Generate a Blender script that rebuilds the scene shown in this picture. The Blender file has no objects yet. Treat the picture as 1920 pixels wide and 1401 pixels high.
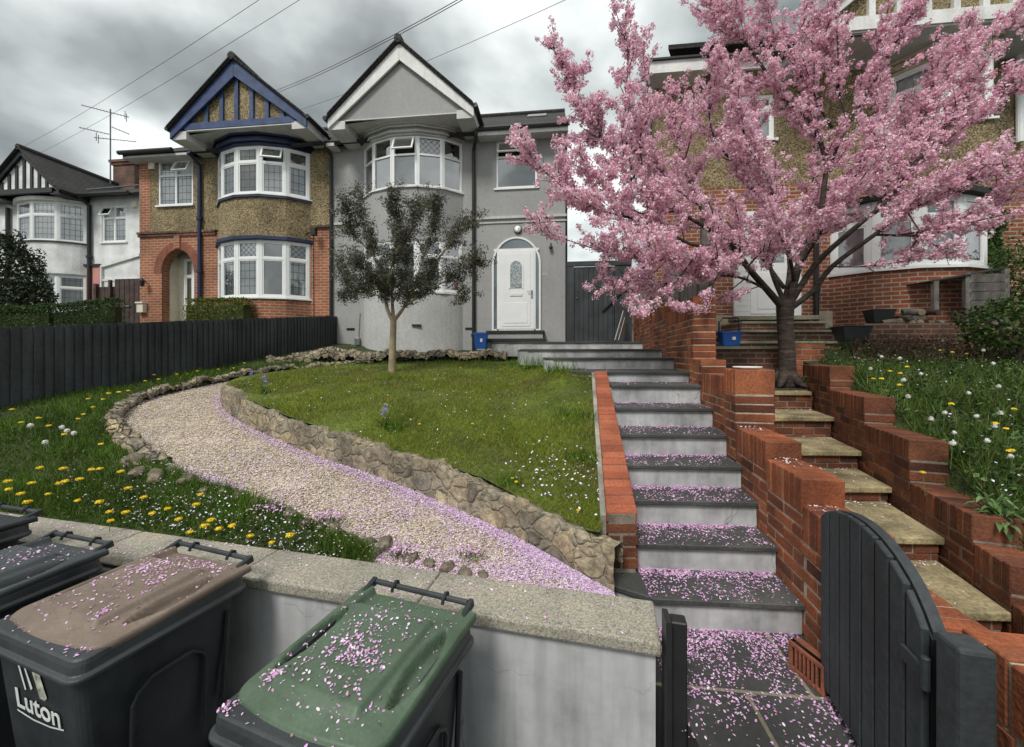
import bpy, bmesh, math, random
import numpy as np
from mathutils import Vector, Matrix, noise
random.seed(7); RNG = np.random.default_rng(11)
scene = bpy.context.scene
COL = scene.collection
TH = math.radians(6.5); CT, ST = math.cos(TH), math.sin(TH)
EYE = 1.6
# the camera stands at the origin, turned 6.5 degrees from the house fronts; a = metres to its right, d = metres ahead
def AD(a, d, z=0.0): return Vector((a*CT - d*ST, d*CT + a*ST, z))
def P(px, py, d):
    a = (px-960)/750*d
    return AD(a, d, EYE + (665-py)/750*d)
def FY(px, py, Y):
    return P(px, py, Y/(CT + (px-960)/750*ST))
def toAD(v): return (v[0]*CT + v[1]*ST, -v[0]*ST + v[1]*CT)
def lerp(a, b, t): return a + (b-a)*t
def interp(x, xs, ys): return float(np.interp(x, xs, ys))

# ---------------------------------------------------------------- materials
MATS = {}
def nm(name):
    m = bpy.data.materials.new(name); m.use_nodes = True
    nt = m.node_tree; b = nt.nodes['Principled BSDF']; MATS[name] = m
    return m, nt, b
def N(nt, t, **kw):
    n = nt.nodes.new(t)
    for k, v in kw.items():
        if k in n.inputs.keys(): n.inputs[k].default_value = v
        else: setattr(n, k, v)
    return n
def L(nt, a, b): nt.links.new(a, b)
def ramp(nt, src, stops):
    r = nt.nodes.new('ShaderNodeValToRGB'); e = r.color_ramp.elements
    while len(e) < len(stops): e.new(0.5)
    for i, (p, c) in enumerate(stops):
        e[i].position = p; e[i].color = (c[0], c[1], c[2], 1) if not isinstance(c, (int, float)) else (c, c, c, 1)
    L(nt, src, r.inputs[0]); return r
def bumpn(nt, b, h, strength, dist=0.01, chain=None):
    n = N(nt, 'ShaderNodeBump', Strength=strength, Distance=dist)
    L(nt, h, n.inputs['Height'])
    if chain: L(nt, chain.outputs[0], n.inputs['Normal'])
    L(nt, n.outputs[0], b.inputs['Normal']); return n
def mulcol(nt, c, f):
    m = N(nt, 'ShaderNodeMix', data_type='RGBA', blend_type='MULTIPLY'); m.inputs[0].default_value = 1
    L(nt, c, m.inputs[6]); L(nt, f, m.inputs[7]); return m.outputs[2]
def mixcol(nt, f, a, b):
    m = N(nt, 'ShaderNodeMix', data_type='RGBA')
    L(nt, f, m.inputs[0])
    for s, k in ((a, 6), (b, 7)):
        if isinstance(s, tuple): m.inputs[k].default_value = (*s[:3], 1)
        else: L(nt, s, m.inputs[k])
    return m.outputs[2]
def plain(name, col, rough=.7, var=.12, scale=4, bump=0, bscale=60, spec=.5, metal=0, fine=.1, streak=0):
    m, nt, b = nm(name)
    b.inputs['Roughness'].default_value = rough; b.inputs['Metallic'].default_value = metal
    b.inputs['Specular IOR Level'].default_value = spec
    tc = N(nt, 'ShaderNodeTexCoord')
    n1 = N(nt, 'ShaderNodeTexNoise', Scale=scale, Detail=5); L(nt, tc.outputs['Object'], n1.inputs['Vector'])
    n2 = N(nt, 'ShaderNodeTexNoise', Scale=scale*14, Detail=3); L(nt, tc.outputs['Object'], n2.inputs['Vector'])
    r1 = ramp(nt, n1.outputs[0], [(.3, 1-var*1.6), (.7, 1+var)])
    r2 = ramp(nt, n2.outputs[0], [(.3, 1-fine), (.7, 1+fine)])
    c = N(nt, 'ShaderNodeRGB'); c.outputs[0].default_value = (*col, 1)
    o = mulcol(nt, mulcol(nt, c.outputs[0], r1.outputs[0]), r2.outputs[0])
    if streak:
        mp = N(nt, 'ShaderNodeMapping'); mp.inputs['Scale'].default_value = (9, 9, .7)
        L(nt, tc.outputs['Object'], mp.inputs[0])
        n4 = N(nt, 'ShaderNodeTexNoise', Scale=1, Detail=6); L(nt, mp.outputs[0], n4.inputs['Vector'])
        r4 = ramp(nt, n4.outputs[0], [(.35, 1-streak), (.6, 1)]); o = mulcol(nt, o, r4.outputs[0])
    L(nt, o, b.inputs['Base Color'])
    if bump:
        n3 = N(nt, 'ShaderNodeTexNoise', Scale=bscale, Detail=4); L(nt, tc.outputs['Object'], n3.inputs['Vector'])
        bumpn(nt, b, n3.outputs[0], bump)
    return m
def brickmat(name, c1, c2, mortar, bw=.225, rh=.075, ms=.011, rough=.85, stain=.25, soldier=False, bump=.6, moss=None):
    m, nt, b = nm(name); b.inputs['Roughness'].default_value = rough
    uv = N(nt, 'ShaderNodeUVMap'); uv.uv_map = 'UVMap'
    vec = uv.outputs[0]
    if soldier:
        s = N(nt, 'ShaderNodeSeparateXYZ'); cx = N(nt, 'ShaderNodeCombineXYZ'); L(nt, vec, s.inputs[0])
        L(nt, s.outputs[1], cx.inputs[0]); L(nt, s.outputs[0], cx.inputs[1]); vec = cx.outputs[0]
    br = N(nt, 'ShaderNodeTexBrick', Scale=1.0); br.offset = .5
    br.inputs['Color1'].default_value = (*c1, 1); br.inputs['Color2'].default_value = (*c2, 1); br.inputs['Mortar'].default_value = (*mortar, 1)
    br.inputs['Mortar Size'].default_value = ms; br.inputs['Brick Width'].default_value = bw; br.inputs['Row Height'].default_value = rh
    br.inputs['Mortar Smooth'].default_value = .2
    L(nt, vec, br.inputs['Vector'])
    tc = N(nt, 'ShaderNodeTexCoord')
    n1 = N(nt, 'ShaderNodeTexNoise', Scale=1.3, Detail=6); L(nt, tc.outputs['Object'], n1.inputs['Vector'])
    r1 = ramp(nt, n1.outputs[0], [(.32, 1-stain*1.6), (.62, 1.08)])
    n2 = N(nt, 'ShaderNodeTexNoise', Scale=45, Detail=3); L(nt, tc.outputs['Object'], n2.inputs['Vector'])
    r2 = ramp(nt, n2.outputs[0], [(.3, .8), (.7, 1.15)])
    o = mulcol(nt, mulcol(nt, br.outputs[0], r1.outputs[0]), r2.outputs[0])
    L(nt, o, b.inputs['Base Color'])
    inv = N(nt, 'ShaderNodeMath', operation='SUBTRACT'); inv.inputs[0].default_value = 1; L(nt, br.outputs['Fac'], inv.inputs[1])
    n5 = bumpn(nt, b, inv.outputs[0], bump, .012)
    bumpn(nt, b, n2.outputs[0], .3, .006, n5)
    return m
def islandmat(name, stops, rough=.8, stain=.3, bump=.4, bscale=60, trans=0, sc=3, spec=.3, stainc=None):
    m, nt, b = nm(name); b.inputs['Roughness'].default_value = rough; b.inputs['Specular IOR Level'].default_value = spec
    g = N(nt, 'ShaderNodeNewGeometry'); r = ramp(nt, g.outputs['Random Per Island'], stops)
    o = r.outputs[0]
    if stain:
        tc = N(nt, 'ShaderNodeTexCoord')
        n1 = N(nt, 'ShaderNodeTexNoise', Scale=sc, Detail=6); L(nt, tc.outputs['Object'], n1.inputs['Vector'])
        if stainc:
            rf = ramp(nt, n1.outputs[0], [(.50, 0), (.66, .75)]); o = mixcol(nt, rf.outputs[0], o, stainc)
        else:
            r1 = ramp(nt, n1.outputs[0], [(.35, 1-stain), (.62, 1.05)]); o = mulcol(nt, o, r1.outputs[0])
        n2 = N(nt, 'ShaderNodeTexNoise', Scale=bscale, Detail=4); L(nt, tc.outputs['Object'], n2.inputs['Vector'])
        r2 = ramp(nt, n2.outputs[0], [(.3, 1-stain*.7), (.7, 1.12)]); o = mulcol(nt, o, r2.outputs[0])
        if bump: bumpn(nt, b, n2.outputs[0], bump)
    L(nt, o, b.inputs['Base Color'])
    if trans:
        t = N(nt, 'ShaderNodeBsdfTranslucent'); L(nt, o, t.inputs[0])
        mx = N(nt, 'ShaderNodeMixShader'); mx.inputs[0].default_value = trans
        out = nt.nodes['Material Output']
        L(nt, b.outputs[0], mx.inputs[1]); L(nt, t.outputs[0], mx.inputs[2]); L(nt, mx.outputs[0], out.inputs[0])
    return m
def pebble(name, c1, c2, c3, scale=70):
    m, nt, b = nm(name); b.inputs['Roughness'].default_value = .95
    tc = N(nt, 'ShaderNodeTexCoord')
    v = N(nt, 'ShaderNodeTexVoronoi', Scale=scale); L(nt, tc.outputs['Object'], v.inputs['Vector'])
    s = N(nt, 'ShaderNodeSeparateColor'); L(nt, v.outputs['Color'], s.inputs[0])
    r = ramp(nt, s.outputs[0], [(.1, c1), (.5, c2), (.9, c3)])
    n1 = N(nt, 'ShaderNodeTexNoise', Scale=1.6, Detail=7); L(nt, tc.outputs['Object'], n1.inputs['Vector'])
    r1 = ramp(nt, n1.outputs[0], [(.35, .72), (.65, 1.1)])
    L(nt, mulcol(nt, r.outputs[0], r1.outputs[0]), b.inputs['Base Color'])
    bumpn(nt, b, v.outputs['Distance'], -.7, .012)
    return m
def glassmat(name, refl=.12, tint=.85, lead=None, diag=False, leadcol=(.05, .05, .055)):
    m, nt, b = nm(name); out = nt.nodes['Material Output']
    tr = N(nt, 'ShaderNodeBsdfTransparent'); tr.inputs[0].default_value = (tint, tint*1.01, tint*1.01, 1)
    gl = N(nt, 'ShaderNodeBsdfGlossy', Roughness=.015)
    tc = N(nt, 'ShaderNodeTexCoord')
    nn = N(nt, 'ShaderNodeTexNoise', Scale=1.5, Detail=1); L(nt, tc.outputs['Object'], nn.inputs['Vector'])
    bp = N(nt, 'ShaderNodeBump', Strength=.12, Distance=.05); L(nt, nn.outputs[0], bp.inputs['Height']); L(nt, bp.outputs[0], gl.inputs['Normal'])
    fr = N(nt, 'ShaderNodeFresnel', IOR=1.5)
    ad = N(nt, 'ShaderNodeMath', operation='ADD'); ad.inputs[1].default_value = refl; L(nt, fr.outputs[0], ad.inputs[0])
    mx = N(nt, 'ShaderNodeMixShader'); L(nt, ad.outputs[0], mx.inputs[0]); L(nt, tr.outputs[0], mx.inputs[1]); L(nt, gl.outputs[0], mx.inputs[2])
    last = mx.outputs[0]
    if lead:
        uv = N(nt, 'ShaderNodeUVMap'); uv.uv_map = 'UVMap'
        mp = N(nt, 'ShaderNodeMapping'); L(nt, uv.outputs[0], mp.inputs[0])
        if diag: mp.inputs['Rotation'].default_value = (0, 0, math.radians(45))
        s = N(nt, 'ShaderNodeSeparateXYZ'); L(nt, mp.outputs[0], s.inputs[0])
        fs = []
        for k in (0, 1):
            pp = N(nt, 'ShaderNodeMath', operation='PINGPONG'); L(nt, s.outputs[k], pp.inputs[0]); pp.inputs[1].default_value = lead[k]/2
            lt = N(nt, 'ShaderNodeMath', operation='LESS_THAN'); L(nt, pp.outputs[0], lt.inputs[0]); lt.inputs[1].default_value = .0065
            fs.append(lt)
        mxx = N(nt, 'ShaderNodeMath', operation='MAXIMUM'); L(nt, fs[0].outputs[0], mxx.inputs[0]); L(nt, fs[1].outputs[0], mxx.inputs[1])
        b.inputs['Base Color'].default_value = (*leadcol, 1); b.inputs['Roughness'].default_value = .6
        m2 = N(nt, 'ShaderNodeMixShader'); L(nt, mxx.outputs[0], m2.inputs[0]); L(nt, last, m2.inputs[1]); L(nt, b.outputs[0], m2.inputs[2]); last = m2.outputs[0]
    L(nt, last, out.inputs[0]); return m

plain('white_upvc', (.78, .79, .78), .35, .04, 2, fine=.03)
plain('white_paint', (.72, .72, .69), .6, .1, 2, .15, streak=.12)
plain('grey_render', (.33, .328, .32), .9, .06, .8, .4, 90, streak=.04, fine=.06)
plain('grey_render_pale', (.46, .46, .452), .9, .07, 1.2, .35, 110, streak=.06)
plain('grey_trim', (.50, .50, .48), .75, .06, 2, .1, streak=.1)
plain('white_render', (.70, .71, .70), .9, .16, 2.2, .6, 60, fine=.12)
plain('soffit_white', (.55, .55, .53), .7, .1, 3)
plain('blue_paint', (.028, .055, .145), .55, .3, 5, .3, 25, fine=.3)
plain('dark_blue_paint', (.011, .019, .062), .5, .2, 4)
plain('black_plastic', (.012, .012, .013), .35, .15, 4)
plain('black_paint', (.018, .018, .02), .5, .2, 6)
plain('anthracite_paint', (.038, .045, .049), .62, .28, 2.5, .35, 40, fine=.2, streak=.25)
plain('fence_paint', (.055, .062, .068), .7, .30, 1.6, .45, 30, fine=.2, streak=.45)
plain('cream_paint', (.68, .64, .52), .6, .08, 2)
plain('cream_stone', (.55, .49, .35), .7, .2, 5, .2, streak=.25)
plain('pink_render', (.55, .25, .22), .85, .12, 2, .2)
plain('brown_wood', (.07, .045, .038), .8, .3, 5, .4, 30)
plain('grey_wood', (.20, .185, .165), .9, .3, 6, .5, 40, streak=.45, fine=.2)
plain('curtain_white', (.76, .80, .81), .9, .12, 6)
plain('curtain_beige', (.52, .48, .40), .9, .12, 6)
plain('unlit_room', (.035, .038, .04), .9, .4, 1.5)  # flat dark tone painting the shade of rooms behind the panes
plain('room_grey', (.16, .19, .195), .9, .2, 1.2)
plain('metal_grey', (.25, .25, .26), .4, .1, 8, metal=.6)
plain('aerial_metal', (.12, .12, .13), .5, .1, 8, metal=.4)
plain('soil', (.045, .032, .02), .95, .35, 3, .8, 30, fine=.4)
plain('mortar', (.42, .36, .27), .95, .25, 6, .6, 60, fine=.2)
plain('mortar_dark', (.22, .18, .14), .95, .3, 6, .6, 60, fine=.2)
plain('concrete_strip', (.30, .28, .23), .95, .3, 5, .5, 50)
plain('gate_stone', (.30, .28, .20), .9, .25, 3, .5, 60)
plain('trunk_pale', (.36, .29, .19), .9, .2, 6, .5, 30)
plain('yellow_petal', (.85, .62, .02), .6, .1, 30)
plain('white_petal', (.78, .78, .72), .7, .1, 30)
plain('stem_green', (.10, .16, .03), .7, .2, 10)
plain('blue_plastic', (.010, .10, .42), .35, .15, 5)
plain('terracotta', (.27, .085, .045), .8, .25, 8, .5, 60)
plain('logo_white', (.68, .70, .68), .6, .1, 8)
plain('logo_sand', (.46, .47, .38), .6, .45, 30)
plain('lamp_white', (.80, .80, .76), .3, .02, 2)
plain('cable_black', (.03, .03, .03), .6, .1, 2)
plain('pot_black', (.02, .022, .025), .5, .2, 4)
plain('rubble', (.26, .21, .15), .95, .4, 9, .8, 40, fine=.3)
# sandstone treads
plain('sandstone', (.32, .265, .145), .95, .42, 4, .7, 45, fine=.32)
pebble('pebbledash', (.085, .062, .032), (.22, .165, .085), (.38, .31, .18), 50)
pebble('asphalt', (.05, .05, .05), (.07, .07, .07), (.10, .10, .10), 120)
brickmat('brick_orange', (.40, .115, .045), (.30, .085, .035), (.36, .30, .22))
brickmat('brick_orange_soldier', (.34, .085, .035), (.24, .06, .03), (.16, .11, .08), soldier=True)
brickmat('brick_red', (.36, .10, .042), (.25, .07, .035), (.42, .36, .27), stain=.3)
brickmat('brick_old', (.22, .085, .05), (.13, .055, .035), (.26, .21, .15), stain=.5)
brickmat('brick_chimney', (.20, .08, .045), (.10, .055, .035), (.14, .11, .09), stain=.5)
brickmat('roof_tile', (.028, .027, .025), (.045, .042, .038), (.012, .012, .012), bw=.17, rh=.10, ms=.010, stain=.3, bump=.9)
brickmat('slate_slab', (.060, .061, .058), (.050, .051, .049), (.26, .23, .16), bw=.60, rh=.60, ms=.010, stain=.35, bump=.2)
islandmat('brick_real', [(0, (.13, .042, .024)), (.2, (.26, .078, .036)), (.45, (.38, .112, .045)), (.65, (.29, .095, .045)), (.85, (.41, .135, .055)), (1, (.17, .06, .036))], stain=.5, bump=.55)
islandmat('brick_dark', [(0, (.09, .035, .022)), (.4, (.19, .065, .034)), (.8, (.27, .095, .045)), (1, (.13, .055, .034))], stain=.5, bump=.6)
islandmat('brick_ramp', [(0, (.36, .10, .05)), (.5, (.45, .14, .07)), (1, (.31, .085, .045))], stain=.38, bump=.35)
islandmat('petal', [(0, (.80, .46, .78)), (.25, (.72, .36, .68)), (.5, (.86, .60, .84)), (.72, (.92, .80, .90)), (.9, (.66, .32, .58)), (1, (.55, .38, .36))], rough=.7, stain=0, trans=.2)
islandmat('petal_lilac', [(0, (.80, .58, .82)), (.3, (.70, .45, .74)), (.6, (.88, .74, .88)), (.85, (.93, .87, .92)), (1, (.62, .42, .56))], rough=.7, stain=0, trans=.2)
islandmat('petal_pale', [(0, (.82, .55, .70)), (.35, (.86, .70, .76)), (.7, (.88, .82, .82)), (1, (.72, .40, .60))], rough=.7, stain=0, trans=.2)
islandmat('blossom', [(0, (.60, .22, .36)), (.14, (.80, .41, .54)), (.42, (.88, .57, .68)), (.72, (.93, .73, .80)), (1, (.96, .89, .91))], rough=.75, stain=0, trans=.38)
islandmat('blossom_leaf', [(0, (.16, .09, .03)), (.5, (.20, .17, .04)), (1, (.13, .20, .03))], rough=.6, stain=0, trans=.3)
islandmat('olive_leaf', [(0, (.035, .042, .026)), (.4, (.065, .072, .045)), (.75, (.11, .115, .08)), (1, (.20, .20, .16))], rough=.5, stain=0, trans=.12)
islandmat('dark_leaf', [(0, (.012, .018, .010)), (.5, (.022, .034, .015)), (1, (.04, .055, .022))], rough=.5, stain=0, trans=.1)
islandmat('hedge_leaf', [(0, (.018, .035, .01)), (.5, (.035, .07, .015)), (1, (.07, .12, .025))], rough=.6, stain=0, trans=.15)
islandmat('box_leaf', [(0, (.06, .075, .012)), (.5, (.12, .15, .02)), (1, (.22, .23, .04))], rough=.6, stain=0, trans=.2)
islandmat('weed_leaf', [(0, (.05, .10, .03)), (.5, (.10, .19, .05)), (1, (.20, .28, .12))], rough=.5, stain=0, trans=.2)
islandmat('ivy_leaf', [(0, (.02, .045, .01)), (.5, (.05, .10, .02)), (1, (.12, .16, .04))], rough=.5, stain=0, trans=.15)
islandmat('brown_twig', [(0, (.05, .03, .02)), (1, (.11, .07, .045))], stain=0)
islandmat('grass_lawn', [(0, (.08, .14, .008)), (.35, (.16, .24, .012)), (.7, (.25, .30, .018)), (.9, (.34, .28, .05)), (1, (.40, .32, .12))], rough=.6, stain=.45, bump=0, bscale=3, sc=1.3, trans=.25, stainc=(.20, .17, .05, 1))
islandmat('grass_bank', [(0, (.04, .095, .008)), (.45, (.085, .18, .012)), (.85, (.15, .26, .024)), (1, (.27, .32, .07))], rough=.55, stain=.4, bump=0, bscale=3, sc=1.3, trans=.25)
islandmat('grass_wild', [(0, (.03, .065, .008)), (.45, (.06, .125, .012)), (.8, (.10, .18, .02)), (.93, (.20, .21, .06)), (1, (.26, .20, .10))], rough=.55, stain=.4, bump=0, bscale=3, sc=1.0, trans=.2)
islandmat('gravel_stone', [(0, (.20, .15, .09)), (.3, (.40, .33, .23)), (.6, (.55, .48, .36)), (.85, (.66, .60, .50)), (1, (.30, .27, .24))], rough=.9, stain=0)
islandmat('rock', [(0, (.16, .13, .10)), (.5, (.24, .20, .15)), (1, (.20, .16, .13))], stain=.5, bump=.9, bscale=25, sc=5)
islandmat('tiny_flower', [(0, (.80, .80, .84)), (.5, (.72, .66, .86)), (.8, (.55, .48, .80)), (1, (.85, .85, .85))], rough=.7, stain=0)
# speckled gravel bed
pebble('gravel_bed', (.17, .13, .08), (.38, .31, .21), (.56, .49, .37), 60)
# lawn soil, with mossy colour
plain('lawn_ground', (.09, .12, .015), .95, .4, 2, .8, 40, fine=.4)
plain('bank_ground', (.035, .048, .012), .95, .4, 2, .8, 40, fine=.4)
def treadmats():
    m, nt, b = nm('tread_slate'); b.inputs['Roughness'].default_value = .7
    tc = N(nt, 'ShaderNodeTexCoord')
    n1 = N(nt, 'ShaderNodeTexNoise', Scale=2.5, Detail=8); L(nt, tc.outputs['Object'], n1.inputs['Vector'])
    n2 = N(nt, 'ShaderNodeTexNoise', Scale=60, Detail=3); L(nt, tc.outputs['Object'], n2.inputs['Vector'])
    r = ramp(nt, n1.outputs[0], [(.3, (.038, .040, .038)), (.55, (.062, .064, .060)), (.75, (.11, .11, .10))])
    r2 = ramp(nt, n2.outputs[0], [(.3, .75), (.7, 1.2)])
    L(nt, mulcol(nt, r.outputs[0], r2.outputs[0]), b.inputs['Base Color']); bumpn(nt, b, n2.outputs[0], .4)
    m, nt, b = nm('riser_render'); b.inputs['Roughness'].default_value = .9
    tc = N(nt, 'ShaderNodeTexCoord')
    n1 = N(nt, 'ShaderNodeTexNoise', Scale=3, Detail=9, Roughness=.65); L(nt, tc.outputs['Object'], n1.inputs['Vector'])
    r = ramp(nt, n1.outputs[0], [(.25, (.17, .175, .17)), (.42, (.33, .34, .335)), (.55, (.46, .47, .465)), (.72, (.62, .63, .61))])
    v = N(nt, 'ShaderNodeTexVoronoi', feature='DISTANCE_TO_EDGE', Scale=1.6)
    n3 = N(nt, 'ShaderNodeTexNoise', Scale=4, Detail=6)
    L(nt, tc.outputs['Object'], n3.inputs['Vector'])
    mx = N(nt, 'ShaderNodeMix', data_type='RGBA'); mx.inputs[0].default_value = .22
    L(nt, tc.outputs['Object'], mx.inputs[6]); L(nt, n3.outputs['Color'], mx.inputs[7]); L(nt, mx.outputs[2], v.inputs['Vector'])
    rc0 = ramp(nt, v.outputs[0], [(0, .45), (.003, .8), (.006, 1)])
    nk = N(nt, 'ShaderNodeTexNoise', Scale=1.1, Detail=2); L(nt, tc.outputs['Object'], nk.inputs['Vector'])
    mk = ramp(nt, nk.outputs[0], [(.50, 0), (.60, 1)])
    rcm = N(nt, 'ShaderNodeMix', data_type='RGBA'); rcm.inputs[6].default_value = (1, 1, 1, 1); L(nt, mk.outputs[0], rcm.inputs[0]); L(nt, rc0.outputs[0], rcm.inputs[7])
    rc = rcm
    mp = N(nt, 'ShaderNodeMapping'); mp.inputs['Scale'].default_value = (14, 14, 1.2); L(nt, tc.outputs['Object'], mp.inputs[0])
    n4 = N(nt, 'ShaderNodeTexNoise', Scale=1, Detail=5); L(nt, mp.outputs[0], n4.inputs['Vector'])
    r4 = ramp(nt, n4.outputs[0], [(.32, .78), (.55, 1)])
    o = mulcol(nt, mulcol(nt, r.outputs[0], rc.outputs[2]), r4.outputs[0])
    L(nt, o, b.inputs['Base Color']); bumpn(nt, b, n1.outputs[0], .3)
    # front wall: pale cement render, hairline cracks, dark spots
    m2 = m.copy(); m2.name = 'cement_wall'; MATS['cement_wall'] = m2
    for n in m2.node_tree.nodes:
        if n.type == 'VALTORGB' and len(n.color_ramp.elements) == 4:
            for e, c in zip(n.color_ramp.elements, (.33, .42, .48, .54)): e.color = (c, c*1.01, c*1.005, 1)
    m, nt, b = nm('coping_concrete'); b.inputs['Roughness'].default_value = .92
    tc = N(nt, 'ShaderNodeTexCoord')
    n1 = N(nt, 'ShaderNodeTexNoise', Scale=2.2, Detail=8); L(nt, tc.outputs['Object'], n1.inputs['Vector'])
    v = N(nt, 'ShaderNodeTexVoronoi', Scale=160); L(nt, tc.outputs['Object'], v.inputs['Vector'])
    s = N(nt, 'ShaderNodeSeparateColor'); L(nt, v.outputs['Color'], s.inputs[0])
    r = ramp(nt, n1.outputs[0], [(.3, (.20, .185, .15)), (.5, (.30, .28, .225)), (.7, (.36, .32, .24))])
    r2 = ramp(nt, s.outputs[0], [(.05, .6), (.5, 1), (.95, 1.35)])
    L(nt, mulcol(nt, r.outputs[0], r2.outputs[0]), b.inputs['Base Color']); bumpn(nt, b, v.outputs['Distance'], -.3, .004)
    # random rubble stone wall
    m, nt, b = nm('crazy_stone'); b.inputs['Roughness'].default_value = .93
    tc = N(nt, 'ShaderNodeTexCoord')
    nd = N(nt, 'ShaderNodeTexNoise', Scale=5, Detail=3); L(nt, tc.outputs['Object'], nd.inputs['Vector'])
    mx = N(nt, 'ShaderNodeMix', data_type='RGBA'); mx.inputs[0].default_value = .12
    L(nt, tc.outputs['Object'], mx.inputs[6]); L(nt, nd.outputs['Color'], mx.inputs[7])
    v = N(nt, 'ShaderNodeTexVoronoi', Scale=9); L(nt, mx.outputs[2], v.inputs['Vector'])
    e = N(nt, 'ShaderNodeTexVoronoi', Scale=9, feature='DISTANCE_TO_EDGE'); L(nt, mx.outputs[2], e.inputs['Vector'])
    s = N(nt, 'ShaderNodeSeparateColor'); L(nt, v.outputs['Color'], s.inputs[0])
    r = ramp(nt, s.outputs[0], [(0, (.19, .165, .125)), (.35, (.31, .265, .19)), (.6, (.42, .33, .21)), (.8, (.27, .245, .20)), (1, (.50, .40, .23))])
    n1 = N(nt, 'ShaderNodeTexNoise', Scale=22, Detail=8, Roughness=.7); L(nt, tc.outputs['Object'], n1.inputs['Vector'])
    r1 = ramp(nt, n1.outputs[0], [(.3, .32), (.48, .85), (.72, 1.6)])
    st = mulcol(nt, r.outputs[0], r1.outputs[0])
    re = ramp(nt, e.outputs[0], [(.012, 1), (.05, 0)])
    o = mixcol(nt, re.outputs[0], st, (.38, .32, .22))
    n4 = N(nt, 'ShaderNodeTexNoise', Scale=3, Detail=5); L(nt, tc.outputs['Object'], n4.inputs['Vector'])
    r4 = ramp(nt, n4.outputs[0], [(.35, .6), (.6, 1.05)])
    L(nt, mulcol(nt, o, r4.outputs[0]), b.inputs['Base Color'])
    re2 = ramp(nt, e.outputs[0], [(0, 0), (.1, 1)])
    b1 = bumpn(nt, b, re2.outputs[0], .7, .03); bumpn(nt, b, n1.outputs[0], .7, .02, b1)
    m2 = m.copy(); m2.name = 'edging_stone'; MATS['edging_stone'] = m2
    for n in m2.node_tree.nodes:
        if n.type == 'MIX' and abs(n.inputs[7].default_value[0]-.38) < .001: n.inputs[7].default_value = (.035, .03, .02, 1)
    # cherry bark
    m, nt, b = nm('cherry_bark'); b.inputs['Roughness'].default_value = .85
    tc = N(nt, 'ShaderNodeTexCoord'); mp = N(nt, 'ShaderNodeMapping'); mp.inputs['Scale'].default_value = (4, 4, 30); L(nt, tc.outputs['Object'], mp.inputs[0])
    n1 = N(nt, 'ShaderNodeTexNoise', Scale=1.2, Detail=7); L(nt, mp.outputs[0], n1.inputs['Vector'])
    n2 = N(nt, 'ShaderNodeTexNoise', Scale=25, Detail=5); L(nt, tc.outputs['Object'], n2.inputs['Vector'])
    r = ramp(nt, n1.outputs[0], [(.3, (.028, .02, .015)), (.55, (.065, .05, .038)), (.75, (.14, .115, .085))])
    r2 = ramp(nt, n2.outputs[0], [(.3, .6), (.7, 1.3)])
    L(nt, mulcol(nt, r.outputs[0], r2.outputs[0]), b.inputs['Base Color']); bumpn(nt, b, n1.outputs[0], .9, .012)
treadmats()
def bark_dark():
    m = MATS['cherry_bark'].copy(); m.name = 'cherry_bark_dark'; MATS[m.name] = m
    for n in m.node_tree.nodes:
        if n.type == 'VALTORGB' and len(n.color_ramp.elements) == 3:
            for e in n.color_ramp.elements: e.color = (e.color[0]*.75, e.color[1]*.68, e.color[2]*.66, 1)
bark_dark()
def binmat(name, col, rough=.5, dirt=.35):
    m, nt, b = nm(name); b.inputs['Specular IOR Level'].default_value = .4
    tc = N(nt, 'ShaderNodeTexCoord')
    n1 = N(nt, 'ShaderNodeTexNoise', Scale=3, Detail=9, Roughness=.65); L(nt, tc.outputs['Object'], n1.inputs['Vector'])
    n2 = N(nt, 'ShaderNodeTexNoise', Scale=90, Detail=3); L(nt, tc.outputs['Object'], n2.inputs['Vector'])
    r = ramp(nt, n1.outputs[0], [(.35, 0), (.75, 1)])
    dust = tuple(min(1, c*1.7+.02) for c in col)
    o = mixcol(nt, r.outputs[0], col, dust)
    r2 = ramp(nt, n2.outputs[0], [(.3, .88), (.7, 1.1)])
    L(nt, mulcol(nt, o, r2.outputs[0]), b.inputs['Base Color'])
    rr = ramp(nt, n1.outputs[0], [(.3, rough-.08), (.7, rough+.2)]); L(nt, rr.outputs[0], b.inputs['Roughness'])
    bumpn(nt, b, n2.outputs[0], .12, .003)
binmat('bin_body', (.010, .013, .015), .45)
binmat('bin_rim', (.026, .030, .032), .40)
binmat('lid_brown', (.135, .102, .078), .5)
binmat('lid_green', (.056, .088, .054), .42)
binmat('lid_grey', (.032, .038, .041), .42)
glassmat('glass', .22, .92)
glassmat('glass_clear', .30, .7)
glassmat('glass_lead', .26, .97, (.135, .20))
glassmat('glass_diag', .26, .97, (.10, .10), True)
m_, nt_, b_ = nm('frosted'); b_.inputs['Roughness'].default_value = .18; b_.inputs['Specular IOR Level'].default_value = .9
tc_ = N(nt_, 'ShaderNodeTexCoord'); v_ = N(nt_, 'ShaderNodeTexVoronoi', Scale=28); L(nt_, tc_.outputs['Object'], v_.inputs['Vector'])
r_ = ramp(nt_, v_.outputs['Distance'], [(.1, (.10, .12, .125)), (.5, (.26, .30, .31)), (.8, (.42, .46, .46))]); L(nt_, r_.outputs[0], b_.inputs['Base Color']); bumpn(nt_, b_, v_.outputs['Distance'], .3)
m_, nt_, b_ = nm('panel_glass'); b_.inputs['Roughness'].default_value = .06; b_.inputs['Base Color'].default_value = (.12, .15, .16, 1); b_.inputs['Specular IOR Level'].default_value = 1

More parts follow.
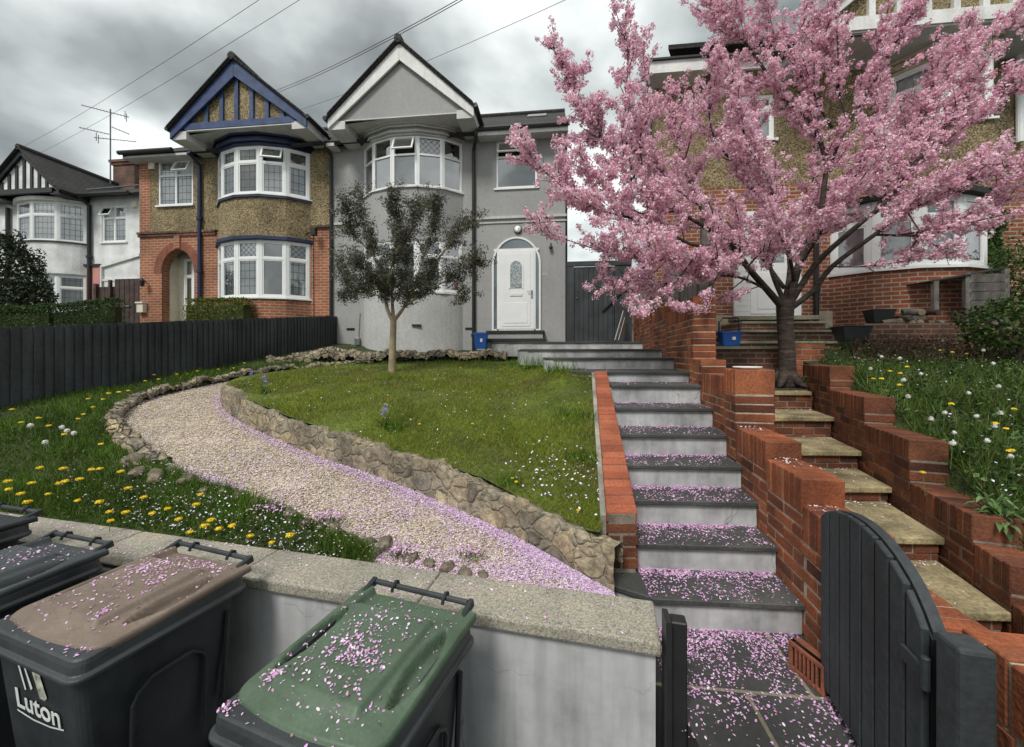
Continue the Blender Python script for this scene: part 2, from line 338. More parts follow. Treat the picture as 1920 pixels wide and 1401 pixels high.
# ---------------------------------------------------------------- mesh helpers
def tag(o, label=None, cat=None, group=None, kind=None):
    if label: o['label'] = label
    if cat: o['category'] = cat
    if group: o['group'] = group
    if kind: o['kind'] = kind
    return o
def rootpos(p):
    while p.parent: p = p.parent
    return p.location.copy()
def empty(name, loc, label, cat, group=None, rz=0):
    o = bpy.data.objects.new(name, None); COL.objects.link(o); o.empty_display_size = .1
    o.location = loc; o.rotation_euler = (0, 0, rz); return tag(o, label, cat, group)
def set_uv(me):
    n = len(me.loops)
    if n == 0: return
    uv = me.uv_layers.new(name='UVMap')
    co = np.empty(len(me.vertices)*3); me.vertices.foreach_get('co', co); co = co.reshape(-1, 3)
    li = np.empty(n, np.int32); me.loops.foreach_get('vertex_index', li)
    nf = len(me.polygons); fn = np.empty(nf*3); me.polygons.foreach_get('normal', fn); fn = fn.reshape(-1, 3)
    ls = np.empty(nf, np.int32); me.polygons.foreach_get('loop_total', ls)
    nn = np.repeat(fn, ls, axis=0)
    u = np.stack([-nn[:, 1], nn[:, 0], np.zeros(n)], 1); ln = np.linalg.norm(u, axis=1)
    flat = ln < .12; u[flat] = (1, 0, 0); ln[flat] = 1; u /= ln[:, None]
    v = np.cross(nn, u); v[flat] = (0, 1, 0)
    c = co[li]
    a = np.stack([(c*u).sum(1), (c*v).sum(1)], 1)
    uv.data.foreach_set('uv', a.ravel().astype(np.float32))
class MB:
    def __init__(s): s.v = []; s.f = []
    def poly(s, pts):
        i = len(s.v); s.v += [tuple(p) for p in pts]; s.f.append(tuple(range(i, i+len(pts)))); return s
    def hexa(s, p):   # 8 corners: bottom 4 then top 4
        i = len(s.v); s.v += [tuple(q) for q in p]
        for f in ((0, 3, 2, 1), (4, 5, 6, 7), (0, 1, 5, 4), (1, 2, 6, 5), (2, 3, 7, 6), (3, 0, 4, 7)): s.f.append(tuple(i+k for k in f))
        return s
    def box(s, x0, x1, y0, y1, z0, z1):
        return s.hexa([(x0, y0, z0), (x1, y0, z0), (x1, y1, z0), (x0, y1, z0), (x0, y0, z1), (x1, y0, z1), (x1, y1, z1), (x0, y1, z1)])
    def obox(s, o, a, b, c):
        o, a, b, c = Vector(o), Vector(a), Vector(b), Vector(c)
        return s.hexa([o, o+a, o+a+b, o+b, o+c, o+a+c, o+a+b+c, o+b+c])
    def prism(s, poly, z0, z1):   # poly: plan points, z values or lists
        n = len(poly); i = len(s.v)
        zz0 = z0 if isinstance(z0, (list, tuple)) else [z0]*n; zz1 = z1 if isinstance(z1, (list, tuple)) else [z1]*n
        s.v += [(p[0], p[1], z) for p, z in zip(poly, zz0)] + [(p[0], p[1], z) for p, z in zip(poly, zz1)]
        s.f.append(tuple(reversed(range(i, i+n)))); s.f.append(tuple(range(i+n, i+2*n)))
        for k in range(n): j = (k+1) % n; s.f.append((i+k, i+j, i+n+j, i+n+k))
        return s
    def bar(s, A, B, w, h, up=(0, 0, 1)):   # centred bar from A to B
        A, B = Vector(A), Vector(B); t = (B-A).normalized(); up = Vector(up)
        if abs(t.dot(up)) > .98: up = Vector((0, 1, 0))
        x = t.cross(up).normalized(); y = x.cross(t).normalized()
        return s.obox(A - x*w/2 - y*h/2, x*w, B-A, y*h)
    def tube(s, pts, r, n=8, cap=True):
        pts = [Vector(p) for p in pts]; rr = r if isinstance(r, (list, tuple)) else [r]*len(pts); base = len(s.v)
        prev = None
        for k, p in enumerate(pts):
            t = (pts[min(k+1, len(pts)-1)] - pts[max(k-1, 0)]).normalized()
            if prev is None:
                x = t.cross(Vector((0, 0, 1)))
                if x.length < .1: x = t.cross(Vector((1, 0, 0)))
            else: x = prev - t*prev.dot(t)
            x.normalize(); prev = x; y = t.cross(x)
            for q in range(n):
                a = 2*math.pi*q/n; s.v.append(tuple(p + (x*math.cos(a)+y*math.sin(a))*rr[k]))
        for k in range(len(pts)-1):
            for q in range(n):
                a = base+k*n+q; b = base+k*n+(q+1) % n; s.f.append((a, b, b+n, a+n))
        if cap:
            s.f.append(tuple(reversed(range(base, base+n)))); e = base+(len(pts)-1)*n; s.f.append(tuple(range(e, e+n)))
        return s
    def lathe(s, c, prof, n=16):
        base = len(s.v); c = Vector(c)
        for r, z in prof:
            for q in range(n): a = 2*math.pi*q/n; s.v.append((c.x+r*math.cos(a), c.y+r*math.sin(a), c.z+z))
        for k in range(len(prof)-1):
            for q in range(n): a = base+k*n+q; b = base+k*n+(q+1) % n; s.f.append((a, b, b+n, a+n))
        s.f.append(tuple(reversed(range(base, base+n)))); e = base+(len(prof)-1)*n; s.f.append(tuple(range(e, e+n)))
        return s
    def rings(s, R, cap0=True, cap1=True):
        base = len(s.v); n = len(R[0])
        for r in R: s.v += [tuple(p) for p in r]
        for k in range(len(R)-1):
            for q in range(n): a = base+k*n+q; b = base+k*n+(q+1) % n; s.f.append((a, b, b+n, a+n))
        if cap0: s.f.append(tuple(reversed(range(base, base+n))))
        if cap1: e = base+(len(R)-1)*n; s.f.append(tuple(range(e, e+n)))
        return s
    def grid(s, G):
        base = len(s.v); h = len(G); w = len(G[0])
        for r in G: s.v += [tuple(p) for p in r]
        for i in range(h-1):
            for j in range(w-1): a = base+i*w+j; s.f.append((a, a+1, a+w+1, a+w))
        return s
    SPLIT = {'post', 'side_rib', 'string_course', 'plinth', 'handle_lug', 'hinge_clip', 'doorstep', 'step_riser', 'side_wall', 'bargeboard', 'gable_timber', 'chimney_pot', 'frame', 'notice_board', 'air_vent', 'fascia', 'corner_post', 'lean_to_trim'}
    def build(s, name, mat, parent=None, smooth=False, bevel=0, local=False, recalc=True):
        if name in MB.SPLIT:
            par = list(range(len(s.v)))
            def find(i):
                while par[i] != i: par[i] = par[par[i]]; i = par[i]
                return i
            for f in s.f:
                r0 = find(f[0])
                for k in f[1:]: par[find(k)] = r0
            comp = {}
            for f in s.f: comp.setdefault(find(f[0]), []).append(f)
            if len(comp) > 1:
                o = None
                for fs in comp.values():
                    m = MB(); mp = {}
                    for f in fs:
                        for k in f:
                            if k not in mp: mp[k] = len(m.v); m.v.append(s.v[k])
                        m.f.append(tuple(mp[k] for k in f))
                    o = m.build0(name, mat, parent, smooth, bevel, local, recalc)
                return o
        return s.build0(name, mat, parent, smooth, bevel, local, recalc)
    def build0(s, name, mat, parent=None, smooth=False, bevel=0, local=False, recalc=True):
        me = bpy.data.meshes.new(name); V = np.array(s.v, dtype=float).reshape(-1, 3)
        if parent is not None: off = Vector((0, 0, 0)) if local else rootpos(parent)
        elif local: off = Vector((0, 0, 0))
        else:
            mn, mx = V.min(0), V.max(0); off = Vector(((mn[0]+mx[0])/2, (mn[1]+mx[1])/2, mn[2]))
        V = V - np.array(off)
        me.from_pydata(V.tolist(), [], s.f)
        if recalc:
            bm = bmesh.new(); bm.from_mesh(me); bmesh.ops.recalc_face_normals(bm, faces=bm.faces); bm.to_mesh(me); bm.free()
        set_uv(me); me.materials.append(MATS[mat])
        if smooth:
            me.polygons.foreach_set('use_smooth', [True]*len(me.polygons))
        o = bpy.data.objects.new(name, me); COL.objects.link(o)
        if parent is not None: o.parent = parent
        else: o.location = off
        if bevel:
            b = o.modifiers.new('bevel', 'BEVEL'); b.width = bevel; b.segments = 2 if bevel > .006 else 1; b.limit_method = 'ANGLE'; b.angle_limit = math.radians(40)
        return o
def npobj(name, V, k, mat, parent=None, loc=None):
    """V: (M*k,3) points, each k of them a face"""
    V = np.asarray(V, dtype=np.float32).reshape(-1, 3); M = len(V)//k
    if parent is not None: off = np.array(rootpos(parent))
    else: off = V.mean(0) if loc is None else np.array(loc)
    V = V - off.astype(np.float32)
    me = bpy.data.meshes.new(name); me.vertices.add(len(V)); me.vertices.foreach_set('co', V.ravel())
    me.loops.add(len(V)); me.loops.foreach_set('vertex_index', np.arange(len(V), dtype=np.int32))
    me.polygons.add(M); me.polygons.foreach_set('loop_start', np.arange(0, M*k, k, dtype=np.int32))
    try: me.polygons.foreach_set('loop_total', np.full(M, k, dtype=np.int32))
    except Exception: pass
    me.update(calc_edges=True); me.validate(); me.materials.append(MATS[mat])
    o = bpy.data.objects.new(name, me); COL.objects.link(o)
    if parent is not None: o.parent = parent
    else: o.location = off
    return o
def unit(v): return v/np.maximum(np.linalg.norm(v, axis=-1, keepdims=True), 1e-9)
def leafquads(C, size, aspect=.5, nrm=None, spread=1.0):
    """random little leaf shapes (rhombs) round the points C"""
    n = len(C); a = unit(RNG.normal(size=(n, 3)))
    if nrm is not None: a = unit(a*spread + nrm)
    t = unit(np.cross(a, RNG.normal(size=(n, 3)))); b = np.cross(a, t)
    s = (size*RNG.uniform(.6, 1.3, n))[:, None] if np.isscalar(size) else (size*RNG.uniform(.7, 1.2, n))[:, None]
    q = np.stack([C-t*s, C-b*s*aspect, C+t*s, C+b*s*aspect], 1)
    return q.reshape(-1, 3)
def hexpetals(C, r, tilt=.35, nrm=(0, 0, 1)):
    n = len(C); a = unit(RNG.normal(size=(n, 3))*tilt + np.array(nrm))
    t = unit(np.cross(a, RNG.normal(size=(n, 3)))); b = np.cross(a, t)
    s = (r*RNG.uniform(.45, 1.3, n))[:, None]
    pts = []
    for ang, rad in ((0, 1.15), (60, .85), (125, .8), (180, 1.0), (235, .8), (300, .85)):
        w = math.radians(ang); pts.append(C + t*s*rad*math.cos(w) + b*s*rad*.8*math.sin(w))
    return np.stack(pts, 1).reshape(-1, 3)
def blades(C, h, w, lean=.5, dirs=None):
    n = len(C); ang = RNG.uniform(0, 2*math.pi, n); t = np.stack([np.cos(ang), np.sin(ang), np.zeros(n)], 1)
    l = RNG.normal(size=(n, 3))*lean; l[:, 2] = 1; l = unit(l); hh = (h*RNG.uniform(.45, 1.25, n))[:, None]
    ww = (w*RNG.uniform(.7, 1.3, n))[:, None]
    return np.stack([C-t*ww, C+t*ww, C+l*hh], 1).reshape(-1, 3)
def inpoly(pts, poly):
    x, y = pts[:, 0], pts[:, 1]; c = np.zeros(len(pts), bool); n = len(poly)
    for i in range(n):
        x0, y0 = poly[i]; x1, y1 = poly[(i+1) % n]
        if y0 == y1: continue
        c ^= ((y0 > y) != (y1 > y)) & (x < (x1-x0)*(y-y0)/(y1-y0)+x0)
    return c
def distline(pts, line):
    best = np.full(len(pts), 1e9)
    for i in range(len(line)-1):
        a = np.array(line[i]); b = np.array(line[i+1]); ab = b-a
        if ab@ab < 1e-12: continue
        t = np.clip(((pts-a)@ab)/(ab@ab), 0, 1); best = np.minimum(best, np.linalg.norm(pts-(a+t[:, None]*ab), axis=1))
    return best
def resample(pts, step):
    out = [pts[0]]
    for i in range(len(pts)-1):
        a, b = Vector(pts[i]), Vector(pts[i+1]); n = max(1, int((b-a).length/step))
        for k in range(1, n+1): out.append(tuple(a.lerp(b, k/n)))
    return out
def smoothline(pts, it=2):
    for _ in range(it):
        o = [pts[0]]
        for i in range(len(pts)-1):
            a, b = Vector(pts[i]), Vector(pts[i+1]); o += [tuple(a.lerp(b, .25)), tuple(a.lerp(b, .75))]
        o.append(pts[-1]); pts = o
    return pts
def adnp(a, d, z): return np.stack([a*CT-d*ST, d*CT+a*ST, z], 1)
# ================================================================ GROUND LEVELS
def zp(d): return np.interp(d, [1.0, 2.0, 2.38, 3.0, 3.5, 4.3, 5.2, 6.8, 9.0, 10.5, 16, 60], [.05, .10, .18, .40, .58, .75, .95, 1.14, 1.48, 1.70, 2.9, 6])
def zl(d): return np.interp(d, [2.4, 2.7, 3.0, 3.95, 4.8, 6, 7, 8.6, 10], [.44, .52, .68, .93, 1.12, 1.22, 1.30, 1.50, 1.62])
def zl2(a, d):
    a = np.asarray(a, float); d = np.asarray(d, float); ze = np.interp(d, [2.6, 4.75, 6, 8.6], [.50, 1.345, 1.42, 1.50]); w = np.clip((a+.35)/1.15, 0, 1); w = w*w*(3-2*w)
    return zl(d)*(1-w) + np.maximum(ze, zl(d))*w
def ztopR(d): return np.interp(d, [2.08, 2.081, 2.34, 2.341, 2.95, 2.951, 3.63, 3.631, 4.40, 4.401, 5.3, 5.5], [.31, .50, .50, .66, .66, .97, .97, 1.215, 1.215, 1.47, 1.47, 1.5])
def zr(d): return np.interp(d, [1.5, 2.2, 2.95, 3.6, 4.4, 5.3, 6.3, 7.0, 8.5, 12], [.25, .50, .86, 1.10, 1.34, 1.46, 1.72, 1.98, 2.20, 2.3])
def solve(px, py, zf):
    lo, hi = 1.0, 14.0
    g = lambda d: EYE + (665-py)/750*d - float(zf(d))
    for _ in range(50):
        m = (lo+hi)/2
        if g(m) > 0: lo = m
        else: hi = m
    return ((px-960)/750*lo, lo)
def aL(d): return 1.663 + .179*(d-2.31)      # left face of the wall between the two flights
def aR(d): return 1.781 + .39*d              # left face of the far right wall
inner = [solve(x, y, zp) for x, y in [(1150, 1114), (1060, 1060), (960, 1005), (860, 958), (760, 915), (660, 880), (560, 845), (480, 808), (430, 780), (411, 758), (416, 740), (440, 725), (490, 712), (545, 704)]]
outer = [solve(x, y, zp) for x, y in [(700, 1045), (620, 1000), (540, 965), (440, 925), (330, 890), (245, 862), (208, 830), (196, 803), (212, 775), (275, 748), (360, 729), (430, 715), (500, 702), (545, 697)]]
inner = [p[:2] for p in smoothline([(*p, 0) for p in inner], 2)]; outer = [p[:2] for p in smoothline([(*p, 0) for p in outer], 2)]
PATH = inner + outer[::-1] + [(-.85, 2.29), (.4, 1.99), (.62, 2.2)]
def fence_a(d): return -4.78 - (10.6-d)*.2035
def wall_d(a): return 1.727 + (.645-a)*.241   # front face line of the low front wall
# lawn outline: behind the stone wall, then along the side wall of the steps
def offs(line, k):
    out = []
    for i, p in enumerate(line):
        a = Vector(line[max(i-1, 0)]); b = Vector(line[min(i+1, len(line)-1)]); t = (b-a).normalized()
        out.append((p[0]+t.y*k, p[1]-t.x*k))
    return out
wall_in = offs(inner, .07)
LAWN = [p for p in wall_in if p[1] > 2.50] + [solve(x, y, zl) for x, y in [(640, 684), (760, 682), (900, 679), (1040, 677), (1085, 684)]] + [(.945, 4.75), (.87, 4.3), (.768, 3.7), (.682, 3.2), (.588, 2.60)]

def groundz(a, d):
    a = np.asarray(a, float); d = np.asarray(d, float); z = zp(d) + .04
    fa = -4.78-(10.6-d)*.2035; z = z + np.clip(1-(a-fa)/1.5, 0, 1)*.10
    z = z + np.array([noise.noise(Vector((x*1.7, y*1.7, 0)))*.03 for x, y in zip(a, d)])
    t = np.maximum(d-(1.727+(.645-a)*.241)-.25, 0); return np.minimum(z, .315 + t*.35 + .7*np.maximum(t-.45, 0))
# terrain sheet of the garden
def ground_mesh():
    As = np.concatenate([np.arange(-40, -9, 2.0), np.arange(-9, 1.3, .09), np.arange(1.3, 60, 1.2)])
    V = []; rows = np.concatenate([np.arange(0, 9.5, .09), np.arange(9.5, 16, .6), np.arange(16, 140, 8.0)])
    path = np.array(PATH); mb = MB(); G = []
    for r in rows:
        row = []
        for a in As:
            d = min(max(wall_d(a) + .22, 1.5), 9) + r
            row.append((a, d))
        G.append(row)
    flat = np.array(G).reshape(-1, 2)
    ip = inpoly(flat, PATH); dist = distline(flat, inner) ; dist2 = distline(flat, outer)
    z = zp(flat[:, 1]).copy(); left = flat[:, 0] < .6
    z = np.where(left & ~ip & (dist > .12), groundz(flat[:, 0], flat[:, 1]), z-.05)
    # lawn and steps regions sit lower than the meshes laid on them
    il = inpoly(flat, LAWN); z = np.where(il, z-.05, z)
    right = flat[:, 0] > .6
    z = np.where(right, np.minimum(z, zp(flat[:, 1])-.22), z)
    z = np.where(flat[:, 1] < 2.6, np.where(right, -.12, z), z)
    z = np.where(ip & (flat[:, 1] < 3), z, z)
    W = adnp(flat[:, 0], flat[:, 1], z).reshape(len(rows), len(As), 3)
    mb.grid([[tuple(p) for p in r] for r in W])
    o = mb.build('ground', 'bank_ground', smooth=True, recalc=False); tag(o, kind='structure')
ground_mesh()
mb = MB(); mb.poly([AD(-60, -30, -.52), AD(60, -30, -.52), AD(60, 1.50, -.52), AD(.9, 1.50, -.52), AD(.7, 1.95, -.52), AD(-60, 16.6, -.52)])
tag(mb.build('pavement', 'asphalt', recalc=False), kind='structure')
# gravel path
def poly_sheet(name, poly, zf, mat, step=.07, lift=0, nz=.012, two=False):
    P_ = np.array(poly); mn = P_.min(0); mx = P_.max(0)
    from mathutils.geometry import delaunay_2d_cdt
    b = resample([(p[0], p[1], 0) for p in poly+[poly[0]]], .08)[:-1]
    pts = [Vector((p[0], p[1])) for p in b]; nb = len(pts)
    g = np.array([(x, y) for x in np.arange(mn[0], mx[0], step) for y in np.arange(mn[1], mx[1], step)])
    g = g[inpoly(g, poly)]
    if len(g): g = g[distline(g, poly+[poly[0]]) > step*.5]
    pts += [Vector((float(p[0]), float(p[1]))) for p in g]
    vo, eo, fo, *_ = delaunay_2d_cdt(pts, [], [list(range(nb))], 1, 1e-5)
    mb = MB(); mb.v = [tuple(AD(v.x, v.y, float(zf(v.x, v.y) if two else zf(v.y)) + lift + nz*noise.noise(Vector((v.x*4, v.y*4, 1))))) for v in vo]; mb.f = [tuple(f) for f in fo]
    o = mb.build(name, mat, smooth=True)
    return o
tag(poly_sheet('gravel_path', PATH, zp, 'gravel_bed', lift=.0), kind='structure')
tag(poly_sheet('lawn', LAWN, zl2, 'lawn_ground', lift=-.01, nz=.02, two=True), kind='structure')
# slab path inside the gate
mb = MB(); mb.prism([AD(.765, 1.35), AD(1.50, 1.35), AD(aL(2.4), 2.42), AD(.66, 2.42), AD(.66, 1.95), AD(.765, 1.90)], -.5, 0)
tag(mb.build('slab_path', 'slate_slab'), kind='structure')

# ================================================================ LOW FRONT WALL
def stone_quads_wall(): pass
wr = empty('front_wall', AD(-1.5, 2.3, -.52), 'low pale cement rendered front wall with a concrete coping, running behind the wheelie bins', 'wall')
dirw = Vector((-.972, .234)); nb = Vector((.234, .972))
def wline(s, off): p = Vector((.645, 1.727)) + dirw*s + nb*off; return AD(p.x, p.y)
mb = MB(); mb.prism([wline(.02, .035), wline(7, .035), wline(7, .28), wline(.02, .28)], -.52, .285); mb.build('rendered_wall', 'cement_wall', wr)
cop = MB(); cuts = [0, 1.16, 2.28, 3.42, 4.5, 5.6, 7.0]
for i in range(6):
    s0, s1 = cuts[i]+(.002 if i else 0), cuts[i+1]-.002
    cop.prism([wline(s0, 0), wline(s1, 0), wline(s1, .315), wline(s0, .315)], .288, .352 + (.002 if i % 2 else 0))
cop.build('coping', 'coping_concrete', wr, bevel=.012)

# ================================================================ BRICKWORK
def brickrun(bm_, mm, A, B, nrm, thick, z0, z1, sold=.205, cop=None, bl=.225, jit=.0022, endgap=True):
    """bricks from plan point A to B; the wall spans thick along nrm; top course of upright bricks"""
    A = Vector((A[0], A[1], 0)); B = Vector((B[0], B[1], 0)); nrm = Vector((nrm[0], nrm[1], 0)).normalized(); u = B-A; Ln = u.length; u = u/Ln
    R = random.uniform
    mm.obox(A + nrm*.006 + u*.005 + Vector((0, 0, z0)), u*(Ln-.012), nrm*(thick-.014), Vector((0, 0, z1-z0-.008)))
    top = z1
    if sold:
        n = max(1, round(Ln/.075)); w = Ln/n
        for k in range(n):
            j = R(-jit, jit); (cop or bm_).obox(A + u*(k*w+.004) + nrm*(j) + Vector((0, 0, z1-sold)), u*(w-.011), nrm*(thick), Vector((0, 0, sold+R(-.003, .003))))
        top = z1-sold-.009
    nc = int((top-z0)/.075)+1
    for c in range(nc):
        zt = top - c*.075; zb = max(zt-.0645, z0)
        if zt - zb < .02: break
        x = 0.0; x0 = -(bl/2 if c % 2 else 0)
        while x0 < Ln-.01:
            xa = max(x0, 0)+.0; xb = min(x0+bl-.012, Ln)
            if xb-xa > .03:
                j = R(-jit, jit)*1.6; r1, r2, r3 = R(-.0025, .0025), R(-.0025, .0025), R(-.003, .003)
                bm_.obox(A + u*(xa+r1) + nrm*j + Vector((0, 0, zb+r2)), u*(xb-xa-abs(r1)) + Vector((0, 0, r3*.8)), nrm*thick, Vector((0, 0, zt-zb-abs(r2))))
            x0 += bl
def wallseg(bm_, mm, cop, fa, d0, d1, z0, z1, thick=.225, sold=.205):
    A = AD(fa(d0), d0); B = AD(fa(d1), d1); t = (B-A).normalized(); n = Vector((t.y, -t.x, 0))
    brickrun(bm_, mm, A, B, n, thick, z0, z1, sold, cop)
# wall between the flights
r = empty('stepped_brick_wall', AD(2.2, 4.2, 0), 'long red brick wall stepping up between the grey steps and the sandstone steps', 'brick wall')
bmk, mtr, cp = MB(), MB(), MB()
for d0, d1, z0, z1, th, so in [(.72, 1.33, -.2, .70, .225, .205), (1.33, 1.93, -.1, .60, .225, .205), (1.93, 2.29, -.1, .74, .225, .205), (2.29, 2.74, 0, .89, .225, .205), (2.74, 3.30, .1, 1.005, .225, .205),
        (3.30, 3.56, .3, 1.475, .30, .205), (3.56, 4.25, .4, 1.41, .225, .205), (4.25, 4.575, .6, 1.545, .25, 0), (4.575, 4.815, .6, 2.265, .25, .10),
        (4.815, 6.1, .8, 2.22, .225, .205), (6.1, 7.4, 1.2, 2.35, .225, .205), (7.4, 8.7, 1.4, 2.47, .225, .205), (8.7, 10.0, 1.5, 2.62, .225, .205)]:
    wallseg(bmk, mtr, cp, aL, d0, d1, z0, z1, th, so)
bmk.build('brickwork', 'brick_real', r, bevel=.004); mtr.build('mortar', 'mortar', r); cp.build('coping', 'brick_real', r, bevel=.005)
# pale saucer cap on the pier
mb = MB(); mb.lathe(AD(aL(3.42)+.15, 3.42, 1.477), [(.06, 0), (.10, .006), (.115, .018), (.11, .022), (.09, .014), (.0, .012)], 20)
tag(mb.build('saucer', 'lamp_white', smooth=True), 'white saucer lying on top of the square brick pier', 'saucer')
# right-hand wall of the sandstone flight
r = empty('terraced_brick_wall', AD(3.3, 3.6, 0), 'dark red brick wall stepping up on the right of the sandstone steps, against the wild grass', 'brick wall')
bmk, mtr, cp = MB(), MB(), MB()
for d0, d1, z0, z1 in [(1.3, 2.08, -.2, .31), (2.08, 2.34, -.1, .50), (2.34, 2.95, 0, .66), (2.95, 3.63, .2, .97), (3.63, 4.40, .4, 1.215), (4.40, 5.30, .6, 1.47)]:
    wallseg(bmk, mtr, cp, aR, d0, d1, z0, z1, .225, .15)
bmk.build('brickwork', 'brick_dark', r, bevel=.004); mtr.build('mortar', 'mortar_dark', r); cp.build('coping', 'brick_dark', r, bevel=.005)

# ================================================================ GREY STEPS
st = empty('grey_steps', AD(1.3, 3.4, 0), 'flight of pale grey rendered steps with dark slate treads, strewn with pink petals', 'steps')
lz = [.183, .36, .541, .717, .90, 1.08, 1.273, 1.398, 1.555, 1.69, 1.875]
ld = [2.31, 2.62, 2.91, 3.20, 3.52, 3.90, 4.30, 4.78, 5.55, 6.4, 8.5]
def lft(i, d): return .815 + .149*(d-2.6)
STEP = []
for i in range(11):
    d0 = ld[i]; d1 = ld[i+1] if i < 10 else 10.3
    xr0, xr1 = aL(d0)-.004, aL(d1+.05)-.004
    if i == 10: xr1 = aL(9.9)-.004
    dy = -.045   # nosings lean slightly: the right end comes nearer
    if i == 0: pl = [(.60, 2.47), (.83, 2.32), (xr0-.0, d0-.05), (xr1, d1+.03), (.64, d1+.03)]
    elif i < 7: pl = [(lft(i, d0), d0), (xr0, d0-.05), (xr1, d1+.03), (lft(i, d1), d1+.03)]
    else:
        pa = {7: (1062, 700), 8: (1022, 676), 9: (975, 662), 10: (951, 645)}[i]
        al = (pa[0]-960)/750*d0
        fr_ = (pa[0]-960)/750
        if i == 10: pl = [(al, d0+.2), (al+.5, d0), (xr0, d0-.05), (xr1, 9.95), (2.0, 10.3), (-.85, 10.45), (-.3, 9.2)]
        else: pl = [(fr_*(d0+.3), d0+.3), (al+.12, d0+.04), (al+.5, d0), (xr0, d0-.05), (xr1, d1+.1), (fr_*(d1+.3)-.05, d1+.3)]
    STEP.append(pl)
    W = [AD(*p) for p in pl]
    # tread slab with an overhang, riser below set back
    c = sum((Vector(p) for p in pl), Vector((0, 0)))/len(pl)
    th = .032
    tr = MB().prism(W, lz[i]-th, lz[i]); tr.build('tread', 'tread_slate', st, bevel=.005)
    back = [(p[0], p[1] + (.028 if k <= (2 if i == 0 else (2 if i > 6 else 1)) + (1 if i in (7, 8, 9) else 0) else 0)) for k, p in enumerate(pl)]
    zb = (lz[i-1] if i else 0) - .03
    MB().prism([AD(*p) for p in back], zb-.1 if i > 6 else zb, lz[i]-th-.001).build('riser', 'riser_render', st)
# side wall with the orange brick-on-edge coping
r = empty('brick_side_wall', AD(.8, 3.2, .1), 'low side wall of the grey steps with a sloping bright orange brick coping', 'brick wall')
A0 = Vector((.615, 2.60)); A1 = Vector((.985, 4.75)); B0 = Vector((.815, 2.60)); B1 = Vector((1.125, 4.75))
z0, z1 = .57, 1.405; n = 27; cb = MB()
for k in range(n):
    t0, t1 = (k+.05)/n, (k+.93)/n; j = random.uniform(-.003, .003)
    p = [A0.lerp(A1, t0), B0.lerp(B1, t0), B0.lerp(B1, t1), A0.lerp(A1, t1)]; zz = [lerp(z0, z1, t0), lerp(z0, z1, t0), lerp(z0, z1, t1), lerp(z0, z1, t1)]
    cb.hexa([AD(q.x, q.y, z-.065) for q, z in zip(p, zz)] + [AD(q.x, q.y, z+j) for q, z in zip(p, zz)])
cb.build('coping', 'brick_ramp', r, bevel=.004)
ins = Vector((.012, 0)); 
mb = MB(); mb.hexa([AD(*(A0+ins), .16), AD(*(B0-ins), .16), AD(*(B1-ins), .9), AD(*(A1+ins), .9), AD(*(A0+ins), z0-.008), AD(*(B0-ins), z0-.008), AD(*(B1-ins), z1-.008), AD(*(A1+ins), z1-.008)])
mb.build('mortar', 'mortar_dark', r)
pb, pm = MB(), MB()
brickrun(pb, pm, AD(.613, 2.597), AD(.819, 2.597), AD(0, 1)-AD(0, 0), .03, .185, .50, 0, None, .215)
pb.build('pier_brickwork', 'brick_dark', r, bevel=.003)
mb = MB(); mb.hexa([AD(.575, 2.60, .2), AD(.612, 2.60, .2), AD(.982, 4.75, .9), AD(.945, 4.75, .9), AD(.575, 2.60, .555), AD(.612, 2.60, .555), AD(.982, 4.75, 1.39), AD(.945, 4.75, 1.39)])
mb.build('concrete_edging', 'concrete_strip', r)

# ================================================================ SANDSTONE STEPS (next door)
st2 = empty('sandstone_steps', AD(2.9, 3.6, .2), 'flight of brick steps with worn yellow sandstone treads between two brick walls', 'steps')
sd = [2.10, 2.60, 3.20, 3.70, 4.30, 4.87]; sz = [.26, .42, .545, .712, .93, 1.15]
RBK = MB(); RMO = MB(); STEP2 = []
for i in range(6):
    d0 = sd[i]; d1 = sd[i+1] if i < 5 else 5.12
    pl = [(aL(d0)+.232, d0), (aR(d0)-.012, d0-.03), (aR(d1)-.012, d1+.05), (aL(d1)+.232, d1+.05)]; STEP2.append(pl)
    if i == 5: pl = [(3.02, d0), (aR(d0)-.05, d0-.03), (aR(5.12)-.05, 5.1), (3.06, 5.1)]
    MB().prism([AD(*p) for p in pl], sz[i]-.045, sz[i]).build('tread', 'sandstone', st2, bevel=.007)
    bk, mo = MB(), MB(); A = AD(aL(d0)+.233, d0+.03); B = AD(aR(d0)-.02, d0+.0)
    t = (B-A).normalized(); brickrun(bk, mo, A, B, (-t.y, t.x), .11, (sz[i-1] if i else 0)-.02, sz[i]-.046, 0, None)
    q = bk.build('riser', 'brick_dark', st2, bevel=.003); mo.build('mortar', 'mortar_dark', q)
mb = MB(); mb.prism([AD(aL(1.2)+.23, 1.2), AD(aR(1.2), 1.2), AD(aR(2.2), 2.15), AD(aL(2.2)+.23, 2.15)], -.5, .07); tag(mb.build('lower_path', 'sandstone'), kind='structure')
# planting bed under the cherry tree and terraces up to the neighbour's door
mb = MB(); mb.prism([AD(2.45, 5.06), AD(3.72, 5.02), AD(3.9, 5.75), AD(2.75, 5.75)], .9, 1.165)
tag(mb.build('tree_bed', 'soil'), kind='structure')
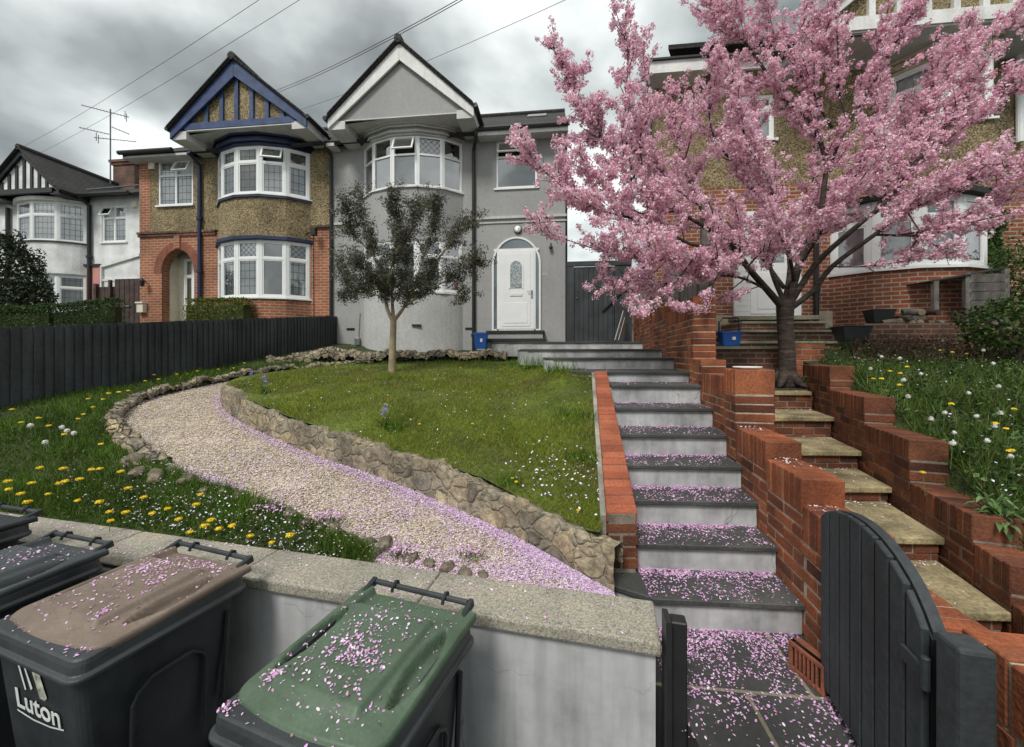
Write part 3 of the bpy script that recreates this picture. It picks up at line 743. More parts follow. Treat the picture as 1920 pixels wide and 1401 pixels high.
# ground of the right-hand garden
rows = np.arange(1.2, 13, .14); G = []
for d in rows:
    row = []
    for k, a in enumerate(np.concatenate([[.0, .10], np.arange(.2, 4, .14), np.arange(4, 40, 2.0)])):
        aa = (aR(d)+.2 if d < 5.3 else 3.95 + .1*(d-5.3)) + a
        row.append(AD(aa, d, float(ztopR(d))-.03 if (k == 0 and d < 5.3) else float(zr(d)) + .05*noise.noise(Vector((aa*1.5, d*1.5, 3)))))
    G.append(row)
mb = MB(); mb.grid(G); tag(mb.build('grass_bank', 'bank_ground', smooth=True, recalc=False), kind='structure')

# terraced steps in front of the neighbour's door
t3 = empty('door_steps', AD(3.4, 6.2, 1.1), 'old brown brick steps with mossy slab edges below the white door on the right', 'steps')
def terr(a0, a1, d0, d1, zb, zt, mat='brick_old'):
    MB().prism([AD(a0, d0), AD(a1, d0-.03), AD(a1+.05, d1), AD(a0+.05, d1)], zb, zt-.04).build('riser', mat, t3)
    MB().prism([AD(a0, d0-.03), AD(a1+.02, d0-.06), AD(a1+.05, d1), AD(a0+.05, d1)], zt-.039, zt).build('tread', 'gate_stone', t3, bevel=.006)
def xa(px, d): return (px-960)/750*d
def zat(py, d): return EYE + (665-py)/750*d
terr(xa(1340, 5.75), xa(1460, 5.75), 5.75, 6.6, 1.0, zat(650, 5.75))
terr(xa(1400, 5.75)+.35, xa(1620, 5.75), 5.95, 6.6, 1.0, zat(668, 5.95))
terr(xa(1375, 6.25), xa(1570, 6.25), 6.25, 7.0, 1.2, zat(640, 6.25))
terr(xa(1385, 6.65), xa(1570, 6.65), 6.65, 7.3, 1.4, zat(619, 6.65))
terr(xa(1390, 7.0), xa(1545, 7.0), 7.0, 8.1, 1.6, zat(603, 7.0))
terr(xa(1545, 6.0), xa(1680, 6.0), 5.6, 6.3, 1.1, zat(672, 6.0))
# side pier at the top right of the sandstone flight
r = empty('brick_pier', AD(xa(1540, 5.5), 5.5, 1.0), 'short square red brick pier just right of the cherry trunk', 'pier')
bmk, mtr = MB(), MB(); brickrun(bmk, mtr, AD(xa(1490, 5.45), 5.45), AD(xa(1545, 5.45), 5.43), AD(0, 1)-AD(0, 0), .4, 1.0, zat(645, 5.45), 0)
bmk.build('brickwork', 'brick_real', r, bevel=.004); mtr.build('mortar', 'mortar_dark', r)

# ================================================================ STONE RETAINING WALL ROUND THE LAWN
def stone_strip(name, line, zbase, height, thick, mat='crazy_stone', label=None, cat='stone wall', rough=.03, taper=None, seed=0, crest=.05):
    """a displaced strip: outer face, top and inner face of a rubble wall following line (a,d)"""
    ln = resample([(p[0], p[1], 0) for p in line], .03); n = len(ln); G = []
    for i, p in enumerate(ln):
        a = Vector(ln[max(i-2, 0)]); b = Vector(ln[min(i+2, n-1)]); t = (b-a).normalized(); inn = Vector((t.y, -t.x, 0))
        h = height*(taper(i/n) if taper else 1); zb = float(zbase(p[1]))
        cr = noise.noise(Vector((p[0]*4+seed, p[1]*4, 0)))*crest + noise.noise(Vector((p[0]*14+seed, p[1]*14, 4)))*crest*.5
        prof = []
        m = max(3, int(h/.025))
        for k in range(m+1): prof.append((0 + .10*thick*(k/m), zb-.06 + (h+.06+cr)*(k/m)))
        for k in range(1, 5): prof.append((thick*(.1+.9*k/4), zb + h + cr - .004*k))
        for k in range(1, 4): prof.append((thick, zb+h+cr-.016-h*.5*k/3))
        row = []
        for k, (o, z) in enumerate(prof):
            q = Vector(p) + inn*o; w = Vector((q.x*8+seed, q.y*8, z*8)); wd = w + Vector((noise.noise(w), noise.noise(w+Vector((5, 3, 1))), noise.noise(w+Vector((1, 9, 4)))))*.5
            dist, pts = noise.voronoi(wd); e = min(1, (dist[1]-dist[0])*4)
            disp = (e-.6)*rough + noise.noise(w*4)*rough*.35
            if k > m: q3 = Vector((q.x, q.y, z)) + Vector((0, 0, 1))*disp*.8
            else: q3 = Vector((q.x, q.y, z)) - inn*disp
            row.append(AD(q3.x, q3.y, q3.z))
        G.append(row)
    mx = max(len(g) for g in G)
    for g in G:   # same column count: repeat first point below
        while len(g) < mx: g.insert(0, g[0] - Vector((0, 0, .001*(mx-len(g)))))
    mb = MB(); mb.grid(G); o = mb.build(name, mat, smooth=True)
    return tag(o, label, cat)
stone_strip('stone_retaining_wall', inner[:-6], zp, .262, .15, label='curving rubble stone retaining wall holding up the lawn beside the gravel path',
            taper=lambda t: 1.0 if t < .72 else max(.08, 1-(t-.72)/.28*1.0), rough=.017)
edge = [solve(x, y, zp) for x, y in [(550, 694), (500, 700), (430, 712), (360, 726), (275, 745), (210, 773), (192, 803), (204, 833), (243, 866), (285, 885)]]
edge = [p[:2] for p in smoothline([(*p, 0) for p in edge], 2)]
stone_strip('stone_edging', edge[::-1], zp, .10, .13, label='low dark stone edging curving round the outer side of the gravel path', cat='stone edging', rough=.035, seed=5, crest=.05) if False else None
stone_strip('stone_edging', offs(edge, -.01), zp, .12, -.14, label='low dark stone edging curving round the outer side of the gravel path', cat='stone edging', rough=.05, seed=5, crest=.06, mat='edging_stone')
up = [AD(0, 0)]; upl = [(xa(px, d), d) for px, d in [(505, 8.3), (560, 8.5), (640, 8.7), (760, 8.8), (880, 8.85), (948, 8.9)]]
stone_strip('rockery_wall', upl[::-1], lambda d: np.interp(d, [8.2, 8.5, 8.9], [1.26, 1.36, 1.46]), .24, -.35, label='low knobbly rockery wall along the foot of the grey house', cat='rockery', rough=.07, seed=9, crest=.08, mat='edging_stone')
upl2 = [(xa(px, d), d) for px, d in [(548, 7.6), (600, 8.0), (660, 8.3), (700, 8.45)]]
stone_strip('rockery_edge', upl2[::-1], lambda d: np.interp(d, [7.6, 8.5], [1.20, 1.40]), .13, -.2, label='short lower row of rough stones in front of the rockery wall', cat='rockery', rough=.06, seed=3, crest=.06, mat='edging_stone')
# strip of earth between the rockery and the house, pale rubble at its left end
mb = MB(); mb.prism([AD(xa(520, 8.5), 8.5), AD(xa(640, 8.9), 8.9), AD(xa(950, 9.05), 9.05), AD(xa(955, 10.4), 10.4), AD(-4.8, 10.6), AD(-5.2, 9.6)], 1.3, [1.50, 1.58, 1.64, 1.70, 1.70, 1.62])
tag(mb.build('house_border', 'lawn_ground'), kind='structure')
V = []
for k in range(900):
    d = random.uniform(8.75, 9.6); px = random.gauss(622, 32); z = 1.61 + .05*(d-8.75) + .13*math.exp(-((px-622)/30)**2)*random.random()
    V.append(AD(xa(px, d), d, z))
npobj('_tmp', leafquads(np.array(V), .035, .8), 4, 'gravel_stone').name = 'stone_chippings'
tag(bpy.data.objects['stone_chippings'], 'heap of pale stone chippings at the corner of fence and grey house', 'chippings', kind='stuff')

# rocks along the front edge of the path
def rockmesh(name, c, sx, sy, sz, rz, seed):
    bm = bmesh.new(); bmesh.ops.create_icosphere(bm, subdivisions=3, radius=1)
    for v in bm.verts:
        w = v.co*1.3 + Vector((seed*3.1, seed*1.7, 0)); dist, _ = noise.voronoi(w*1.2)
        k = .85 + .35*noise.noise(w) + .25*(dist[1]-dist[0]); v.co = Vector((v.co.x*sx*k, v.co.y*sy*k, max(-.3, v.co.z)*sz*k))
    bmesh.ops.rotate(bm, verts=bm.verts, cent=(0, 0, 0), matrix=Matrix.Rotation(rz, 3, 'Z'))
    me = bpy.data.meshes.new(name); bm.to_mesh(me); bm.free(); set_uv(me); me.materials.append(MATS['rock'])
    o = bpy.data.objects.new(name, me); COL.objects.link(o); o.location = c; return o
rocks = [(258, 872, .12), (262, 890, .075), (295, 897, .09), (352, 905, .075), (385, 925, .06), (420, 926, .05), (448, 934, .06), (480, 945, .05), (512, 955, .06), (545, 970, .07), (575, 985, .05), (602, 992, .045), (630, 1000, .05), (655, 1012, .045), (662, 1018, .05), (690, 1022, .05), (722, 1024, .07), (745, 1040, .04), (775, 1048, .045), (805, 1060, .04), (838, 1068, .055), (872, 1078, .05), (905, 1082, .035), (705, 1040, .04)]
for i, (px, py, s) in enumerate(rocks):
    a, d = solve(px, py, zp); o = rockmesh('edging_rock', AD(a, d, float(zp(d))+.01), s*1.15, s*.8, s*.85, i*1.3, i)
    tag(o, 'rough brown rock sunk at the near edge of the gravel path beside the flowering grass', 'rock', 'rocks along the near edge of the path')

r = empty('raised_bed', AD(xa(1760, 6.3), 6.3, 1.4), 'raised bed with an old brick front below the bay window, heaped with logs', 'raised bed')
ZBED = zat(606, 6.25)
MB().prism([AD(xa(1622, 6.3), 6.3), AD(xa(1940, 6.0), 6.0), AD(xa(1940, 6.0), 6.12), AD(xa(1622, 6.3), 6.42)], 1.3, ZBED).build('brickwork', 'brick_old', r)
MB().prism([AD(xa(1622, 6.3)+.01, 6.40), AD(xa(1940, 6.0), 6.11), AD(9.5, 8.4), AD(5.5, 8.4)], 1.3, ZBED-.03).build('earth', 'soil', r)
# ================================================================ HOUSES
F = 10.2; UP = Vector((0, 0, 1))
def hx(px, Y=F): return FY(px, 0, Y).x
def hz(px, py, Y=F): return FY(px, py, Y).z
def V2(x, y): return Vector((x, y, 0))
def wallgrid(mb, x0, x1, Y, z0, z1, holes=(), t=.22):
    xs = sorted({x0, x1, *[h[0] for h in holes], *[h[1] for h in holes]}); zs = sorted({z0, z1, *[h[2] for h in holes], *[h[3] for h in holes]})
    solid = lambda x, z: not any(h[0] < x < h[1] and h[2] < z < h[3] for h in holes)
    nx, nz = len(xs)-1, len(zs)-1; S = [[solid((xs[i]+xs[i+1])/2, (zs[j]+zs[j+1])/2) for j in range(nz)] for i in range(nx)]
    for i in range(nx):
        for j in range(nz):
            if not S[i][j]: continue
            a, b, c, d = xs[i], xs[i+1], zs[j], zs[j+1]
            mb.poly([(a, Y, c), (b, Y, c), (b, Y, d), (a, Y, d)])
            if i == 0 or not S[i-1][j]: mb.poly([(a, Y, c), (a, Y, d), (a, Y+t, d), (a, Y+t, c)])
            if i == nx-1 or not S[i+1][j]: mb.poly([(b, Y, c), (b, Y+t, c), (b, Y+t, d), (b, Y, d)])
            if j == 0 or not S[i][j-1]: mb.poly([(a, Y, c), (a, Y+t, c), (b, Y+t, c), (b, Y, c)])
            if j == nz-1 or not S[i][j+1]: mb.poly([(a, Y, d), (b, Y, d), (b, Y+t, d), (a, Y+t, d)])
    return mb
def slab(mb, pts, t):
    pts = [Vector(p) for p in pts]; n = (pts[1]-pts[0]).cross(pts[2]-pts[0]).normalized()
    if n.z < 0: n = -n
    R = [[p - n*t for p in pts], pts]; return mb.rings(R)
def win(root, A, B, z0, z1, cols=2, tr=.30, openl=(), glass='glass', topglass=None, cur='curtain_white', curtop=None, fr=.05, sash=.03, sill=None, split=None):
    A = V2(*A[:2]); B = V2(*B[:2]); u = (B-A); W = u.length; u /= W; n = Vector((u.y, -u.x, 0)); H = z1-z0
    def bar(mb, s0, s1, za, zb, o=.02, dp=.08): mb.obox(A + u*s0 + n*o + UP*za, u*(s1-s0), -n*dp, UP*(zb-za))
    f = MB(); bar(f, 0, fr, z0, z1); bar(f, W-fr, W, z0, z1); bar(f, fr, W-fr, z0, z0+fr); bar(f, fr, W-fr, z1-fr, z1)
    xs = split or [W*k/cols for k in range(cols+1)]; tz = z1 - tr*H if tr else None
    for s in xs[1:-1]: bar(f, s-fr/2, s+fr/2, z0+fr, z1-fr)
    cells = []
    for k in range(len(xs)-1):
        a = xs[k]+(fr if k == 0 else fr/2); b = xs[k+1]-(fr if k == len(xs)-2 else fr/2)
        if tz:
            bar(f, a, b, tz-fr/2, tz+fr/2, .018); cells += [(k, 0, a, b, z0+fr, tz-fr/2), (k, 1, a, b, tz+fr/2, z1-fr)]
        else: cells.append((k, 0, a, b, z0+fr, z1-fr))
    pl, pt = MB(), MB()
    for k, top, a, b, za, zb in cells:
        pm = pt if (top and topglass) else pl
        if (k, top) in openl:
            ang = math.radians(24); e = .012; h = zb-za
            o = A + u*a + n*(e+.02) + UP*zb; dn = (-UP*math.cos(ang) + n*math.sin(ang)); nn = (n*math.cos(ang)+UP*math.sin(ang)); ww = b-a; sw = .035
            f.obox(o, u*sw, dn*h, nn*.035); f.obox(o+u*(ww-sw), u*sw, dn*h, nn*.035); f.obox(o+u*sw, u*(ww-2*sw), dn*sw, nn*.035); f.obox(o+u*sw+dn*(h-sw), u*(ww-2*sw), dn*sw, nn*.035)
            q = o + u*sw + dn*sw + nn*.01; pm.poly([q, q+u*(ww-2*sw), q+u*(ww-2*sw)+dn*(h-2*sw), q+dn*(h-2*sw)])
            continue
        if sash and (top or len(cells) < 9):
            bar(f, a, a+sash, za, zb, .008, .04); bar(f, b-sash, b, za, zb, .008, .04); bar(f, a+sash, b-sash, za, za+sash, .008, .04); bar(f, a+sash, b-sash, zb-sash, zb, .008, .04)
        q = A - n*.012; pm.poly([q+u*a+UP*za, q+u*b+UP*za, q+u*b+UP*zb, q+u*a+UP*zb])
    if sill: bar(f, -.05, W+.05, z0-.045, z0-.001, .09, .10)
    wn = f.build('window', 'white_upvc', root)
    if pl.v: pl.build('pane', glass, wn, recalc=False)
    if pt.v: pt.build('pane', topglass, wn, recalc=False)
    if cur:
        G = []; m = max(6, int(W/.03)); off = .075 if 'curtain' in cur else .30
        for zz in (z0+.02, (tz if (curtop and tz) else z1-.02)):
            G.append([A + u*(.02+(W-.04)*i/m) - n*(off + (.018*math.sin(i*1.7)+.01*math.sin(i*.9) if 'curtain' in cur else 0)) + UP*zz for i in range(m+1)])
        c = MB(); c.grid(G); c.build('curtain', cur, wn, smooth=True, recalc=False)  # given a room tone, this is no cloth but a sheet painted as dim interior
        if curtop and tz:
            c = MB(); o = A - n*.3; c.poly([o+u*.02+UP*tz, o+u*(W-.02)+UP*tz, o+u*(W-.02)+UP*(z1-.02), o+u*.02+UP*(z1-.02)]); c.build('room_shade_sheet', curtop, wn, recalc=False)  # dark sheet painted as the room's shade behind the top lights
    return wn
def arc(x0, x1, Y, proj, K=5, amin=28):
    s0 = math.sin(math.radians(amin)); c0 = math.cos(math.radians(amin)); cx = (x0+x1)/2; hw = (x1-x0)/2; o = []
    for i in range(K+1):
        a = math.radians(180-amin - (180-2*amin)*i/K); o.append((cx + hw*math.cos(a)/c0, Y - proj*(math.sin(a)-s0)/(1-s0)))
    return o
def bayband(root, name, mat, x0, x1, Y, proj, z0, z1, off=0, K=5, bevel=0, smooth=False):
    p = arc(x0-off, x1+off, Y, proj+off, K); p = p + [(x1+off, Y+.12), (x0-off, Y+.12)]
    return MB().prism(p, z0, z1).build(name, mat, root, bevel=bevel)
def baywin(root, x0, x1, Y, proj, z0, z1, K=5, specs=None, **kw):
    p = arc(x0, x1, Y, proj, K); k2 = dict(kw)
    for i in range(K):
        q = dict(kw); q.update((specs or {}).get(i, {})); A = Vector((*p[i], 0)); B = Vector((*p[i+1], 0)); t = (B-A).normalized()
        win(root, A+t*.012, B-t*.012, z0, z1, cols=1, **q)
    mb = MB()
    for q in p:
        c = Vector((sum(x[0] for x in p)/len(p), Y+.3, 0)); v = (Vector((*q, 0))-c).normalized()
        mb.tube([Vector((q[0], q[1], z0))-v*.028, Vector((q[0], q[1], z1))-v*.028], .045, 8)
    mb.build('corner_post', 'white_upvc', root)
def gable(root, yg, apx, apz, lx, lz, rx, rz, bz, board, tymp, bh=.23, tile='roof_tile', back=13.4, inset=.10, soff='soffit_white', tlx=None, trx=None, t=.05, gut='black_plastic'):
    A = Vector((apx, yg, apz)); Lp = Vector((lx, yg, lz)); Rp = Vector((rx, yg, rz))
    # tiled slopes
    rf = MB(); ov = Vector((0, -.06, 0)); bk = Vector((0, back-yg, 0))
    for E, s in ((Lp, -1), (Rp, 1)):
        d = (E-A).normalized(); slab(rf, [A+ov+UP*.07, E+ov+UP*.07+d*.06, E+bk+UP*.07+d*.06, A+bk+UP*.07], .045)
        # uneven tile ends at the verge
        n = int((E-A).length/.22)
        for k in range(n):
            q = A + d*(k*.22+.02); up = Vector((-d.z*s, 0, d.x*s)) if False else Vector((0, 0, 1)); rf.obox(q+ov*1.5+UP*.048, d*.235, Vector((0, .3, 0)), Vector((0, 0, .034)))
    rf.build('roof', tile, root)
    rd = MB(); rd.tube([A+ov*1.3+UP*.06, A+bk+UP*.06], .10, 10); rd.build('ridge_tile', 'roof_tile', root)
    bb = MB()
    for E in (Lp, Rp):
        d = (E-A).normalized(); k = bh/abs(d.x)
        bb.hexa([A+UP*(-k), A+UP*(-k)+Vector((0, t, 0)), E+UP*(-k*.55)+Vector((0, t, 0)), E+UP*(-k*.55), A, A+Vector((0, t, 0)), E+Vector((0, t, 0)), E])
    bb.build('bargeboard', board, root, bevel=.006)
    # boxed returns to the wall, with gutters
    for E, s, w in ((Lp, -1, .42), (Rp, 1, .42)):
        k = bh/abs((E-A).normalized().x)*.55
        q = Vector((E.x, yg+t+.002, E.z-k)); b = MB(); b.obox(q - Vector((w if s > 0 else 0, 0, 0)), Vector((w, 0, 0)), Vector((0, F_-yg-t, 0)), UP*(k*.9)); b.build('soffit', soff, root)
        g = MB(); g.tube([Vector((E.x+s*.05, yg-.05, E.z+.02)), Vector((E.x+s*.05, F_-.2, E.z+.02))], .055, 8); g.build('gutter', gut, root)
    wl = (tlx if tlx is not None else lx+.45); wr = (trx if trx is not None else rx-.45)
    y2 = yg+inset
    MB().prism([(lx+.05, y2), (apx, y2), (rx-.05, y2), (rx-.05, y2+.1), (apx, y2+.1), (lx+.05, y2+.1)], bz, [lz-.1, apz-.1, rz-.1, rz-.1, apz-.1, lz-.1]).build('gable_wall', tymp, root)
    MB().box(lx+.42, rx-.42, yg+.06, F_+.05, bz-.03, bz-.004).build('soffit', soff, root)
def mainroof(root, x0, x1, ye, ze, yr, zr, hipl=0, hipr=0):
    mb = MB(); slab(mb, [(x0-.1, ye, ze), (x1+.05, ye, ze), (x1+.05-hipr, yr, zr), (x0-.1+hipl, yr, zr)], .09)
    slab(mb, [(x0-.1, 2*yr-ye, ze), (x1+.05, 2*yr-ye, ze), (x1+.05-hipr, yr+.002, zr), (x0-.1+hipl, yr+.002, zr)], .09)
    if hipl: slab(mb, [(x0-.12, ye, ze), (x0-.12, 2*yr-ye, ze), (x0-.1+hipl, yr, zr)], .09)
    mb.build('roof', 'roof_tile', root)
    MB().tube([(x0-.1+hipl, yr, zr+.02), (x1+.05-hipr, yr, zr+.02)], .09, 8).build('ridge_tile', 'roof_tile', root)
def pipe(root, pts, r=.038, mat='black_plastic', name='downpipe'):
    mb = MB(); mb.tube(pts, r, 10)
    p = [Vector(q) for q in pts]
    for a, b in zip(p, p[1:]):
        if abs(a.x-b.x) < .01 and (a-b).length > 1.5:
            n = int((a-b).length/1.6)
            for k in range(1, n+1): c = a.lerp(b, k/(n+.3)); mb.tube([c+UP*.04, c-UP*.04], r*1.45, 10)
    return mb.build(name, mat, root, smooth=False)
F_ = F

# ---------------------------------------------------------------- GREY HOUSE
xL, xR = hx(624), hx(1060)
gh = empty('grey_house', ((xL+xR)/2, F, 1.5), 'grey rendered semi-detached house with white gable, bay windows and arched white front door', 'house')
wz = 7.22; ws = (hx(930), hx(1007)); wt, wb = hz(970, 262), hz(970, 352)
bx0, bx1 = hx(682), hx(868)
mb = MB(); wallgrid(mb, xL+.0, xR, F, 1.45, wz, [(ws[0], ws[1], wb, wt), (bx0+.25, bx1-.25, 5.75, 7.1), (bx0+.25, bx1-.25, 3.15, 4.45)])
mb.box(xR-.02, xR, F+.22, F+7, 1.45, wz); mb.box(xL, xR, F+6.98, F+7.1, 1.45, wz)
mb.poly([(xR-.001, F, wz), (xR-.001, F+7, wz), (xR-.001, F+3.4, 9.68)])
mb.build('wall', 'grey_render', gh)
MB().box(xL+.02, xR-.03, F+.9, F+1, 1.5, wz).build('inner_wall', 'unlit_room', gh)
# string course
z = hz(975, 409); MB().box(hx(893), xR+.03, F-.05, F+.0, z-.01, z+.055).box(hx(893), xR+.03, F-.03, F+.0, z-.12, z-.085).box(xL+.06, bx0-.12, F-.05, F, z-.01, z+.055).build('string_course', 'grey_trim', gh)
win(gh, (ws[0], F+.05), (ws[1], F+.05), wb, wt, cols=1, tr=.34, openl=[(0, 1)], cur='room_grey', curtop='unlit_room', sill=True, glass='glass_clear', sash=0)
# bay: round rendered base, upper facets
K = 5; pj = .62
bayband(gh, 'bay_base', 'grey_render_pale', bx0, bx1, F, pj, 1.45, 3.13, K=22)
bayband(gh, 'sill', 'white_paint', bx0, bx1, F, pj, 3.131, 3.18, .05, K)
baywin(gh, bx0+.03, bx1-.03, F, pj-.05, 3.181, 4.46, K, {0: dict(cur='unlit_room')}, cur='room_grey', glass='glass_clear', fr=.045)
bayband(gh, 'bay_wall', 'grey_render', bx0, bx1, F, pj, 4.461, 5.76, 0, K)
bayband(gh, 'sill', 'white_paint', bx0, bx1, F, pj, 5.761, 5.80, .05, K)
baywin(gh, bx0+.03, bx1-.03, F, pj-.05, 5.801, 7.06, K, {1: dict(cur='curtain_white'), 2: dict(openl=[(0, 1)]), 3: dict(topglass='glass_diag')}, cur='room_grey', curtop='unlit_room', glass='glass_clear', fr=.045, tr=.36, sash=0)
for k, (o, a, b, m) in enumerate([(.03, 7.061, 7.11, 'grey_trim'), (.10, 7.111, 7.16, 'grey_trim'), (.06, 7.161, 7.22, 'grey_render'), (.14, 7.221, 7.27, 'grey_trim'), (.19, 7.271, 7.325, 'grey_trim')]):
    bayband(gh, 'cornice', m, bx0, bx1, F, pj, a, b, o, K, bevel=.012)
yg = 9.2
gable(gh, yg, hx(748, yg), hz(748, 80, yg), hx(614, yg), 7.34, hx(888, yg), 7.40, 7.34, 'white_paint', 'grey_render', bh=.30, soff='soffit_white')
mainroof(gh, xL, xR, F-.38, 7.16, F+3.4, 9.78)
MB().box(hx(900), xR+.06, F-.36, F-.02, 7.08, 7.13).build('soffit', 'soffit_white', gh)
MB().box(hx(900), xR+.06, F-.40, F-.37, 7.05, 7.21).build('fascia', 'white_paint', gh)
MB().tube([(hx(898), F-.45, 7.19), (xR+.1, F-.45, 7.19)], .055, 8).build('gutter', 'black_plastic', gh)
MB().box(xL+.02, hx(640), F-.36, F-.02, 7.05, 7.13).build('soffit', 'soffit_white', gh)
x = hx(889); pipe(gh, [(hx(899), F-.44, 7.15), (hx(899), F-.42, 7.08), (x, F-.06, 6.85), (x, F-.06, 1.62)], .045)
pipe(gh, [(hx(623), F-.40, 7.12), (hx(623), F-.06, 6.95), (hx(623), F-.06, 2.0)], .04)
MB().box(xR-.01, xR+.06, F+.3, F+.4, 2, 7.1).build('downpipe', 'black_plastic', gh)
x_ = hx(1005, F+3); slab((vq := MB()), [(x_-.25, F+2.3, 9.06), (x_+.35, F+2.3, 9.06), (x_+.35, F+3.0, 9.54), (x_-.25, F+3.0, 9.54)], .05); vq.build('roof_window', 'metal_grey', gh)
# door
dz0 = hz(968, 621); dx0, dx1 = hx(923), hx(1014); dcx = (dx0+dx1)/2; hw = (dx1-dx0)/2; zs = hz(968, 497); zt = hz(968, 445)
def archpts(cx, hw, zb, zs, rise, n=24):
    return [(cx-hw, zb)] + [(cx - hw*math.cos(math.pi*i/n), zs + rise*math.sin(math.pi*i/n)) for i in range(n+1)] + [(cx+hw, zb)]
def archring(mb, o, i, y0, y1):
    for k in range(len(o)-1):
        a, b, c, d = o[k], o[k+1], i[k+1], i[k]
        mb.hexa([(a[0], y0, a[1]), (d[0], y0, d[1]), (d[0], y1, d[1]), (a[0], y1, a[1]), (b[0], y0, b[1]), (c[0], y0, c[1]), (c[0], y1, c[1]), (b[0], y1, b[1])])
def archface(mb, o, y0, y1): mb.rings([[(p[0], y1, p[1]) for p in o], [(p[0], y0, p[1]) for p in o]])
dr = MB(); archring(dr, archpts(dcx, hw, dz0, zs, zt-zs), archpts(dcx, hw-.045, dz0, zs, zt-zs-.045), F-.05, F-.001)
tz = hz(968, 469)
dr.box(dcx-hw+.05, dcx+hw-.05, F-.045, F-.004, tz-.03, tz+.03)
for s in (-1, 1): dr.box(dcx+s*(hw-.15)-.02, dcx+s*(hw-.15)+.02, F-.045, F-.004, dz0, tz-.03)
dr.box(dcx-hw+.045, dcx+hw-.045, F-.045, F-.004, dz0, dz0+.05)
df = dr.build('door_frame', 'white_upvc', gh)
g = MB(); archface(g, archpts(dcx, hw-.04, dz0+.05, zs, zt-zs-.04), F-.022, F-.006); g.build('glazing', 'panel_glass', df)
dl, dr_ = dcx-hw+.17, dcx+hw-.17
dm = MB(); dm.box(dl, dr_, F-.055, F-.023, dz0+.05, tz-.03)
dm.box(dl+.09, dr_-.09, F-.064, F-.056, dz0+.12, tz-.10)
dm.box(dl+.16, dr_-.16, F-.072, F-.065, dz0+.20, dz0+.72)
door = dm.build('door', 'white_upvc', gh, bevel=.006)
lc = (dl+dr_)/2; gl = MB(); archface(gl, archpts(lc, .15, hz(968, 541), hz(968, 503), .17, 14), F-.075, F-.066); gl.build('door_light', 'frosted', door)
ri = MB(); archring(ri, archpts(lc, .185, hz(968, 541)-.03, hz(968, 503), .205, 14), archpts(lc, .15, hz(968, 541), hz(968, 503), .17, 14), F-.078, F-.065); ri.build('door_light_frame', 'white_upvc', door)
MB().box(lc-.16, lc+.16, F-.080, F-.073, hz(968, 556), hz(968, 551)).build('letter_slot', 'white_paint', door, bevel=.003)
MB().box(dr_-.07, dr_-.035, F-.075, F-.056, hz(968, 560), hz(968, 545)).tube([(dr_-.05, F-.08, hz(968, 548)), (dr_-.05, F-.11, hz(968, 548)), (dr_-.17, F-.11, hz(968, 548))], .009, 6).build('door_handle', 'metal_grey', door)
MB().box(dcx-hw-.1, dcx+hw+.1, F-.36, F-.0, dz0-.075, dz0-.001).box(dcx-hw-.12, dcx+hw+.12, F-.62, F-.0, dz0-.29, dz0-.21).build('doorstep', 'black_paint', gh, bevel=.008)
MB().box(dcx-hw-.06, dcx+hw+.06, F-.33, F, dz0-.209, dz0-.076).box(dcx-hw-.08, dcx+hw+.08, F-.58, F, 1.5, dz0-.291).build('step_riser', 'grey_render', gh)
# text helper
def text(body, size, name, mat, parent, loc, rot, ext=.002, local=False, align='LEFT', bold=0):
    c = bpy.data.curves.new('t', 'FONT'); c.body = body; c.size = size; c.extrude = ext; c.align_x = align; c.offset = bold
    o = bpy.data.objects.new('t', c); COL.objects.link(o); dg = bpy.context.evaluated_depsgraph_get(); dg.update()
    me = bpy.data.meshes.new_from_object(o.evaluated_get(dg)); bpy.data.objects.remove(o); me.name = name
    q = bpy.data.objects.new(name, me); COL.objects.link(q); me.materials.clear(); me.materials.append(MATS[mat]); q.parent = parent
    q.location = Vector(loc) - (Vector((0, 0, 0)) if local else rootpos(parent)); q.rotation_euler = rot; return q
text('434', .085, 'house_number', 'white_paint', gh, (hx(1016), F-.004, hz(1022, 516)), (math.radians(90), 0, 0), align='LEFT')
c = FY(971, 431, F); b = MB(); b.lathe((0, 0, 0), [(.10, 0), (.105, .02), (.10, .05), (.0, .06)], 24)
b.v = [(c.x+v[0], F-v[2], c.z+v[1]) for v in b.v]; b.build('bulkhead_rim', 'black_plastic', gh)
b = MB(); b.lathe((0, 0, 0), [(.088, .04), (.085, .07), (.06, .088), (.0, .092)], 24); b.v = [(c.x+v[0], F-v[2], c.z+v[1]) for v in b.v]; b.build('round_lamp', 'lamp_white', gh, smooth=True)
c = FY(1033, 463, F); MB().lathe((c.x, F-.07, c.z-.08), [(.01, 0), (.045, .01), (.05, .05), (.02, .12), (.015, .16)], 12).box(c.x-.02, c.x+.02, F-.07, F, c.z, c.z+.04).build('wall_lantern', 'black_plastic', gh)
for px, py in ((657, 617), (780, 610), (880, 616)):
    yy = F-.02 if px != 780 else F-.64
    c = FY(px, py, yy); MB().box(c.x-.11, c.x+.11, yy, yy+.06, c.z-.025, c.z+.025).build('air_vent', 'black_plastic', gh)
c = FY(672, 640, F); MB().box(c.x-.07, c.x+.07, F-.09, F-.001, c.z-.11, c.z+.09).build('meter_box', 'metal_grey', gh, bevel=.015)
pipe(gh, [(c.x+.02, F-.012, c.z+.1), (c.x+.05, F-.012, c.z+.75)], .008, 'metal_grey', 'cable')

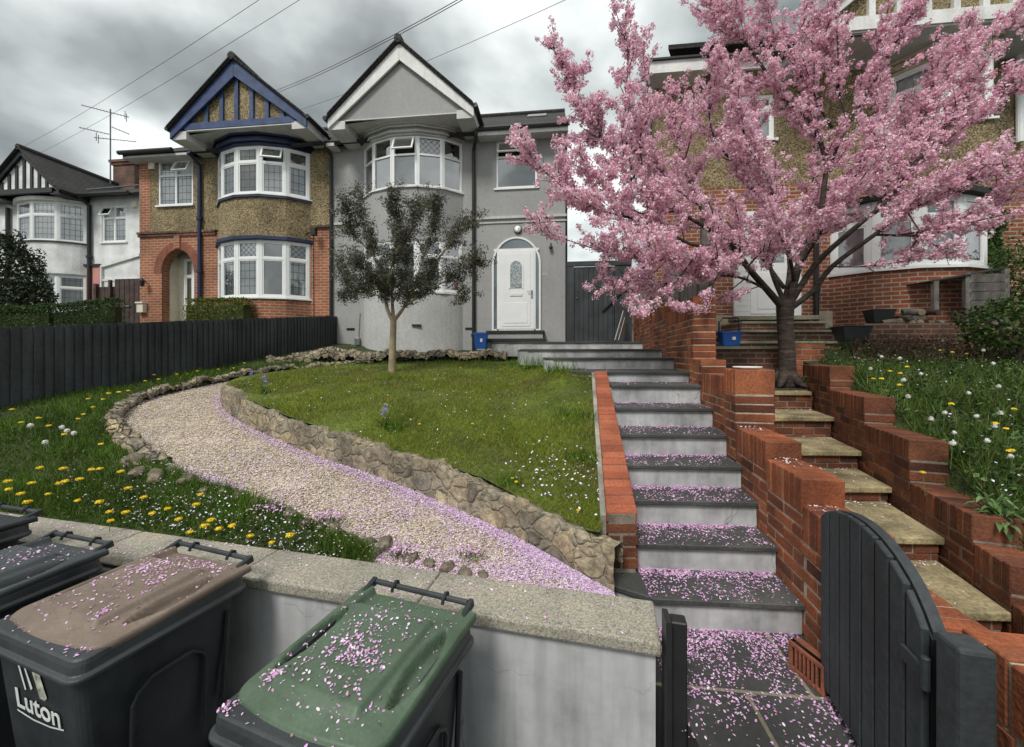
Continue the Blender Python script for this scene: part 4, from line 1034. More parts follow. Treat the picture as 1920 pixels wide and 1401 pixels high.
# ---------------------------------------------------------------- BROWN HOUSE
bL, bR = hx(262), xL-.004
bh = empty('brick_pebbledash_house', ((bL+bR)/2, F, 1.8), 'semi-detached house in red brick and brown pebbledash with a blue timbered gable', 'house')
z = hz(320, 438); sx = (hx(297), hx(362)); bx0, bx1 = hx(409), hx(582)
ax0, ax1 = hx(303), hx(364); azs, azt = 3.92, 4.58; szt, szb = hz(330, 300), hz(330, 385)
mb = MB(); wallgrid(mb, bL, bR, F, 1.8, z, [(ax0, ax1, 1.8, azt+.0), (bx0+.25, bx1-.25, 3.1, 4.6)], .24)
# fill of the arch corners
acx = (ax0+ax1)/2; ahw = (ax1-ax0)/2; pts = archpts(acx, ahw, azs, azs, azt-azs, 20)[1:-1]
for k in range(len(pts)-1):
    a, b = pts[k], pts[k+1]; mb.poly([(a[0], F, a[1]), (b[0], F, b[1]), (b[0], F, azt), (a[0], F, azt)]); mb.poly([(a[0], F, a[1]), (b[0], F, b[1]), (b[0], F+.24, b[1]), (a[0], F+.24, a[1])])
mb.build('brick_wall', 'brick_orange', bh, recalc=False)
mb = MB(); ro = archpts(acx, ahw+.24, azs, azs, azt-azs+.22, 26); rn = archpts(acx, ahw+.004, azs, azs, azt-azs+.004, 26)
archring(mb, ro[1:-1], rn[1:-1], F-.012, F+.01); mb.build('brick_arch', 'brick_orange_soldier', bh)
MB().box(acx-.09, acx+.09, F-.035, F, azt+.02, z-.02).build('keystone', 'brick_orange', bh)
MB().box(bL-.04, bx0-.05, F-.06, F, z-.01, z+.05).box(bL-.03, bx0-.05, F-.04, F, z-.085, z-.025).box(bx1+.02, bR-.05, F-.06, F, z-.01, z+.05).build('string_course', 'brick_old', bh)
mb = MB(); wallgrid(mb, bL+.36, bR, F, z+.051, wz, [(sx[0], sx[1], szb, szt), (bx0+.25, bx1-.25, 5.75, 7.1)], .24)
mb.build('upper_wall', 'pebbledash', bh)
MB().box(bL, bL+.355, F-.008, F+.24, z+.051, wz).build('brick_quoin', 'brick_orange', bh)
MB().box(bL, bL+.2, F+.24, F+7, 1.8, wz).box(bL+.02, bR-.02, F+1.0, F+1.1, 1.8, wz).build('side_wall', 'brick_old', bh)
win(bh, (sx[0], F+.03), (sx[1], F+.03), szb, szt, cols=2, tr=.34, openl=[(1, 1)], glass='glass_lead', sill=True, sash=0)
# porch
po = MB(); po.box(ax0-.25, ax1+.25, F+.52, F+.56, 1.8, 4.9).box(ax0-.05, ax0-.002, F+.24, F+.519, 1.8, 4.9).box(ax1+.002, ax1+.05, F+.24, F+.519, 1.8, 4.9); po.build('porch', 'cream_paint', bh)
win(bh, (ax0+.26, F+.46), (ax0+.26+.30, F+.46), 2.95, 4.42, cols=1, tr=.35, cur='unlit_room', fr=.04)
MB().box(ax0+.57, ax0+.64, F+.42, F+.51, 1.8, 4.6).box(ax0+.64, ax1, F+.42, F+.51, 3.78, 3.86).build('door_frame', 'white_upvc', bh)
MB().box(ax0+.645, ax1-.005, F+.46, F+.50, 1.8, 3.775).build('door', 'black_paint', bh)
# bay
pj = .62
bayband(bh, 'bay_base', 'brick_orange', bx0, bx1, F, pj, 1.9, 3.06, K=5)
bayband(bh, 'sill', 'white_upvc', bx0, bx1, F, pj, 3.061, 3.10, .05)
sp = {0: dict(), 1: dict(topglass='glass_diag'), 2: dict(cur='unlit_room'), 3: dict(topglass='glass_diag')}
baywin(bh, bx0+.02, bx1-.02, F, pj-.04, 3.101, 4.60, 5, {1: dict(topglass='glass_diag'), 2: dict(topglass='glass_diag'), 3: dict(cur='unlit_room', glass='glass'), 4: dict(topglass='glass_diag')}, glass='glass_lead', tr=.32, fr=.055, sash=.03)
bayband(bh, 'bay_fascia', 'dark_blue_paint', bx0, bx1, F, pj, 4.601, 4.70, .09, 5, .01)
bayband(bh, 'bay_wall', 'pebbledash', bx0, bx1, F, pj, 4.701, 5.71, 0)
bayband(bh, 'bay_fascia', 'dark_blue_paint', bx0, bx1, F, pj, 5.711, 5.77, .05, 5)
bayband(bh, 'sill', 'white_upvc', bx0, bx1, F, pj, 5.771, 5.80, .06)
baywin(bh, bx0+.02, bx1-.02, F, pj-.04, 5.801, 7.06, 5, {2: dict(cur='curtain_beige'), 3: dict(openl=[(0, 1)], cur='room_grey'), 4: dict(curtop='unlit_room')}, glass='glass_lead', tr=.33, fr=.055, sash=.03)
for o, a, b in [(.04, 7.061, 7.13), (.12, 7.131, 7.21), (.07, 7.211, 7.28), (.16, 7.281, 7.345)]: bayband(bh, 'cornice', 'dark_blue_paint', bx0, bx1, F, pj, a, b, o, 5, .01)
gax, gaz = hx(437, yg), hz(437, 112, yg); glx, grx = hx(318, yg), hx(590, yg)-.22
gable(bh, yg, gax, gaz, glx, 7.36, grx, 7.42, 7.36, 'blue_paint', 'pebbledash', bh=.31, soff='soffit_white', inset=.14)
tb = MB(); bz = 7.36; tb.box(glx+.35, grx-.35, yg+.05, yg+.139, bz, bz+.17)
for k in range(-3, 4):
    xx = gax + k*.42; zt_ = gaz - abs(k*.42)*(gaz-7.36)/((grx-glx)/2) - .22
    if zt_ > bz+.25: tb.box(xx-.055, xx+.055, yg+.09, yg+.139, bz+.171, zt_)
tb.build('gable_timber', 'blue_paint', bh, bevel=.006)
mainroof(bh, bL, bR-.06, F-.38, 7.16, F+3.4, 9.70, hipl=3.2)
MB().box(bL-.12, hx(372), F-.36, F-.02, 7.06, 7.12).build('soffit', 'soffit_white', bh)
MB().tube([(bL-.15, F-.44, 7.18), (hx(350), F-.44, 7.18)], .06, 8).build('gutter', 'black_plastic', bh)
x = hx(378); pipe(bh, [(x, F-.40, 7.1), (x, F-.07, 6.9), (x, F-.07, 2.0)], .05, 'dark_blue_paint')
c = FY(287, 309, F); MB().box(c.x-.09, c.x+.09, F-.07, F-.001, c.z-.15, c.z+.15).build('alarm_box', 'cream_paint', bh, bevel=.015)
c = FY(597, 438, F); MB().box(c.x-.06, c.x+.08, F-.28, F-.16, c.z-.12, c.z+.08).bar((c.x-.35, F-.05, c.z-.02), (c.x, F-.2, c.z), .03, .03).build('floodlight', 'black_plastic', bh, bevel=.01)
c = FY(277, 532, F); MB().lathe((c.x, F-.16, c.z-.08), [(.01, -.03), (.05, 0), (.07, .13), (.02, .18), (.01, .22)], 8).bar((c.x, F-.16, c.z+.12), (c.x-.05, F, c.z+.05), .02, .02).build('wall_lantern', 'black_plastic', bh)
c = FY(269, 577, F); MB().box(c.x-.09, c.x+.11, F-.12, F-.001, c.z-.15, c.z+.10).box(c.x-.11, c.x+.13, F-.15, F-.001, c.z+.101, c.z+.15).build('letterbox', 'cream_paint', bh, bevel=.01)
c = FY(580, 520, F); pipe(bh, [(c.x+.12, F-.012, 5.0), (c.x+.14, F-.012, 2.2)], .008, 'cable_black', 'cable')

# ---------------------------------------------------------------- WHITE HOUSE (far left)
G = 12.5; F_ = G; yw = 11.6
wL, wR = hx(-70, G), hx(264, G)
wh = empty('white_house', ((wL+wR)/2, G, 2.6), 'white rendered house at far left with black and white timbered gable and round bay', 'house')
sx = (hx(191, G), hx(237, G)); s1, s0 = hz(214, 386, G), hz(214, 454, G); bx0, bx1 = hx(38, G), hx(164, G)
mb = MB(); wallgrid(mb, wL, wR, G, 2.6, 7.25, [(sx[0], sx[1], s0, s1), (bx0+.25, bx1-.25, 5.6, 7.0), (bx0+.25, bx1-.25, 3.1, 4.4)], .24); mb.box(wR-.1, wR, G+.24, G+6, 2.6, 7.25)
mb.build('wall', 'white_render', wh)
MB().box(wL+.02, wR-.12, G+1.0, G+1.1, 2.6, 7.2).build('inner_wall', 'unlit_room', wh)
win(wh, (sx[0], G+.04), (sx[1], G+.04), s0, s1, cols=2, tr=.33, openl=[(0, 1)], glass='glass_lead', sill=True, sash=.02)
pj = .65
bayband(wh, 'bay_base', 'white_render', bx0, bx1, G, pj, 2.6, 3.05, K=4); bayband(wh, 'sill', 'white_upvc', bx0, bx1, G, pj, 3.051, 3.1, .05, 4)
baywin(wh, bx0+.02, bx1-.02, G, pj-.04, 3.101, 4.38, 4, {3: dict(cur='room_grey')}, glass='glass_lead', tr=.34)
bayband(wh, 'bay_trim', 'metal_grey', bx0, bx1, G, pj, 4.381, 4.43, .04, 4)
bayband(wh, 'bay_wall', 'white_render', bx0, bx1, G, pj, 4.431, 5.50, 0, 16)
bayband(wh, 'sill', 'black_paint', bx0, bx1, G, pj, 5.501, 5.55, .05, 16)
baywin(wh, bx0+.02, bx1-.02, G, pj-.04, 5.551, 6.93, 4, None, glass='glass_lead', tr=.34)
bayband(wh, 'cornice', 'white_paint', bx0, bx1, G, pj, 6.931, 7.06, .08, 16)
gx, gz = hx(38, yw), hz(38, 280, yw); grx = hx(110, yw); glx = 2*gx-grx
gable(wh, yw, gx, gz, glx, 7.12, grx, 7.12, 7.2, 'black_paint', 'white_render', bh=.14, soff='black_paint', back=15.6, inset=.12)
tb = MB(); tb.box(glx+.3, grx-.3, yw+.02, yw+.119, 7.08, 7.24)
for k in range(-5, 6):
    xx = gx + k*.3; zt_ = gz - abs(k*.3)*(gz-7.2)/((grx-glx)/2) - .22
    if zt_ > 7.35: tb.box(xx-.045, xx+.045, yw+.08, yw+.119, 7.241, zt_)
tb.build('gable_timber', 'black_paint', wh)
mainroof(wh, wL, wR-.0, G-.35, 7.16, G+3.2, 9.0)
MB().tube([(hx(165, G), G-.42, 7.14), (wR, G-.42, 7.14)], .07, 8).build('gutter', 'black_plastic', wh)
MB().bar((hx(165, G-.3), G-.36, 7.33), (hx(165, G-.3)+2.0, G+1.9, 8.55), .10, .03).build('valley_flashing', 'metal_grey', wh)
x = hx(172, G); pipe(wh, [(x, G-.40, 7.1), (x, G-.08, 6.9), (x, G-.08, 2.7)], .06)
x = hx(55, G); pipe(wh, [(hx(20, G), G-.08, 6.95), (hx(20, G), G-.08, 3)], .06)
MB().box(hx(160, G), hx(188, G), G-.03, G-.001, 2.6, hz(175, 498, G)).build('pink_wall', 'pink_render', wh)
MB().box(hx(158, G), hx(192, G), G-.08, G-.031, hz(175, 500, G), hz(175, 496, G)).build('ledge', 'black_paint', wh)
c = FY(254, 385, G); MB().box(c.x-.09, c.x+.09, G-.09, G-.001, c.z-.1, c.z+.12).build('alarm_box', 'cream_paint', wh, bevel=.02)
# side lean-to with white fascia
x0, x1 = hx(193, 11.8), hx(263, 11.8); za, zb_, zc = hz(193, 500, 11.8), hz(263, 478, 11.8), hz(225, 525, 11.8)
mb = MB(); mb.rings([[(x0, 11.82, zc), (x1, 11.82, zc), (x1, 11.82, zb_-.03), (x0, 11.82, za-.03)], [(x0, 12.49, zc), (x1, 12.49, zc), (x1, 12.49, zb_-.03), (x0, 12.49, za-.03)]])
mb.build('lean_to', 'white_render', wh)
mb = MB(); mb.bar((x0-.05, 11.79, za), (x1, 11.79, zb_), .06, .09).bar((x0-.02, 11.79, za), (x0-.02, 11.79, zc-.28), .06, .09, (0, 1, 0)).bar((x0, 11.79, zc), (x1, 11.79, zc), .06, .07).build('lean_to_trim', 'white_paint', wh)
MB().box(x0+.1, x0+.6, 11.78, 12.4, zc-.27, zc-.04).build('notice_board', 'white_paint', wh)
# chimney
cx0 = FY(212, 300, 14.6); cy = 14.6; w_ = 1.0; ztop = hz(235, 300, 14.6)
mb = MB(); mb.box(cx0.x, cx0.x+w_, cy, cy+.7, 7.6, ztop-.2).box(cx0.x-.05, cx0.x+w_+.05, cy-.05, cy+.75, ztop-.199, ztop-.1).box(cx0.x-.1, cx0.x+w_+.1, cy-.1, cy+.8, ztop-.099, ztop); chm = mb.build('chimney', 'brick_chimney', wh)
mb = MB()
for k, s in ((.22, 1), (.55, .9), (.85, 1.05)): mb.lathe((cx0.x+k*w_, cy+.35, ztop), [(.13, 0), (.11, .05), (.095, .28*s), (.12, .30*s), (.12, .34*s), (.08, .34*s)], 12)
mb.build('chimney_pot', 'terracotta', chm)
# brown timber gate and fence below it
r = empty('brown_side_gate', FY(225, 560, 11.5), 'weathered dark brown plank gate between the white house and the brick house', 'gate')
mb = MB(); x = hx(184, 11.5); x1 = hx(262, 11.5); k = 0
while x < x1: zt_ = hz(205, 524 if x > hx(212, 11.5) else 538, 11.5); mb.box(x, x+.085, 11.48+(k % 2)*.012, 11.51+(k % 2)*.012, 2.3, zt_); x += .09; k += 1
mb.build('planks', 'brown_wood', r); MB().box(hx(181, 11.5), hx(186, 11.5), 11.4, 11.5, 2.3, hz(183, 533, 11.5)).box(hx(209, 11.5), hx(213, 11.5), 11.4, 11.47, 2.3, hz(210, 526, 11.5)).build('post', 'brown_wood', r)
c = FY(237, 574, 11.45); MB().box(c.x-.1, c.x+.1, 11.45, 11.475, c.z-.02, c.z+.02).build('letter_slot', 'metal_grey', r)
# aerial
d = 15.3; base = P(207, 335, d); top = P(207, 208, d)
ar = empty('tv_aerial', base, 'tall television aerial with several yagi arms on a mast beside the chimney', 'aerial')
MB().tube([P(207, 345, d), P(207, 205, d)], .022, 8).build('mast', 'aerial_metal', ar)
def yagi(A, B, n, ln, fl=None):
    mb = MB(); mb.tube([A, B], .012, 6); t = (B-A).normalized(); s = t.cross(UP).normalized()
    for k in range(n): q = A.lerp(B, (k+.5)/n); mb.tube([q-s*ln/2, q+s*ln/2], .006, 5)
    if fl: q = A.lerp(B, fl); mb.tube([q-UP*.16+s*.1, q+UP*.16+s*.1], .012, 5).tube([q-UP*.16-s*.1, q+UP*.16-s*.1], .012, 5)
    mb.build('yagi_arm', 'aerial_metal', ar)
yagi(P(152, 197, d-.4), P(242, 220, d+.3), 14, .18, .93); yagi(P(148, 239, d-.4), P(205, 252, d+.1), 9, .18); yagi(P(209, 238, d), P(243, 252, d+.3), 6, .16); yagi(P(176, 258, d-.3), P(256, 266, d+.3), 12, .18, .08)
F_ = F

# ---------------------------------------------------------------- RIGHT HOUSE
H = 8.2; F_ = H
rL, rR = hx(1228, H), hx(2100, H)
rh = empty('red_brick_house', ((rL+rR)/2, H, 2.1), 'red brick and brown pebbledash house behind the cherry tree, with white bay windows', 'house')
sz_ = 4.85; bx0, bx1 = hx(1556, H), hx(1852, H)
ux = (hx(1388, H), hx(1452, H)); uz = (hz(1420, 262, H), hz(1420, 178, H))
mb = MB(); wallgrid(mb, rL, rR, H, 1.9, sz_, [(bx0+.3, bx1-.3, 3.0, 4.2)], .24); mb.prism([(rL, H+.24), (rL+.1, H+.24), (rL+2.9, H+6), (rL+2.8, H+6)], 1.9, sz_); mb.build('brick_wall', 'brick_red', rh)
mb = MB(); wallgrid(mb, rL, rR, H, sz_+.001, 7.35, [(ux[0], ux[1], uz[0], uz[1]), (hx(1664, H)+.3, bx1-.3, 5.5, 6.8)], .24); mb.prism([(rL, H+.24), (rL+.1, H+.24), (rL+2.9, H+6), (rL+2.8, H+6)], sz_+.001, 7.35); mb.build('upper_wall', 'pebbledash', rh)
MB().box(rL+.1, rR, H+1.1, H+1.2, 1.9, 7.3).build('inner_wall', 'unlit_room', rh)
MB().box(hx(1530, H), hx(1760, H), H-.03, H-.001, 2.0, 2.42).box(rL+.05, hx(1372, H), H-.03, H-.001, 2.0, 2.36).build('plinth', 'cream_stone', rh)
win(rh, (ux[0], H+.04), (ux[1], H+.04), uz[0], uz[1], cols=1, tr=.3, sill=True)
pj = .72
bayband(rh, 'bay_base', 'brick_red', bx0, bx1, H, pj, 1.95, 3.06, 0, 5); bayband(rh, 'sill', 'white_upvc', bx0, bx1, H, pj, 3.061, 3.11, .06, 5)
baywin(rh, bx0+.02, bx1-.02, H, pj-.04, 3.111, 4.30, 5, {4: dict(cur='room_grey')}, tr=.3, fr=.07)
bayband(rh, 'bay_roof', 'roof_tile', bx0, bx1, H, pj, 4.301, 4.40, .12, 5); ux0 = hx(1664, H)
bayband(rh, 'bay_wall', 'pebbledash', ux0, bx1, H, pj, 4.401, 5.53, 0, 3)
bayband(rh, 'sill', 'white_upvc', ux0, bx1, H, pj, 5.531, 5.57, .06, 3)
baywin(rh, ux0+.02, bx1-.02, H, pj-.04, 5.571, 6.72, 3, None, tr=.33, fr=.06)
for o, a, b in [(.03, 6.721, 6.78), (.10, 6.781, 6.83), (.05, 6.831, 6.89), (.13, 6.891, 6.95)]: bayband(rh, 'cornice', 'cream_stone', ux0, bx1, H, pj, a, b, o, 3, .012)
y7 = 7.2; ctr = (bx0+bx1)/2; hwid = 2.35
gable(rh, y7, ctr, 9.0, ctr-hwid, 7.0, ctr+hwid, 7.0, 6.98, 'white_paint', 'pebbledash', bh=.22, inset=.12, back=11.5)
tb = MB(); tb.box(ctr-hwid+.4, ctr+hwid-.4, y7+.03, y7+.119, 6.98, 7.2)
for k in range(-4, 5): tb.box(ctr+k*.42-.05, ctr+k*.42+.05, y7+.06, y7+.119, 7.201, 8.6-abs(k)*.36)
tb.build('gable_timber', 'white_paint', rh)
slab((rq := MB()), [(rL+.15, H-.4, 7.42), (rR, H-.4, 7.42), (rR, H+5, 7.85), (rL+2.6, H+5, 7.85)], .08); rq.build('roof', 'roof_tile', rh)
z = hz(1270, 122, 7.75)
MB().box(hx(1218, 7.75), hx(1326, 7.75), 7.75, 7.80, z-.12, z+.10).box(hx(1218, 7.75), hx(1326, 7.75), 7.80, H, z-.12, z-.09).build('fascia', 'white_paint', rh)
MB().box(hx(1326, 7.75)+.01, bx0-.6, 7.85, 7.90, z-.10, z+.02).build('fascia', 'white_paint', rh)
MB().box(hx(1213, 7.72), hx(1326, 7.72)+.1, 7.70, 8.3, z+.101, z+.135).build('flat_roof_edge', 'black_paint', rh)
MB().tube([(hx(1325, 7.75), 7.78, z+.09), (bx0-.6, 7.78, z+.09)], .06, 8).build('gutter', 'black_plastic', rh)
c = FY(1380, 275, H); b = MB(); b.lathe((0, 0, 0), [(.13, 0), (.13, .05), (.10, .08), (0, .085)], 20); b.v = [(c.x+v[0], H-v[2], c.z+v[1]) for v in b.v]; b.build('alarm_box', 'yellow_petal', rh)
# door
x0, x1 = hx(1374, H), hx(1500, H); z0, z1 = hz(1437, 595, H), 4.35
MB().box(x0, x1, H-.05, H-.001, z0, z1).box(x0+.30, x1-.16, H-.065, H-.051, z0+.06, z1-.1).box(x0+.42, x1-.28, H-.075, H-.066, z0+.15, z0+.85).build('door', 'white_upvc', rh, bevel=.006)
mb = MB(); k = z0
while k < z0+1.9: mb.obox((x0+.01, H-.056, k), (.27, 0, 0), (0, .004, 0), (0, -.008, .10)); k += .11
mb.build('cladding', 'white_upvc', rh)
MB().box(x0+.45, x1-.32, H-.08, H-.067, z0+1.05, z1-.35).build('door_light', 'frosted', rh)
MB().box(x0-.1, x1+.15, H-.35, H, z0-.08, z0-.001).build('doorstep', 'gate_stone', rh, bevel=.01)
x = hx(1527, H); pipe(rh, [(x, H-.06, 6.9), (x, H-.06, 2.2)], .045)
x = hx(1905, H); pipe(rh, [(x, H-.06, 7.0), (x, H-.06, 5.4)], .05, 'white_upvc')
mb = MB(); p = FY(1617, 12, 11); mb.box(p.x-.35, p.x+.35, 11, 11.7, 8.6, p.z+1.2); mb.build('chimney', 'brick_chimney', rh)
F_ = F
# ---------------------------------------------------------------- between the houses
r = empty('dark_side_gate', FY(1118, 632, 10.3), 'tall dark grey boarded side gate between the grey house and the brick house', 'gate')
g0, g1 = hx(1061, 10.3), hx(1184, 10.3); zb, ztp = 1.9, hz(1118, 490, 10.3); zt2 = hz(1118, 500, 10.3)
mb = MB(); d0, d1 = hx(1077, 10.3), hx(1152, 10.3); x = d0; k = 0
while x < d1: mb.box(x, min(x+.115, d1), 10.30+(k % 2)*.006, 10.33, zb, zt2); x += .12; k += 1
mb.build('boards', 'anthracite_paint', r, bevel=.004)
MB().box(g0, d0-.012, 10.27, 10.34, zb, ztp).box(g0, g1, 10.26, 10.36, zt2+.02, ztp+.001).box(d1+.012, g1, 10.28, 10.33, zb, zt2+.019).build('frame', 'anthracite_paint', r)
MB().box(g0+.01, g1, 10.341, 10.355, zb, zt2).build('backing', 'anthracite_paint', r)
MB().bar((d1-.3, 10.27, 2.7), (g1-.1, 10.27, 3.3), .05, .03).build('brace', 'black_paint', r)
MB().lathe(FY(1078+4, 560, 10.27), [(.018, 0), (.018, .03)], 10).build('gate_latch', 'metal_grey', r)
# weathered fence above the brick wall
r = empty('grey_timber_fence', AD(2.75, 7, 2.3), 'weathered grey timber fence behind the top of the brick wall, under the blossom', 'fence')
mb = MB(); A = AD(aL(9.9)+.32, 9.9); B = AD(aL(5.1)+.36, 5.1); Ln = (B-A).length; u = (B-A)/Ln; n_ = Vector((-u.y, u.x, 0)); s = 0; k = 0
while s < Ln: zt_ = 3.55 - .5*s/Ln + random.uniform(-.015, .015); mb.obox(A+u*s+n_*(.012*(k % 2))+UP*1.4, u*.125, n_*.018, UP*(zt_-1.4)); s += .13; k += 1
x = g1+.004; k = 0
while x < A.x+.1: mb.box(x, x+.125, 10.30+.012*(k % 2), 10.32+.012*(k % 2), 1.8, 3.55); x += .13; k += 1
mb.build('boards', 'grey_wood', r)
mb = MB()
for s in (0.05, 1.6, 3.2, Ln-.1): mb.obox(A+u*s-n_*.09+UP*1.4, u*.09, n_*.085, UP*2.1)
mb.build('post', 'grey_wood', r)
# white sheets leaning by the gate
r = empty('leaning_boards', FY(1160, 637, 9.6), 'white sheets of board leaning against the wall beside the dark side gate', 'boards')
for k in range(2):
    a, b = P(1152+k*7, 638, 9.2+k*.1), P(1168+k*3, 583+k*12, 9.5+k*.1); MB().obox(a, Vector((.10, .35, 0)), Vector((.012, -.01, .01)), b-a).build('board', 'white_paint', r)
# blue box by the grey house
def bluebox(px0, px1, py0, py1, d, label, handle):
    c = P((px0+px1)/2, py1, d); r = empty('blue_box', c, label, 'recycling box'); w = (px1-px0)/750*d/2; h = (py1-py0)/750*d
    R = []
    for z, k in ((0, .82), (.02, .86), (h*.85, 1.0), (h*.86, 1.08), (h, 1.1), (h, 1.0), (h*.9, .96)):
        R.append([c+Vector((w*k*x, w*.75*k*y, z)) for x, y in ((-1, -.9), (-.9, -1), (.9, -1), (1, -.9), (1, .9), (.9, 1), (-.9, 1), (-1, .9))])
    b = MB(); b.rings(R); b.build('tub', 'blue_plastic', r)
    MB().box(c.x+w*.0, c.x+w*.38, c.y-w*.75-.012, c.y-w*.75+.004, c.z+h*.40, c.z+h*.62).build('badge', 'lamp_white', r, bevel=.004)
    if handle: MB().tube([c+Vector((-w*1.05, 0, h*.8)), c+Vector((-w*1.05, 0, h*1.7)), c+Vector((-w*.7, 0, h*1.95)), c+Vector((w*.9, 0, h*1.95)), c+Vector((w*1.05, 0, h*1.5)), c+Vector((w*1.05, 0, h*.8))], .012, 6).build('handle', 'black_plastic', r)
bluebox(890, 914, 624, 654, 9.5, 'blue plastic box at the foot of the grey house beside the black downpipe', False)
bluebox(1350, 1384, 622, 649, 5.95, 'blue plastic box with a black carrying handle on the steps behind the brick pier', True)
# black tubs, logs and lean-to store on the right
def tub(px0, px1, py0, py1, d, name, mat, label):
    c = P((px0+px1)/2, py1, d); w = (px1-px0)/750*d/2; h = (py1-py0)/750*d; R = []
    for z, k in ((0, .72), (h*.95, .98), (h*.96, 1.05), (h, 1.05), (h, .94), (h*.5, .85)): R.append([c+Vector((w*k*math.cos(q), w*.7*k*math.sin(q), z)) for q in [math.pi/4+math.pi/2*i for i in range(4)]])
    for rr in R:
        pass
    b = MB(); b.rings([[Vector(((p.x-c.x)*1.41+c.x, (p.y-c.y)*1.41+c.y, p.z)) for p in rr] for rr in R]); tag(b.build(name, mat, bevel=.01), label, 'planter')
tub(1570, 1622, 612, 640, 6.1, 'planter', 'pot_black', 'grey plastic trough on the terrace in front of the brick house')
tub(1628, 1668, 581, 610, 6.6, 'planter', 'pot_black', 'black square tub beside the log pile under the bay window')
ls = empty('log_store', P(1815, 590, 6.0), 'weathered grey wooden lean-to store with a sloping dark roof, right of the log pile', 'shed')
d = 6.35; z0 = ZBED-.04
rb = MB(); A, B = P(1745, 527, d), P(1890, 500, d-.1); slab(rb, [A, B, B+Vector((.1, .9, .05)), A+Vector((.1, .9, .05))], .02); rb.build('roof', 'black_paint', ls)
sb = MB(); a, b = P(1815, 512, d), P(1885, 505, d-.1)
for k in range(6):
    za = lerp(z0, a.z-.02, k/6); zb = lerp(z0, a.z-.02, (k+1)/6); sb.obox((a.x, a.y, za), (b.x-a.x, b.y-a.y, 0), (0, -.02, 0), (0, -.035, zb-za-.014))
sb.build('side_boards', 'grey_wood', ls)
MB().obox((a.x, a.y+.06, z0), (b.x-a.x, b.y-a.y, 0), (0, .01, 0), (0, 0, a.z-z0-.03)).obox((A.x+.1, A.y+.55, z0), (a.x-A.x, 0, 0), (0, .02, 0), (0, 0, A.z-z0-.02)).build('shade_panel', 'brown_wood', ls)  # dark panels added as the shade between the slats and inside the cavity
MB().obox((a.x-.06, a.y-.03, z0), (.08, 0, 0), (0, .06, 0), (0, 0, a.z-z0)).obox((b.x-.03, b.y-.03, z0), (.06, 0, 0), (0, .06, 0), (0, 0, b.z-z0)).obox((A.x+.05, A.y, z0+.2), (.07, 0, 0), (0, .06, 0), (0, 0, A.z-z0-.2)).build('post', 'grey_wood', ls)
# logs
for i in range(26):
    layer = 0 if i < 13 else (1 if i < 21 else 2); dd = 6.5+random.uniform(-.12, .25); rr = random.uniform(.035, .065)
    px = random.uniform(1668+layer*14, 1752-layer*6); q = AD(xa(px, dd), dd, ZBED-.03+rr*.9+layer*.085); ln = random.uniform(.22, .42); an = random.uniform(-.4, .4) + (0 if i % 3 == 0 else 1.3)
    t = Vector((math.cos(an), math.sin(an), random.uniform(-.08, .12))).normalized(); pts = [q-t*ln/2, q-t*ln/6+Vector((0, 0, .01)), q+t*ln/6, q+t*ln/2]
    o = MB().tube(pts, [rr, rr*.95, rr*1.02, rr*.88], 9).build('log', ['rubble', 'grey_wood', 'trunk_pale', 'brown_wood'][i % 4], bevel=.004)
    tag(o, 'rough cut log lying in the heap beside the wooden lean-to store', 'log', 'logs heaped beside the lean-to store')
# ---------------------------------------------------------------- dark boarded fence on the left
fn = empty('dark_fence', AD(fence_a(6), 6, 1.0), 'long dark grey close-boarded fence running along the left side of the garden', 'fence')
def fz(d): return float(np.interp(d, [2, 3, 4.68, 10.6], [.60, .72, .93, 1.64]))
mb = MB(); d = 2.2; k = 0
while d < 10.75:
    j = random.uniform(-.008, .008); ln = random.uniform(-.003, .003); A = AD(fence_a(d)+.0, d, fz(d)-.05); B = AD(fence_a(d+.112), d+.112, fz(d+.112)-.05); t = (B-A); t.z = 0; t.normalize(); n_ = Vector((t.y, -t.x, 0))
    h = 1.04+random.uniform(-.006, .006); lean = t*ln
    p0, p1 = A + n_*.030, B + n_*.010
    mb.hexa([p0, p1, p1-n_*.012, p0-n_*.014, p0+UP*h+lean, p1+UP*h+lean, p1-n_*.012+UP*h+lean, p0-n_*.014+UP*h+lean]); d += .098
mb.build('boards', 'fence_paint', fn)
mb = MB(); A, B = AD(fence_a(2.2)-.05, 2.2, fz(2.2)), AD(fence_a(10.7)-.05, 10.7, fz(10.7))
for dd in np.arange(2.4, 10.7, 1.8): q = AD(fence_a(dd)-.08, dd, fz(dd)-.1); mb.obox(q, (.08, 0, 0), (0, .08, 0), (0, 0, 1.05))
mb.build('post', 'fence_paint', fn)
# overhead cables
for (x0, y0, d0), (x1, y1, d1), lab in [((40, 277, 30), (470, -4, 14), 'black overhead cable crossing the upper left sky, higher of the left pair'), ((75, 287, 30), (545, -4, 14), 'black overhead cable crossing the upper left sky, lower of the left pair'),
        ((500, 176, 24), (835, -4, 12), 'thick overhead cable rising above the roofs between the two gables'), ((503, 180, 24.2), (845, -4, 12.2), 'thinner cable just below the thick one between the two gables'), ((545, 212, 26), (1035, -4, 13), 'thin overhead cable passing behind the white gable apex'), ((1050, 232, 26), (1580, 20, 13), 'faint overhead cable glimpsed through the cherry blossom')]:
    A, B = P(x0, y0, d0), P(x1, y1, d1); B = A+(B-A)*1.35; pts = [A.lerp(B, k/10) - UP*(.35*4*(k/10)*(1-k/10)) for k in range(11)]
    tag(MB().tube(pts, .011 if 'thick' in lab else .008, 5).build('overhead_cable', 'cable_black'), lab, 'cable')
